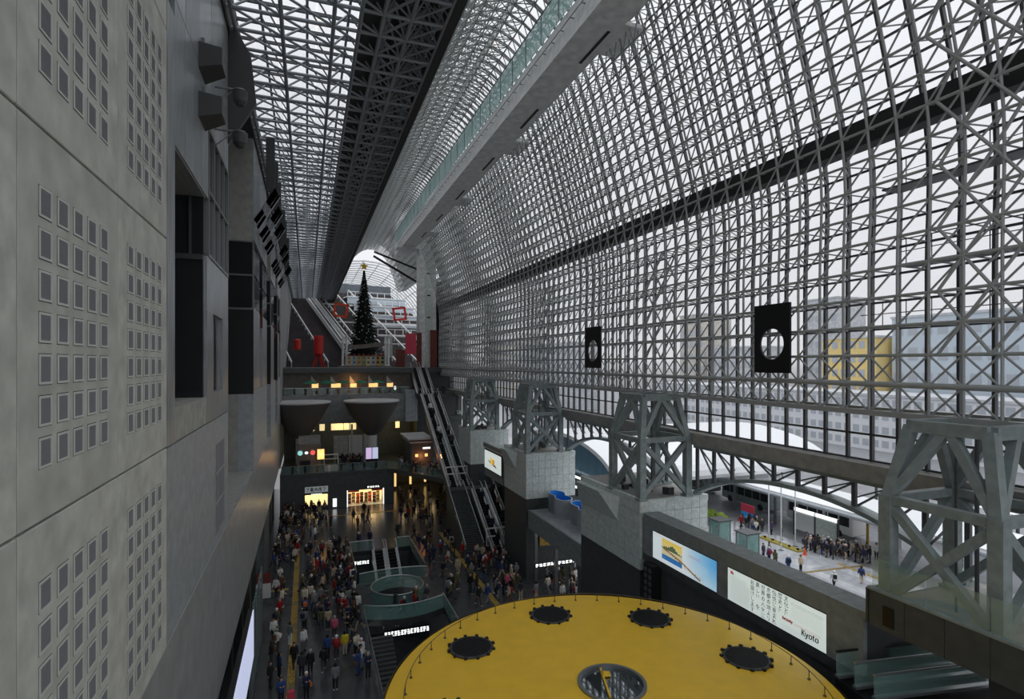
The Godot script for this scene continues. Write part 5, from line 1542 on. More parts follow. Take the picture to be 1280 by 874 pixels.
			obj("plate", m, M.clad_b, t)
			bx("strut", M.dark_metal, t, Vector3(0.8, 1.9, -0.2), Vector3(1.4, 5.8, -0.05))
	# lit screen strip along the lower left, with its glass parapet
	var ls2 := thing("screen_strip", "long glowing pale screen strip along the left shopfronts", "screen", P(-3.0, 3.4, 30))
	bx("case", M.black, ls2, P(-3.3, 3.3, 20.0) - ls2.position, P(-3.05, 6.35, 36.8) - ls2.position)
	for i in 7: bx("screen_module", M.screen_blue, ls2, P(-3.05, 3.45, 20.0 + 2.4 * i) - ls2.position, P(-3.0, 6.25, 22.37 + 2.4 * i) - ls2.position)
	var sa := AreaLight3D.new()
	sa.name = "screen_light"; sa.area_size = Vector2(16.0, 2.8); sa.light_color = Color(0.85, 0.88, 1.0); sa.light_energy = 0.8; sa.shadow_enabled = true; sa.area_range = 40.0
	add_child(sa)
	sa.position = P(-2.9, 4.85, 28.4); sa.rotation.y = -PI / 2
	var gs := thing("glass_screen", "tall green-tinted glass screen standing past the glowing strip", "screen", P(-3.2, 0, 42))
	for i in 4: bx("glass_pane", M.green_glass, gs, P(-3.25, 0.2, 37.2 + 2.2 * i) - gs.position, P(-3.2, 5.6, 39.3 + 2.2 * i) - gs.position)
	for i in 5: bx("post", M.grey_steel, gs, P(-3.3, 0, 37.1 + 2.2 * i) - gs.position, P(-3.15, 5.7, 37.2 + 2.2 * i) - gs.position)
	var nb := thing("notice_stand", "white and orange notice board by the left shopfronts", "board", P(-3.6, 0, 53.5))
	bx("poster", M.white, nb, Vector3(-0.6, 0.4, -0.05), Vector3(0.6, 1.7, 0.05)); bx("poster", M.brick, nb, Vector3(-0.6, 1.7, -0.05), Vector3(0.6, 2.6, 0.05))
	bx("post", M.grey_steel, nb, Vector3(-0.05, 0, -0.1), Vector3(0.05, 2.7, -0.05))
	# far wall signs
	var im := Image.create(256, 64, false, Image.FORMAT_RGB8)
	im.fill(Color(0.62, 0.65, 0.66))
	paint_text(im, "?案内所?", Vector2(12, 12), 40, false, Color(0.12, 0.13, 0.14), 2.6)
	var s1 := thing("office_sign", "pale grey sign with dark characters above the ticket window", "sign", P(1.25, 2.4, 84.9))
	bx("case", M.dark_metal, s1, Vector3(-1.6, 0.05, -0.08), Vector3(1.6, 0.95, 0))
	print_sheet("printed_face", s1, Vector3(-1.57, 0.93, 0.01), Vector3(1.57, 0.93, 0.01), Vector3(-1.57, 0.07, 0.01), print_material(im, 0.35))
	lit_sign("lit_sign", "short lit white sign above the bright far shop", P(8.3, 2.55, 84.95), P(10.1, 2.9, 84.85), 5, M.lamp_white)
	lit_sign("lit_sign", "tiny lit white sign under the office sign", P(0.5, 2.18, 84.95), P(2.0, 2.34, 84.88), 8, M.lamp_white)
	var vs := thing("poster_stand", "white poster on the dark far wall beside the ticket window", "poster", P(3.75, 0.2, 84.9))
	bx("poster", M.lamp_white, vs, Vector3(-0.27, 0.0, -0.05), Vector3(0.27, 1.2, 0.02)); bx("frame", M.dark_metal, vs, Vector3(-0.32, -0.2, -0.08), Vector3(0.32, 1.25, -0.04))
	# goods in the bright shop
	for i in 8:
		var sh := thing("shop_shelf", "shelf with %s goods in the bright far shop, %s from the ticket window" % [["brick-red", "yellow", "orange"][i % 3], ORD[i]], "shelf", P(5.9 + 0.6 * i, 0, 86.3 + 0.5 * (i % 2)), 0.0, "goods shelves in the far shop")
		bx("frame", M.white, sh, Vector3(-0.25, 0, -0.25), Vector3(0.25, 0.1, 0.25)); bx("back", M.dark_metal, sh, Vector3(-0.25, 0.1, -0.25), Vector3(0.25, 1.6, -0.2))
		for r in 3:
			bx("board", M.white, sh, Vector3(-0.25, 0.5 * r + 0.1, -0.2), Vector3(0.25, 0.5 * r + 0.15, 0.25))
			bx("goods", [M.brick, M.tactile, M.orange][i % 3], sh, Vector3(-0.2, 0.5 * r + 0.15, -0.1), Vector3(0.2, 0.5 * r + 0.42, 0.2))
	# second floor: booth, lantern, partitions, screens
	var bo := thing("booth", "brown booth with three round lit signs on the second floor", "booth", P(0.4, 5.2, 86.7))
	bx("body", M.brown_wall, bo, Vector3(-1.7, 0, -1.0), Vector3(1.5, 4.0, 1.0)); bx("roof", M.beam_concrete, bo, Vector3(-1.6, 4.0, -1.0), Vector3(1.4, 5.2, 0.2))
	glow("teal_sign", 150, 214, 210, 0.8); glow("red_sign", 226, 92, 90, 0.8)
	for k in 3: member("round_sign", [M.teal_sign, M.lamp_white, M.red_sign][k], bo, Vector3(-1.35 + 0.85 * k, 2.9, 1.0), Vector3(-1.35 + 0.85 * k, 2.9, 1.05), 0.72 if k != 1 else 0.5, 0.72 if k != 1 else 0.4, true)
	bx("doorway", M.black_metal, bo, Vector3(-1.4, 0, 1.0), Vector3(0.0, 1.8, 1.03))
	var la := thing("lantern_panel", "warm glowing six-square lantern panel beside the booth", "lamp", P(1.85, 7.1, 85.45))
	for r in 3:
		for q in 2: bx("paper_square", M.lamp_warm, la, Vector3(-0.48 + 0.5 * q, 0.5 * r, -0.05), Vector3(-0.03 + 0.5 * q, 0.46 + 0.5 * r, 0.0))
	bx("frame", M.brown_wall, la, Vector3(-0.55, -0.06, -0.1), Vector3(0.55, 1.52, -0.04))
	light(P(1.85, 7.8, 85.3), Color(1, 0.75, 0.4), 1.2, 0.4)
	var kf := thing("white_stall", "white frame stall with pale counter beside the lantern panel", "stall", P(3.3, 5.2, 86.4))
	for s in [-1, 1]:
		bx("post", M.white, kf, Vector3(0.95 * s - 0.06, 0, -0.1), Vector3(0.95 * s + 0.06, 2.4, 0.1))
	bx("beam", M.white, kf, Vector3(-1.0, 2.3, -0.1), Vector3(1.0, 2.45, 0.1)); bx("beam", M.white, kf, Vector3(-1.0, 1.7, -0.1), Vector3(1.0, 1.8, 0.1)); bx("counter", M.white, kf, Vector3(-0.9, 0, 0), Vector3(0.9, 0.8, 0.5))
	for i in 3:
		var pt := thing("partition", ["pinkish folding partition on the second floor", "white folding partition between the two slim posts", "white folding partition beside the white column"][i], "partition", P(3.9 + 2.25 * i, 5.2, 92.0))
		for q in 3: bx("leaf", M.white if i else M.precast, pt, Vector3(0.72 * q, 0, -0.04), Vector3(0.72 * q + 0.7, 4.4, 0.04))
		bx("foot", M.grey_steel, pt, Vector3(0.0, 0, -0.3), Vector3(2.1, 0.05, 0.3))
	for i in 2:
		var scn := thing("video_screen", ["violet lit video screen on the second floor", "white lit video screen beside the column"][i], "screen", P(8.75 + 0.95 * i, 6.5, 87.0))
		glow("violet", 216, 190, 236, 0.7)
		bx("display", M.violet if i == 0 else M.screen_blue, scn, Vector3(-0.42, 0, -0.02), Vector3(0.42, 1.7, 0.03)); bx("case", M.black, scn, Vector3(-0.47, -1.3, -0.1), Vector3(0.47, 1.76, -0.03))
	for i in 2:
		var po := thing("slim_post", "slim pale post on the second floor between the partitions", "post", P(6.6 + 1.95 * i, 5.2, 91.4), 0.0, "slim posts on the second floor")
		member("shaft", M.bowl_rim, po, Vector3.ZERO, Vector3(0, 6.2, 0), 0.3, 0.3, true); bx("base_plate", M.dark_metal, po, Vector3(-0.25, 0, -0.25), Vector3(0.25, 0.05, 0.25))
	# corner shop on the second floor with the pale stepped roof edge
	var cs := thing("corner_shop", "dark corner shop with pale stepped roof edge beside the long escalators", "shop", P(16.0, 5.2, 84))
	bx("body", M.podium_dark, cs, Vector3(-1.9, 0, -4), Vector3(1.2, 4.2, 3.0))
	for k in 3: bx("roof_edge", M.bowl_rim if k % 2 == 0 else M.dark_metal, cs, Vector3(-2.1 - 0.15 * k, 4.2 + 0.25 * k, -4), Vector3(1.3, 4.42 + 0.25 * k, 3.2 + 0.15 * k))
	for k in 2: bx("warm_sign", M.lamp_warm, cs, Vector3(-1.3 + 1.4 * k, 2.2, 3.0), Vector3(-0.9 + 1.4 * k, 2.6, 3.06))
	bx("white_sign", M.lamp_white, cs, Vector3(-0.2, 3.3, 3.0), Vector3(0.9, 3.55, 3.06))
	light(P(15.6, 7.4, 80.2), Color(1, 0.6, 0.35), 1.5, 0.3)
	# cafe terrace: parasols, tables, plants, little lit signs
	var px := [0.4, 3.0, 5.6, 8.3, 11.0]
	for i in 5:
		var u := thing("parasol", "green parasol on the cafe terrace, %s from the left building" % ORD[i], "parasol", P(px[i], 16.0, 94.6), 0.0, "green parasols on the terrace")
		member("pole", M.grey_steel, u, Vector3.ZERO, Vector3(0, 2.2, 0), 0.06, 0.06, true)
		var pm := MB.new(); pm.lathe(Vector3(0, 1.75, 0), [Vector2(1.15, 0), Vector2(0.6, 0.3), Vector2(0, 0.5)], 8)
		obj("cover", pm, M.green, u)
		var tb := thing("cafe_table", "round cafe table on the terrace, %s from the left building" % ORD[i], "table", P(px[i] + 0.7, 16.0, 94.2), 0.0, "cafe tables on the terrace")
		var tm := MB.new(); tm.lathe(Vector3.ZERO, [Vector2(0.45, 0.7), Vector2(0.45, 0.74), Vector2(0, 0.74)], 14); tm.lathe(Vector3.ZERO, [Vector2(0.25, 0), Vector2(0.04, 0.03), Vector2(0.04, 0.7)], 10)
		obj("top_and_stem", tm, M.white, tb)
	var ls3 := thing("oval_lamp", "small oval lit sign on the terrace railing", "lamp", P(13.6, 16.9, 93.3))
	member("glass", M.lamp_white, ls3, Vector3(0, 0, -0.05), Vector3(0, 0, 0.05), 0.4, 0.75, true); bx("stem", M.green, ls3, Vector3(-0.1, -0.8, -0.05), Vector3(0.1, -0.35, 0.05))
	build_deck()

func cup(label: String, x: float, d: float) -> void:
	var c := thing("figure_eight_cup", label, "cup", P(x, 6.9, d), 0.0, "blue-lined cups on the canopy")
	var outer := MB.new(); var inner := MB.new(); var rim := MB.new()
	var n := 48; var h := 1.75
	var pt := func(i: int, off: float) -> Vector3:
		var t := TAU * i / n
		var r := 1.25 * (0.86 + 0.42 * cos(2.0 * t)) + off
		return Vector3(r * sin(t) * 1.0 + 0.18 * cos(t), 0, -r * cos(t) * 1.35)
	var up := Vector3(0, h, 0)
	for i in n:
		var a: Vector3 = pt.call(i, 0); var b: Vector3 = pt.call(i + 1, 0); var p: Vector3 = pt.call(i, -0.09); var q: Vector3 = pt.call(i + 1, -0.09)
		var na := Vector3(a.x, 0, a.z).normalized(); var nb := Vector3(b.x, 0, b.z).normalized()
		outer.tris(a, b, b + up, na, nb, nb); outer.tris(a, b + up, a + up, na, nb, na)
		inner.tris(p, q, q + up, -na, -nb, -nb); inner.tris(p, q + up, p + up, -na, -nb, -na)
		inner.tris(Vector3(0, 0.15, 0), p + Vector3(0, 0.15, 0), q + Vector3(0, 0.15, 0), Vector3.UP, Vector3.UP, Vector3.UP)
		rim.tris(a + up, b + up, q + up, Vector3.UP, Vector3.UP, Vector3.UP); rim.tris(a + up, q + up, p + up, Vector3.UP, Vector3.UP, Vector3.UP)
	obj("outer_wall", outer, M.blue_panel, c)
	obj("lining", inner, M.blue, c, "bright blue lining")
	obj("rim", rim, M.bowl_rim, c)

func build_disc() -> void:
	var t := thing("disc_canopy", "large round yellow canopy disc with dark round lights and thin railing", "canopy", P(10.58, 9.0, 18.17))
	var R := 8.31; var rh := 0.93; var ring := 6.05; var rc := 1.21
	# top skin: a ring of eight sectors with round openings would be hidden by the covers, so the skin is a shallow dome
	var sk := MB.new()
	var prof := [Vector2(R - 0.02, -0.28), Vector2(R + 0.02, -0.1), Vector2(R - 0.06, 0.0)]
	for i in range(1, 15):
		var rr := lerpf(R - 0.06, rc, i / 14.0)
		prof.append(Vector2(rr, 0.16 * (1.0 - pow(rr / R, 2))))
	sk.lathe(Vector3.ZERO, prof, 96)
	obj("skin", sk, M.yellow, t)
	var us := MB.new()
	us.lathe(Vector3.ZERO, [Vector2(0.6, -2.2), Vector2(5.0, -1.4), Vector2(R - 0.3, -0.35), Vector2(R - 0.02, -0.28)], 64)
	obj("underside", us, M.podium_dark, t)
	var ed := MB.new()
	ed.lathe(Vector3.ZERO, [Vector2(R + 0.02, -0.26), Vector2(R + 0.08, -0.2), Vector2(R + 0.08, -0.05), Vector2(R + 0.0, 0.02)], 96)
	obj("edge_band", ed, M.rim_brown, t)
	for k in 8:
		var an := TAU * k / 8 + deg_to_rad(2.0)
		var c := Vector3(ring * cos(an), 0.075, ring * sin(an))
		var dm := MB.new()
		dm.lathe(c, [Vector2(rh, -0.08), Vector2(rh, 0.05), Vector2(rh - 0.1, 0.07), Vector2(rh - 0.1, 0.045), Vector2(0.0, 0.045)], 32)
		var rl := obj("round_light", dm, M.dark_metal, t, "dark round light cover with studded rim")
		var rb := MB.new()
		for q in 22:
			var z := -rh + 0.14 + 0.075 * q
			var wv := sqrt(maxf(0.0, pow(rh - 0.12, 2) - z * z))
			rb.box(c + Vector3(-wv, 0.045, z), c + Vector3(wv, 0.065, z + 0.035))
		obj("grating", rb, M.black_metal, rl)
		for q in 12:
			var ca := TAU * q / 12
			var e := c + Vector3((rh + 0.02) * cos(ca), 0, (rh + 0.02) * sin(ca))
			bx("clamp", M.black_metal, rl, e + Vector3(-0.06, -0.05, -0.06), e + Vector3(0.06, 0.1, 0.06))
	# middle opening: glass that mirrors the lattice above, with a yellow arm
	var mg := MB.new()
	mg.lathe(Vector3.ZERO, [Vector2(rc - 0.06, 0.1), Vector2(0, 0.1)], 40)
	mat("mirror_glass", 150, 158, 162, 0.03, 0.9)
	var mid := obj("middle_glass", mg, M.mirror_glass, t, "round mirroring glass in the middle")
	var mr := MB.new()
	mr.lathe(Vector3.ZERO, [Vector2(rc + 0.06, 0.1), Vector2(rc + 0.06, 0.22), Vector2(rc - 0.06, 0.22), Vector2(rc - 0.06, 0.08)], 40)
	obj("glass_rim", mr, M.grey_steel, t)
	var ar := MB.new()
	ar.bar(Vector3(-0.5, 0.16, 0.75), Vector3(0.1, 0.16, -1.05), 0.07, 0.06)
	ar.plate([Vector3(0.0, 0.14, -0.85), Vector3(0.3, 0.14, -0.7), Vector3(0.2, 0.14, -0.45), Vector3(-0.05, 0.14, -0.5)], Vector3(0, 0.05, 0))
	obj("yellow_arm", ar, M.yellow, mid)
	# low cable railing near the edge
	var nst := 44
	for k in nst:
		var an := TAU * k / nst
		var e := Vector3((R - 0.75) * cos(an), 0.03, (R - 0.75) * sin(an))
		var s := MB.new()
		s.tube(e, e + Vector3(0, 0.36, 0), 0.018, 6, -1.0, true); s.lathe(e, [Vector2(0.06, 0), Vector2(0.06, 0.03), Vector2(0.018, 0.05)], 8)
		obj("stanchion", s, M.rim_brown, t)
	var cb := MB.new()
	for k in 96:
		var a0 := TAU * k / 96; var a1 := TAU * (k + 1) / 96
		cb.tube(Vector3((R - 0.75) * cos(a0), 0.37, (R - 0.75) * sin(a0)), Vector3((R - 0.75) * cos(a1), 0.37, (R - 0.75) * sin(a1)), 0.017, 5)
	obj("cable", cb, M.rim_brown, t)
	var hh := MB.new()
	for q in [[-3.2, 1.2, -2.2, 1.2], [-2.2, 1.2, -2.0, 2.4], [-3.2, 1.2, -3.3, 2.4]]:
		hh.bar(Vector3(q[0], 0.145, q[1]), Vector3(q[2], 0.145, q[3]), 0.02, 0.012)
	hh.bar(Vector3(-2.75, 0.15, 1.55), Vector3(-2.6, 0.15, 1.55), 0.05, 0.03)
	obj("hatch", hh, M.rim_brown, t)
	var co := MB.new()
	co.lathe(Vector3.ZERO, [Vector2(0.9, -9.0), Vector2(0.75, -2.0)], 24)
	obj("column", co, M.grey_steel, t)

# ---------------------------------------------------------------- deck at the far end: tree, stairs, pylon
func build_deck() -> void:
	# decorated tree
	var t := thing("christmas_tree", "tall dark decorated christmas tree with a gold star on the far deck", "tree", P(9.45, 20.2, 102))
	var tr := MB.new()
	tr.lathe(Vector3.ZERO, [Vector2(0.4, 0), Vector2(0.35, 2.5)], 12)
	obj("trunk", tr, M.brown_wall, t)
	var g := MB.new()
	var layers := 26
	for k in layers:
		var y := 1.8 + 15.2 * k / layers
		var r := 3.35 * pow(1.0 - float(k) / (layers + 1), 0.92)
		var n := maxi(9, int(30 * r / 3.3))
		for i in n:
			var a := TAU * (i + 0.5 * (k % 2)) / n + rng.randf_range(-0.06, 0.06)
			var tip := Vector3(cos(a) * r * rng.randf_range(0.86, 1.08), y - 0.25, sin(a) * r * rng.randf_range(0.86, 1.08))
			var s := Vector3(-sin(a), 0, cos(a)) * (0.16 + r * 0.11)
			var root := Vector3(cos(a), 0, sin(a)) * r * 0.25 + Vector3(0, y + 0.75, 0)
			g.tri(tip, root + s, root - s); g.tri(tip, root - s, root + s)
			g.tri(tip, root + s * 0.4 - Vector3(0, 0.55, 0), root - s * 0.4 - Vector3(0, 0.1, 0))
	obj("foliage", g, M.tree, t, "dark green branches in tiers", true)
	var core := MB.new()
	core.lathe(Vector3.ZERO, [Vector2(2.3, 1.8), Vector2(1.2, 9.0), Vector2(0.1, 17.2)], 16)
	obj("inner_cone", core, M.tree, t)
	var or_ := MB.new()
	for k in 240:
		var f := rng.randf()
		var r := 3.3 * (1.0 - f) + 0.05
		var a := rng.randf() * TAU
		or_.lathe(Vector3(cos(a) * r, 1.9 + 15.0 * f, sin(a) * r), [Vector2(0, -0.11), Vector2(0.11, 0), Vector2(0, 0.11)], 6)
	obj("ornaments", or_, M.bowl_rim, t, "small pale baubles all over the tree", true)
	var stp := PackedVector2Array()
	for k in 10: stp.append(Vector2(cos(TAU * k / 10 + PI / 2), sin(TAU * k / 10 + PI / 2)) * (0.8 if k % 2 == 0 else 0.36))
	var sm := MB.new()
	for k in 10:
		var a := stp[k]; var b := stp[(k + 1) % 10]
		for z in [-1, 1]:
			sm.tris(Vector3(0, 17.9, 0.22 * z), Vector3(a.x, 17.9 + a.y, 0), Vector3(b.x, 17.9 + b.y, 0), Vector3(0, 0, z), Vector3(0, 0, z), Vector3(0, 0, z))
	obj("star", sm, M.yellow, t, "gold star on the tip")
	# stage around the tree: brown base, little painted houses, white posts and a banner
	var b := thing("tree_stage", "brown planter stage with white posts and a banner before the tree", "stage", P(9.3, 20.2, 96.9))
	bx("planter", M.brown_wall, b, Vector3(-4.4, -0.7, -1.6), Vector3(4.4, 0.35, 0.0))
	for x in [-3.7, -3.1, 3.3, 3.8]:
		var pm := MB.new(); pm.lathe(Vector3(x, 0.35, -0.8), [Vector2(0.3, 0), Vector2(0.2, 0.2), Vector2(0.2, 3.6 if absf(x) > 3.2 else 4.6), Vector2(0.3, 3.8 if absf(x) > 3.2 else 4.9), Vector2(0, 5.4)], 10)
		obj("post", pm, M.white, b)
	var bn := MB.new()
	bn.hexa([Vector3(-3.4, 3.0, -0.7), Vector3(3.4, 3.7, -0.7), Vector3(3.4, 3.7, -0.8), Vector3(-3.4, 3.0, -0.8), Vector3(-3.4, 3.7, -0.7), Vector3(3.4, 4.4, -0.7), Vector3(3.4, 4.4, -0.8), Vector3(-3.4, 3.7, -0.8)])
	obj("banner", bn, M.brown_wall, b)
	mat("house_a", 214, 190, 150, 0.8); mat("house_b", 160, 184, 196, 0.8); mat("house_c", 206, 160, 90, 0.8); mat("house_d", 148, 160, 120, 0.8)
	for k in 8:
		var h := thing("painted_house", ["cream painted toy house", "pale blue painted toy house", "ochre painted toy house", "green painted toy house"][k % 4] + " before the tree, %s in the row" % ORD[k], "house", P(6.6 + 0.78 * k, 20.55, 97.1), 0.0, "painted toy houses before the tree")
		var hh := 1.6 + 0.5 * ((k * 3) % 3)
		bx("front", [M.house_a, M.house_b, M.house_c, M.house_d][k % 4], h, Vector3(-0.38, 0, -0.3), Vector3(0.38, hh, 0.0))
		var rf := MB.new(); rf.plate([Vector3(-0.42, hh, -0.3), Vector3(0.42, hh, -0.3), Vector3(0, hh + 0.5, -0.3)], Vector3(0, 0, 0.3))
		obj("gable", rf, M.brick, h)
		for r in 2: bx("window", M.dark_glass, h, Vector3(-0.2, 0.4 + 0.7 * r, 0), Vector3(0.2, 0.8 + 0.7 * r, 0.02))
	# red figures
	var rd := thing("red_sculpture", "red cylinder sculpture standing on splayed red legs", "sculpture", P(1.75, 20.2, 97.5))
	var rm := MB.new(); rm.lathe(Vector3(0, 0, 0), [Vector2(0.72, 2.3), Vector2(0.75, 2.4), Vector2(0.75, 5.2), Vector2(0.7, 5.3), Vector2(0, 5.3)], 20); rm.lathe(Vector3.ZERO, [Vector2(0.3, 1.9), Vector2(0.72, 2.3)], 20)
	obj("body", rm, M.red, rd)
	for s in [[-1.0, 0.3], [1.0, 0.3], [-0.5, -0.5], [0.5, -0.5]]: member("leg", M.red, rd, Vector3(s[0], 0, s[1]), Vector3(s[0] * 0.25, 2.2, s[1] * 0.3), 0.24, 0.24, true)
	bx("base", M.dark_metal, rd, Vector3(-1.4, 0, -0.8), Vector3(1.4, 0.1, 0.8))
	var rl := thing("red_lantern", "red lantern hanging by the left building on the far deck", "lantern", P(-1.5, 24.0, 97.0))
	var lm := MB.new(); lm.lathe(Vector3.ZERO, [Vector2(0.3, -0.9), Vector2(0.55, -0.75), Vector2(0.55, 0.75), Vector2(0.3, 0.9)], 14)
	obj("body", lm, M.red, rl); member("cord", M.black, rl, Vector3(0, 0.9, 0), Vector3(0, 13.5, 0), 0.04, 0.04, true)
	# white pylon
	var py := thing("white_pylon", "tall pale pylon carrying the end of the walkway bridge", "column", P(20.6, 20.2, 102.5))
	bx("shaft", M.bridge_white, py, Vector3(-1.5, 0, -1.4), Vector3(1.6, 21.5, 1.4))
	for y in [6.5, 14.5]: bx("face_panel", M.tile, py, Vector3(-0.4, y, 1.4), Vector3(1.0, y + 7.6, 1.46))
	bx("head_beam", M.bridge_white, py, Vector3(-5.5, 21.5, -1.5), Vector3(2.0, 22.6, 1.5))
	for k in 3: bx("marker", M.black, py, Vector3(-0.1, 9.0 + 4.0 * k, 1.46), Vector3(0.5, 9.25 + 4.0 * k, 1.5))
	var st := thing("stay_beam", "dark slanted steel beams below the bridge end", "beam", P(16, 38, 106))
	member("beam", M.black_metal, st, Vector3(-4.5, 2.8, 0), Vector3(3.5, -1.6, 0), 0.35, 0.35)
	member("beam", M.black_metal, st, Vector3(-4.5, 3.4, 1), Vector3(3.5, 0.6, 1), 0.3, 0.3)
	# panels at its foot
	var ip := [[16.5, 18.4, 22.6, 26.3, "pink", "bright pink panel beside the pylon foot"], [18.5, 19.4, 20.2, 26.5, "brick", "brick chimney panel beside the pylon foot"], [21.0, 22.2, 20.2, 27.0, "brick", "brick panel right at the lattice end"], [14.8, 16.4, 20.2, 23.4, "brick", "low brick wall beside the tree stage"], [12.9, 14.2, 22.0, 25.6, "precast", "pale pink board behind the tree stage"]]
	for q in ip:
		var p := thing("deck_panel", q[5], "panel", P(q[0], 20.2, 100.6))
		bx("face", M[q[4]], p, Vector3(0, q[2] - 20.2, -0.1), Vector3(q[1] - q[0], q[3] - 20.2, 0.1)); bx("foot", M.dark_metal, p, Vector3(0, 0, -0.3), Vector3(q[1] - q[0], 0.1, 0.3))
	# grand staircase climbing away to the left
	var gs := thing("grand_staircase", "huge grey staircase climbing away behind the tree, with white rails", "stairs", P(12, 20.2, 112), deg_to_rad(12.1))
	var sm2 := MB.new()
	var ns := 120
	mat("stair_dark", 84, 78, 80, 0.8, 0.0, "blotch", 0.1); mat("stair_blue", 116, 124, 132, 0.7, 0.0, "blotch", 0.1)
	for k in ns:
		var y := 0.17 * k; var z := -0.42 * k
		sm2.quad(Vector3(-22, y, z), Vector3(22, y, z), Vector3(22, y + 0.17, z), Vector3(-22, y + 0.17, z))
		sm2.quad(Vector3(-22, y + 0.17, z), Vector3(22, y + 0.17, z), Vector3(22, y + 0.17, z - 0.42), Vector3(-22, y + 0.17, z - 0.42))
	obj("steps", sm2, M.stair_dark, gs, "long run of grey steps", true)
	for x in [-15.0, -8.5, 0.5, 5.0, 9.5, 14.5]:
		member("handrail", M.white, gs, Vector3(x, 1.0, 0), Vector3(x, 1.0 + 20.2, -50), 0.22, 0.3)
		for k in 18: member("rail_post", M.white, gs, Vector3(x, 1.12 * k, -2.77 * k), Vector3(x, 1.12 * k + 1.0, -2.77 * k), 0.12, 0.12)
	for k in 3:
		bx("cross_rail", M.bowl_rim, gs, Vector3(-2, 4.9 + 5.4 * k, -12.0 - 13.3 * k), Vector3(22, 5.2 + 5.4 * k, -11.8 - 13.3 * k))
	for k in 2:
		var x := -3.2 + 1.7 * k
		var em := MB.new()
		em.hexa([Vector3(x - 0.5, 0.2, 0), Vector3(x + 0.5, 0.2, 0), Vector3(x + 0.5, 20.4, -50), Vector3(x - 0.5, 20.4, -50), Vector3(x - 0.5, 1.3, 0), Vector3(x + 0.5, 1.3, 0), Vector3(x + 0.5, 21.5, -50), Vector3(x - 0.5, 21.5, -50)])
		obj("escalator_casing", em, M.bridge_white, gs)
		member("handrail", M.black, gs, Vector3(x, 1.45, 0), Vector3(x, 21.65, -50), 0.25, 0.2)
	bx("head_wall", M.stair_blue, gs, Vector3(-22, 0, -51.5), Vector3(22, 23.0, -50.5))
	# white terraces and rails beside the stairs
	var wt := thing("white_terraces", "pale stepped terraces with white railings high beside the staircase", "terrace", P(22, 20.2, 135), deg_to_rad(12.1))
	for k in 5:
		bx("floor_slab", M.bridge_white, wt, Vector3(-8, 7.0 + 2.8 * k, -6.0 * k - 2), Vector3(8, 7.3 + 2.8 * k, -6.0 * k + 4))
		for q in 9: member("rail_post", M.white, wt, Vector3(-8 + 2.0 * q, 7.3 + 2.8 * k, -6.0 * k + 4), Vector3(-8 + 2.0 * q, 8.5 + 2.8 * k, -6.0 * k + 4), 0.14, 0.14)
		member("rail", M.white, wt, Vector3(-8, 8.5 + 2.8 * k, -6.0 * k + 4), Vector3(8, 8.5 + 2.8 * k, -6.0 * k + 4), 0.14, 0.14)
		bx("glass_front", M.bld_blue, wt, Vector3(-8, 4.6 + 2.8 * k, -6.0 * k + 3.6), Vector3(8, 7.0 + 2.8 * k, -6.0 * k + 3.7))
	# two square lit frames hung over the stairs
	for q in [[6.7, 32.2, 124.0, "orange", "orange square frame tilted above the stairs, beside the tree"], [19.2, 31.9, 125.0, "red", "dark red square frame above the stairs, beside the pylon"]]:
		var f := thing("square_frame", q[4], "frame", P(q[0], q[1], q[2]))
		f.rotation.z = deg_to_rad(-9.0) if q[3] == "orange" else deg_to_rad(8.0)
		for s in [-1, 1]:
			bx("side", M[q[3]], f, Vector3(1.25 * s - 0.22, -1.45, -0.2), Vector3(1.25 * s + 0.22, 1.45, 0.2))
			bx("side", M[q[3]], f, Vector3(-1.45, 1.25 * s - 0.22, -0.2), Vector3(1.45, 1.25 * s + 0.22, 0.2))
		member("hanger", M.grey_steel, f, Vector3(0, 1.4, 0), Vector3(0, 9, 0), 0.06, 0.06, true)
	# bright lattice roof farther away, over the stairs
	var fr := thing("far_lattice_roof", "pale arched lattice roof over the staircase far away", "roof", P(14, 20, 152))
	for k in 12:
		var am := MB.new()
		for i in 16:
			var t0 := PI * (0.08 + 0.84 * i / 16.0); var t1 := PI * (0.08 + 0.84 * (i + 1) / 16.0)
			am.tube(Vector3(22 * cos(t0), 4 + 24 * sin(t0), -4.0 * k), Vector3(22 * cos(t1), 4 + 24 * sin(t1), -4.0 * k), 0.28, 6)
		obj("arch_rib", am, M.bridge_white, fr)
	for i in 15:
		var t0 := PI * (0.08 + 0.84 * i / 14.0)
		member("purlin", M.bridge_white, fr, Vector3(22 * cos(t0), 4 + 24 * sin(t0), 0), Vector3(22 * cos(t0), 4 + 24 * sin(t0), -44), 0.3, 0.3, true)
	var gw := thing("deck_side_wall", "grey wall with panels along the left of the far deck", "wall", P(-5, 20.2, 120))
	for k in 8: bx("panel", M.clad_b if k % 2 else M.grey_wall, gw, Vector3(-0.5, 0, 19 - 4.8 * (k + 1)), Vector3(0.5, 15.0, 19.0 - 4.8 * k - 0.05))

# ---------------------------------------------------------------- people
# joints with radii; the field round the tapered bones is joined smoothly and meshed as surface nets
func seg(p: Vector3, a: Vector3, b: Vector3, ra: float, rb: float) -> float:
	var ab := b - a
	var t := clampf((p - a).dot(ab) / ab.length_squared(), 0.0, 1.0)
	return p.distance_to(a + ab * t) - lerpf(ra, rb, t)

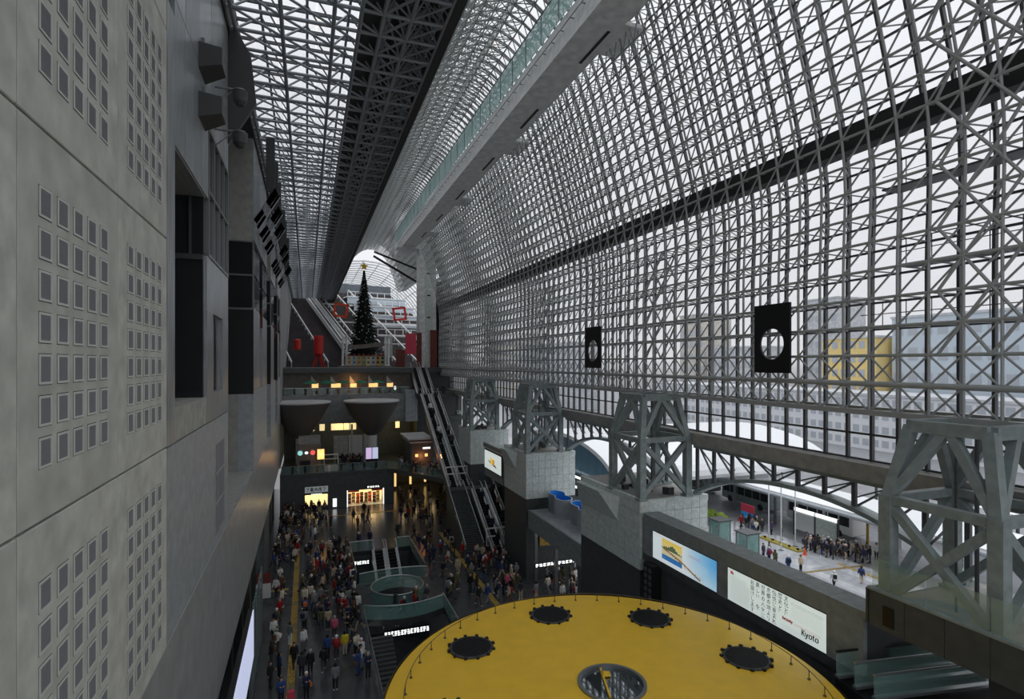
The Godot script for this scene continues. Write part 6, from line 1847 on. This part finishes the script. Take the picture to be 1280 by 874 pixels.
func body_bones(pose: int) -> Array:
	# each bone: a, b, ra, rb, tag (0 skin, 1 top, 2 legs, 3 shoes); the figure faces +z
	var B := []
	var hip := 0.88
	var la := 0.0; var ra := 0.0; var lb := 0.05; var rb := 0.05
	if pose == 1: la = 0.42; ra = -0.38; rb = 0.55
	if pose == 2: la = -0.3; ra = 0.34; lb = 0.45
	if pose == 4: la = 0.12; ra = -0.05; lb = 0.15
	for s in [-1, 1]:
		var sw: float = la if s < 0 else ra
		var bend: float = lb if s < 0 else rb
		var h := Vector3(0.085 * s, hip, 0)
		var k := h + Vector3(0.01 * s, -0.43 * cos(sw), 0.43 * sin(sw))
		var an := k + Vector3(0, -0.39 * cos(sw - bend), 0.39 * sin(sw - bend))
		B.append([h, k, 0.088, 0.06, 2]); B.append([k, an, 0.06, 0.042, 2])
		B.append([an + Vector3(0, -0.02, -0.03), an + Vector3(0.02 * s, -0.045, 0.15), 0.045, 0.036, 3])
		var sh := Vector3(0.175 * s, 1.38, 0)
		var el: Vector3; var wr: Vector3
		if pose == 3:
			el = sh + Vector3(0.05 * s, -0.25, 0.06); wr = el + Vector3(-0.11 * s, 0.08, 0.2)
		elif pose == 4 and s > 0:
			el = sh + Vector3(0.06, -0.26, -0.02); wr = el + Vector3(-0.04, 0.0, 0.22)
		else:
			var q: float = -sw * 0.8
			el = sh + Vector3(0.05 * s, -0.27 * cos(q), 0.27 * sin(q)); wr = el + Vector3(0.01 * s, -0.22 * cos(q + 0.25), 0.22 * sin(q + 0.25))
		B.append([sh, el, 0.062, 0.05, 1]); B.append([el, wr, 0.05, 0.038, 1])
		var dr := (wr - el).normalized()
		B.append([wr, wr + dr * 0.09, 0.034, 0.03, 0])
		B.append([wr + dr * 0.08, wr + dr * 0.16 + Vector3(0, 0, 0.015), 0.026, 0.016, 0])
		B.append([wr + dr * 0.02, wr + dr * 0.08 + Vector3(-0.035 * s, 0, 0.03), 0.018, 0.014, 0])
		B.append([Vector3(0.08 * s, 1.3, 0.0), Vector3(0.07 * s, 0.98, 0.0), 0.115, 0.1, 1])
		B.append([Vector3(0, 1.36, 0), sh, 0.09, 0.065, 1])
	B.append([Vector3(0.0, 1.0, 0), Vector3(0, 0.86, 0), 0.13, 0.125, 1])
	B.append([Vector3(0, 1.38, 0), Vector3(0, 1.5, 0.015), 0.058, 0.052, 0])
	B.append([Vector3(0, 1.555, 0.03), Vector3(0, 1.62, 0.0), 0.078, 0.098, 0])
	B.append([Vector3(0, 1.575, 0.1), Vector3(0, 1.55, 0.118), 0.014, 0.016, 0])
	return B

func surface_nets(B: Array, cell: float) -> Dictionary:
	var lo := Vector3.INF; var hi := -Vector3.INF
	for b in B:
		for k in 2:
			var r: float = b[2 + k] + cell * 2.0
			lo = lo.min(b[k] - Vector3.ONE * r); hi = hi.max(b[k] + Vector3.ONE * r)
	var n := Vector3i(((hi - lo) / cell).ceil()) + Vector3i.ONE
	var f := PackedFloat32Array(); f.resize(n.x * n.y * n.z); f.fill(1.0)
	for b in B:
		var m: float = maxf(b[2], b[3]) + 0.07
		var a := Vector3i(((b[0].min(b[1]) - Vector3.ONE * m - lo) / cell).floor()).max(Vector3i.ZERO)
		var c := Vector3i(((b[0].max(b[1]) + Vector3.ONE * m - lo) / cell).ceil()).min(n - Vector3i.ONE)
		for x in range(a.x, c.x + 1):
			for y in range(a.y, c.y + 1):
				for z in range(a.z, c.z + 1):
					var i := (x * n.y + y) * n.z + z
					var d := seg(lo + Vector3(x, y, z) * cell, b[0], b[1], b[2], b[3])
					var o := f[i]
					var h := maxf(0.035 - absf(o - d), 0.0) / 0.035
					f[i] = minf(o, d) - h * h * 0.035 * 0.25
	var vid := {}
	var vs := PackedVector3Array()
	for x in n.x - 1:
		for y in n.y - 1:
			for z in n.z - 1:
				var i := (x * n.y + y) * n.z + z
				var s0 := f[i] < 0.0
				var corner := [f[i], f[i + 1], f[i + n.z], f[i + n.z + 1], f[i + n.y * n.z], f[i + n.y * n.z + 1], f[i + n.y * n.z + n.z], f[i + n.y * n.z + n.z + 1]]
				var mixed := false
				for k in range(1, 8):
					if (corner[k] < 0.0) != s0: mixed = true; break
				if not mixed: continue
				var p := Vector3.ZERO; var cnt := 0
				for e in [[0, 1], [2, 3], [4, 5], [6, 7], [0, 2], [1, 3], [4, 6], [5, 7], [0, 4], [1, 5], [2, 6], [3, 7]]:
					var fa: float = corner[e[0]]; var fb: float = corner[e[1]]
					if (fa < 0.0) == (fb < 0.0): continue
					var t := fa / (fa - fb)
					var pa := Vector3(e[0] >> 2, (e[0] >> 1) & 1, e[0] & 1); var pb := Vector3(e[1] >> 2, (e[1] >> 1) & 1, e[1] & 1)
					p += pa.lerp(pb, t); cnt += 1
				vid[i] = vs.size()
				vs.append(lo + (Vector3(x, y, z) + p / cnt) * cell)
	var tr := PackedInt32Array()
	var st := [n.y * n.z, n.z, 1]
	for x in range(1, n.x - 1):
		for y in range(1, n.y - 1):
			for z in range(1, n.z - 1):
				var i := (x * n.y + y) * n.z + z
				for ax in 3:
					var j: int = i + st[ax]
					if (f[i] < 0.0) == (f[j] < 0.0): continue
					var u: int = st[(ax + 1) % 3]; var w: int = st[(ax + 2) % 3]
					var q := [vid[i], vid[i - u], vid[i - u - w], vid[i - w]]
					if f[i] >= 0.0: tr.append_array(PackedInt32Array([q[0], q[1], q[2], q[0], q[2], q[3]]))
					else: tr.append_array(PackedInt32Array([q[0], q[2], q[1], q[0], q[3], q[2]]))
	var nn := PackedVector3Array(); nn.resize(vs.size())
	for k in range(0, tr.size(), 3):
		var c := (vs[tr[k + 2]] - vs[tr[k]]).cross(vs[tr[k + 1]] - vs[tr[k]])
		for m in 3: nn[tr[k + m]] += c
	var tags := PackedInt32Array(); tags.resize(vs.size())
	for k in vs.size():
		nn[k] = nn[k].normalized()
		var best := INF
		for b in B:
			var d := seg(vs[k], b[0], b[1], b[2], b[3])
			if d < best: best = d; tags[k] = b[4]
	return {"v": vs, "n": nn, "t": tr, "tag": tags}

func net_mesh(s: Dictionary, want: Callable, grow: float) -> ArrayMesh:
	var v := PackedVector3Array(); var n := PackedVector3Array()
	var t: PackedInt32Array = s.t
	for k in range(0, t.size(), 3):
		if want.call(t[k]) or want.call(t[k + 1]) or want.call(t[k + 2]):
			for m in 3:
				v.append(s.v[t[k + m]] + s.n[t[k + m]] * grow); n.append(s.n[t[k + m]])
	var a := []
	a.resize(Mesh.ARRAY_MAX)
	a[Mesh.ARRAY_VERTEX] = v; a[Mesh.ARRAY_NORMAL] = n
	var o := ArrayMesh.new()
	o.add_surface_from_arrays(Mesh.PRIMITIVE_TRIANGLES, a)
	return o

var figures := []
var cloth := {}
const TOPS := {"black": [26, 26, 28], "charcoal": [56, 58, 62], "navy": [34, 42, 72], "grey": [120, 122, 124], "white": [222, 222, 218], "beige": [186, 170, 146], "brown": [96, 72, 54],
	"red": [150, 34, 36], "blue": [44, 72, 128], "yellow": [206, 190, 40], "olive": [88, 90, 60], "pink": [206, 92, 120], "orange": [216, 112, 44], "teal": [52, 140, 150], "purple": [92, 60, 120], "cream": [214, 206, 188]}
const POSES := ["standing", "walking", "walking", "phone-holding", "waiting"]

func make_figures() -> void:
	for p in 5:
		var s := surface_nets(body_bones(p), 0.027)
		var tag: PackedInt32Array = s.tag
		var vs: PackedVector3Array = s.v
		var f := {}
		f.body = net_mesh(s, func(_i): return true, 0.0)
		f.top = net_mesh(s, func(i): return tag[i] == 1, 0.014)
		f.legs = net_mesh(s, func(i): return tag[i] == 2, 0.011)
		f.shoes = net_mesh(s, func(i): return tag[i] == 3, 0.01)
		f.hair = net_mesh(s, func(i): return tag[i] == 0 and vs[i].y > 1.5 and (vs[i].y > 1.655 or vs[i].z < 0.015), 0.016)
		f.long = net_mesh(s, func(i): return tag[i] == 0 and vs[i].y > 1.42 and (vs[i].y > 1.655 or vs[i].z < 0.0), 0.028)
		figures.append(f)
	var bp := MB.new(); bp.bevel_box(Vector3(-0.16, 1.0, -0.33), Vector3(0.16, 1.4, -0.14), 0.05)
	figures.append(bp.mesh(null))
	var hb := MB.new(); hb.bevel_box(Vector3(0.2, 0.72, -0.12), Vector3(0.32, 0.98, 0.16), 0.03); hb.tube(Vector3(0.24, 0.98, 0.0), Vector3(0.2, 1.36, 0.0), 0.012, 5)
	figures.append(hb.mesh(null))
	for k in TOPS:
		var m := StandardMaterial3D.new()
		m.albedo_color = Color8(TOPS[k][0], TOPS[k][1], TOPS[k][2]); m.roughness = 0.85
		cloth[k] = m
	for k in [["hair_black", 22, 19, 18], ["hair_brown", 62, 42, 30], ["hair_grey", 150, 148, 144], ["cap_white", 226, 226, 224]]:
		var m := StandardMaterial3D.new()
		m.albedo_color = Color8(k[1], k[2], k[3]); m.roughness = 0.7
		cloth[k[0]] = m

func person(at: Vector3, face: float, pose: int, top: String, legs: String, place: String, group: String, bag := 0, bag_colour := "black", tall := 1.0) -> void:
	var hair: String = ["hair_black", "hair_black", "hair_brown", "hair_black", "hair_grey", "cap_white"][rng.randi() % 6]
	var lab := "%s person, %s top, %s trousers,%s %s" % [POSES[pose], top, legs, ["", " %s backpack," % bag_colour, " %s bag," % bag_colour][bag], place]
	var o := thing("person", lab, "person", at, face, group)
	o.scale = Vector3.ONE * tall
	var f: Dictionary = figures[pose]
	var parts := [["body", f.body, M.skin], ["jacket", f.top, cloth[top]], ["trousers", f.legs, cloth[legs]], ["shoes", f.shoes, cloth.white if rng.randf() < 0.3 else cloth.black], ["hair", f.long if rng.randf() < 0.4 and hair != "cap_white" else f.hair, cloth[hair]]]
	if bag == 1: parts.append(["backpack", figures[5], cloth[bag_colour]])
	if bag == 2: parts.append(["shoulder_bag", figures[6], cloth[bag_colour]])
	for p in parts:
		var m := inst(p[0], p[1], o)
		m.material_override = p[2]

var distant := []

func far_person(at: Vector3, face: float, pose: int, top: String, legs: String, tall: float) -> void:
	distant.append([Transform3D(Basis(Vector3.UP, face).scaled(Vector3.ONE * tall), at), pose, top, legs])

func build_distant_crowd() -> void:
	# the people too far away to tell apart, as one object
	var o := thing("distant_crowd", "small distant people on the balconies and under them", "people")
	o.set_meta("kind", "stuff")
	var tint := StandardMaterial3D.new()
	tint.vertex_color_use_as_albedo = true; tint.roughness = 0.85
	for p in 5:
		var mine := distant.filter(func(q): return q[1] == p)
		for part in ["body", "top", "legs", "hair"]:
			var mm := MultiMesh.new()
			mm.transform_format = MultiMesh.TRANSFORM_3D
			mm.use_colors = true
			mm.mesh = figures[p][part]
			mm.instance_count = mine.size()
			for k in mine.size():
				mm.set_instance_transform(k, mine[k][0])
				var c: Color = M.skin.albedo_color
				if part == "top": c = cloth[mine[k][2]].albedo_color
				if part == "legs": c = cloth[mine[k][3]].albedo_color
				if part == "hair": c = cloth.hair_black.albedo_color
				mm.set_instance_color(k, c.srgb_to_linear())
			var mi := MultiMeshInstance3D.new()
			mi.name = {"body": "bodies", "top": "jackets", "legs": "trousers", "hair": "hair"}[part]
			mi.multimesh = mm; mi.material_override = tint
			o.add_child(mi, true)

func crowd(n: int, y: float, poly: PackedVector2Array, place: String, group: String, gap := 0.55, facing := INF, tops := ["black", "black", "black", "black", "charcoal", "charcoal", "charcoal", "navy", "navy", "grey", "grey", "white", "beige", "brown", "cream", "olive", "red", "blue"], far := false) -> void:
	var lo := Vector2.INF; var hi := -Vector2.INF
	for p in poly: lo = lo.min(p); hi = hi.max(p)
	var placed := 0; var tries := 0
	while placed < n and tries < n * 60:
		tries += 1
		var q := Vector2(rng.randf_range(lo.x, hi.x), rng.randf_range(lo.y, hi.y))
		if not Geometry2D.is_point_in_polygon(q, poly): continue
		var ok := true
		for s in stood:
			if absf(s.z - y) < 1.0 and Vector2(s.x, s.y).distance_to(q) < gap: ok = false; break
		if not ok: continue
		stood.append(Vector3(q.x, q.y, y)); placed += 1
		var top: String = tops[rng.randi() % tops.size()]
		var legs: String = ["black", "charcoal", "navy", "grey", "beige", "blue", "brown"][rng.randi() % 7]
		if far:
			far_person(P(q.x, y, q.y), rng.randf() * TAU, rng.randi() % 5, top, legs, rng.randf_range(0.95, 1.07))
			continue
		var bag := 0 if rng.randf() < 0.55 else rng.randi_range(1, 2)
		person(P(q.x, y, q.y), (rng.randf() * TAU) if facing == INF else facing + rng.randf_range(-0.5, 0.5), rng.randi() % 5, top, legs, place, group, bag, ["black", "red", "brown", "navy"][rng.randi() % 4], rng.randf_range(0.95, 1.07))

var stood: Array = []

func build_people() -> void:
	make_figures()
	var on := "on the concourse floor"
	# single figures that can be told apart: x, depth, pose, top, trousers, bag, bag colour, facing
	for q in [[2.55, 42.0, 0, "yellow", "beige", 0, "black", PI], [-1.2, 44.9, 0, "grey", "white", 0, "black", 2.4], [-2.4, 46.0, 4, "white", "black", 0, "black", 0.4], [-0.85, 41.5, 1, "black", "black", 0, "black", 0.2],
		[0.2, 40.1, 1, "black", "black", 2, "black", PI], [-0.35, 40.0, 0, "charcoal", "black", 0, "black", PI], [-0.05, 37.3, 3, "navy", "black", 2, "orange", 0.3], [-1.5, 37.2, 3, "blue", "black", 0, "black", 0.2],
		[1.35, 41.9, 0, "blue", "black", 0, "black", PI], [1.95, 41.6, 4, "red", "charcoal", 1, "red", PI], [1.95, 44.8, 0, "pink", "charcoal", 0, "black", 2.9], [1.55, 46.4, 0, "beige", "charcoal", 0, "black", PI],
		[1.05, 46.6, 4, "olive", "charcoal", 0, "black", PI], [1.7, 37.7, 0, "grey", "black", 0, "black", PI], [1.05, 40.2, 1, "black", "charcoal", 0, "black", PI], [3.3, 41.5, 3, "cream", "black", 0, "black", 0.5],
		[-1.75, 40.4, 0, "navy", "black", 2, "teal", 2.0], [-2.25, 39.4, 4, "black", "black", 0, "black", 1.0], [-0.15, 49.2, 1, "blue", "black", 1, "orange", PI], [-0.25, 43.6, 0, "white", "grey", 0, "black", 0.6],
		[0.9, 82.0, 0, "black", "black", 0, "black", 0.3], [7.4, 80.0, 0, "black", "navy", 0, "black", 0.1], [16.9, 54.3, 3, "white", "black", 0, "black", 0.2], [12.4, 50.0, 0, "black", "black", 0, "black", 0], [13.1, 50.6, 0, "olive", "brown", 0, "black", 0.4],
		[15.7, 58.6, 0, "red", "brown", 0, "black", 0.5], [17.3, 48.6, 0, "pink", "navy", 0, "black", 0.3]]:
		stood.append(Vector3(q[0], q[1], 0))
		person(P(q[0], 0, q[1]), q[7], q[2], q[3], q[4], on, "people in the concourse", q[5], q[6])
	var sc := thing("suitcase", "pink wheeled suitcase beside the person in blue on the concourse", "suitcase", P(-0.95, 0, 37.4))
	var sb := MB.new(); sb.bevel_box(Vector3(-0.22, 0.06, -0.14), Vector3(0.22, 0.66, 0.14), 0.04)
	obj("shell", sb, M.pink, sc)
	for s in [-1, 1]: member("wheel", M.black, sc, Vector3(0.17 * s - 0.02, 0.035, 0), Vector3(0.17 * s + 0.02, 0.035, 0), 0.07, 0.07, true)
	member("handle", M.grey_steel, sc, Vector3(0, 0.66, -0.1), Vector3(0, 1.0, -0.1), 0.12, 0.03)
	# crowds, by the places the picture shows them
	var usual := ["black", "black", "black", "black", "charcoal", "charcoal", "navy", "navy", "grey", "grey", "white", "beige", "brown", "cream", "olive"]
	crowd(20, 0, PackedVector2Array([Vector2(-3.4, 60), Vector2(-1.2, 60), Vector2(-0.4, 72), Vector2(-3.2, 72)]), "by the left shopfronts", "people along the left shopfronts")
	crowd(30, 0, PackedVector2Array([Vector2(-3.3, 72), Vector2(-0.4, 72), Vector2(0.6, 84), Vector2(-3.2, 84)]), "", "", 0.5, INF, usual, true)
	crowd(14, 0, PackedVector2Array([Vector2(-0.8, 70), Vector2(3.6, 70), Vector2(3.6, 84), Vector2(-0.3, 84)]), "", "", 0.8, INF, usual, true)
	crowd(42, 0, PackedVector2Array([Vector2(2.2, 47), Vector2(4.0, 47), Vector2(4.1, 66), Vector2(2.0, 68)]), "in the queue beside the well", "people queueing beside the well", 0.5)
	crowd(22, 0, PackedVector2Array([Vector2(-0.6, 46), Vector2(2.2, 46), Vector2(2.2, 66), Vector2(-0.4, 66)]), "in the middle of the hall", "people in the middle of the hall", 0.8)
	crowd(10, 0, PackedVector2Array([Vector2(2.7, 38), Vector2(4.0, 38), Vector2(4.0, 47), Vector2(2.7, 47)]), "beside the stairs going down", "people beside the stairs", 0.5)
	crowd(8, 0, PackedVector2Array([Vector2(-2.9, 42), Vector2(-1.9, 42), Vector2(-1.9, 60), Vector2(-2.9, 60)]), "beside the glass screen", "people beside the glass screen", 0.7)
	crowd(12, 0, PackedVector2Array([Vector2(4.6, 65.5), Vector2(14, 65.5), Vector2(14, 79), Vector2(4.6, 79)]), "behind the back well", "people behind the well", 0.9)
	crowd(26, 0, PackedVector2Array([Vector2(11.6, 46), Vector2(16, 46), Vector2(16, 66), Vector2(11.6, 66)]), "beside the yellow floor strip", "people beside the floor strip", 0.6)
	crowd(26, 0, PackedVector2Array([Vector2(15.9, 45), Vector2(19.6, 45), Vector2(19.4, 50), Vector2(19.4, 57.4), Vector2(16, 58.5)]), "at the foot of the escalators", "people at the escalators", 0.55)
	crowd(34, 0, PackedVector2Array([Vector2(12.8, 69), Vector2(16.2, 69), Vector2(16.4, 74), Vector2(22, 80), Vector2(21.5, 92), Vector2(13, 92)]), "", "", 0.6, INF, usual, true)
	crowd(20, 0, PackedVector2Array([Vector2(20.9, 42), Vector2(25, 42), Vector2(25, 49.4), Vector2(20.9, 49.4)]), "under the canopy with the cups", "people under the canopy", 0.5)
	crowd(44, 0, PackedVector2Array([Vector2(20.4, 41), Vector2(26, 41), Vector2(32, 49), Vector2(30, 54), Vector2(25.3, 49.6), Vector2(20.4, 49.6)]), "", "", 0.6, INF, usual, true)
	crowd(5, 0, PackedVector2Array([Vector2(5.0, 48.6), Vector2(7.6, 46.3), Vector2(10.2, 48.6), Vector2(7.6, 47.9)]), "on the round platform", "people on the platform", 0.5)
	crowd(8, -5, PackedVector2Array([Vector2(6.8, 36), Vector2(10.6, 36), Vector2(10.6, 45), Vector2(6.8, 45)]), "down in the front well", "people in the front well", 0.6)
	crowd(34, 5.2, PackedVector2Array([Vector2(4.2, 87.4), Vector2(8.2, 85.6), Vector2(8.2, 91), Vector2(4.2, 91)]), "", "", 0.45, INF, ["black", "black", "charcoal", "navy", "grey", "brown"], true)
	crowd(34, 5.2, PackedVector2Array([Vector2(12.6, 85.0), Vector2(13.6, 83.0), Vector2(15.2, 80.0), Vector2(17.0, 76.8), Vector2(18.6, 73.6), Vector2(19.4, 73.6), Vector2(17.8, 79.0), Vector2(13.8, 80.0), Vector2(13.6, 87)]), "", "", 0.4, INF, usual, true)
	for k in 9:
		var f := rng.randf_range(0.1, 0.9)
		var i := k % 2
		person(P(17.5 + 1.55 * i, 5.2, 69.6).lerp(P(17.5 + 1.55 * i, 16.0, 88.3), f) + Vector3(0.1 * (1 if k % 3 else -1), 0.12, 0), PI * (1 - i), 0, ["black", "grey", "white", "charcoal"][k % 4], "black", "riding the long escalator", "people on the long escalators")
	for k in 8:
		var f := 0.08 + 0.11 * k
		var i := k % 2
		person(P(19.9 + 1.7 * i, 0, 58.6).lerp(P(19.9 + 1.7 * i, 5.2, 67.5), f) + Vector3(0.1, 0.12, 0), PI * (1 - i), 0, ["black", "beige", "navy", "charcoal"][k % 4], "black", "riding the lower escalator", "people on the lower escalators")
	# plaza
	for q in [[46.0, 38.6, 1, "white", "black", 1, "black", 2.6], [49.5, 38.6, 1, "blue", "beige", 1, "navy", 2.4], [45.4, 43.3, 0, "blue", "blue", 1, "black", 2.8], [46.6, 42.9, 0, "beige", "black", 0, "black", 0], [45.6, 46.0, 0, "purple", "black", 1, "red", 3],
		[45.9, 47.1, 0, "charcoal", "navy", 0, "black", 0.2], [45.4, 45.0, 1, "olive", "black", 0, "black", 2], [46.9, 47.3, 4, "grey", "black", 2, "black", 1], [52.9, 51.5, 0, "charcoal", "black", 0, "black", 0.4], [53.4, 53.5, 0, "purple", "black", 0, "black", 0.4]]:
		person(P(q[0], 0, q[1]), q[7], q[2], q[3], q[4], "crossing the wet plaza", "people on the plaza", q[5], q[6])
	crowd(12, 0, PackedVector2Array([Vector2(51.6, 54.5), Vector2(53.2, 54), Vector2(54.0, 57.2), Vector2(51.6, 57.2)]), "near the poster stand outside", "people near the poster stand", 0.6)
	crowd(36, 0, PackedVector2Array([Vector2(51.3, 47.8), Vector2(53.6, 48.6), Vector2(57.2, 42.8), Vector2(54.4, 42.0)]), "waiting in the bus queue", "people in the bus queue", 0.42)
	build_distant_crowd()
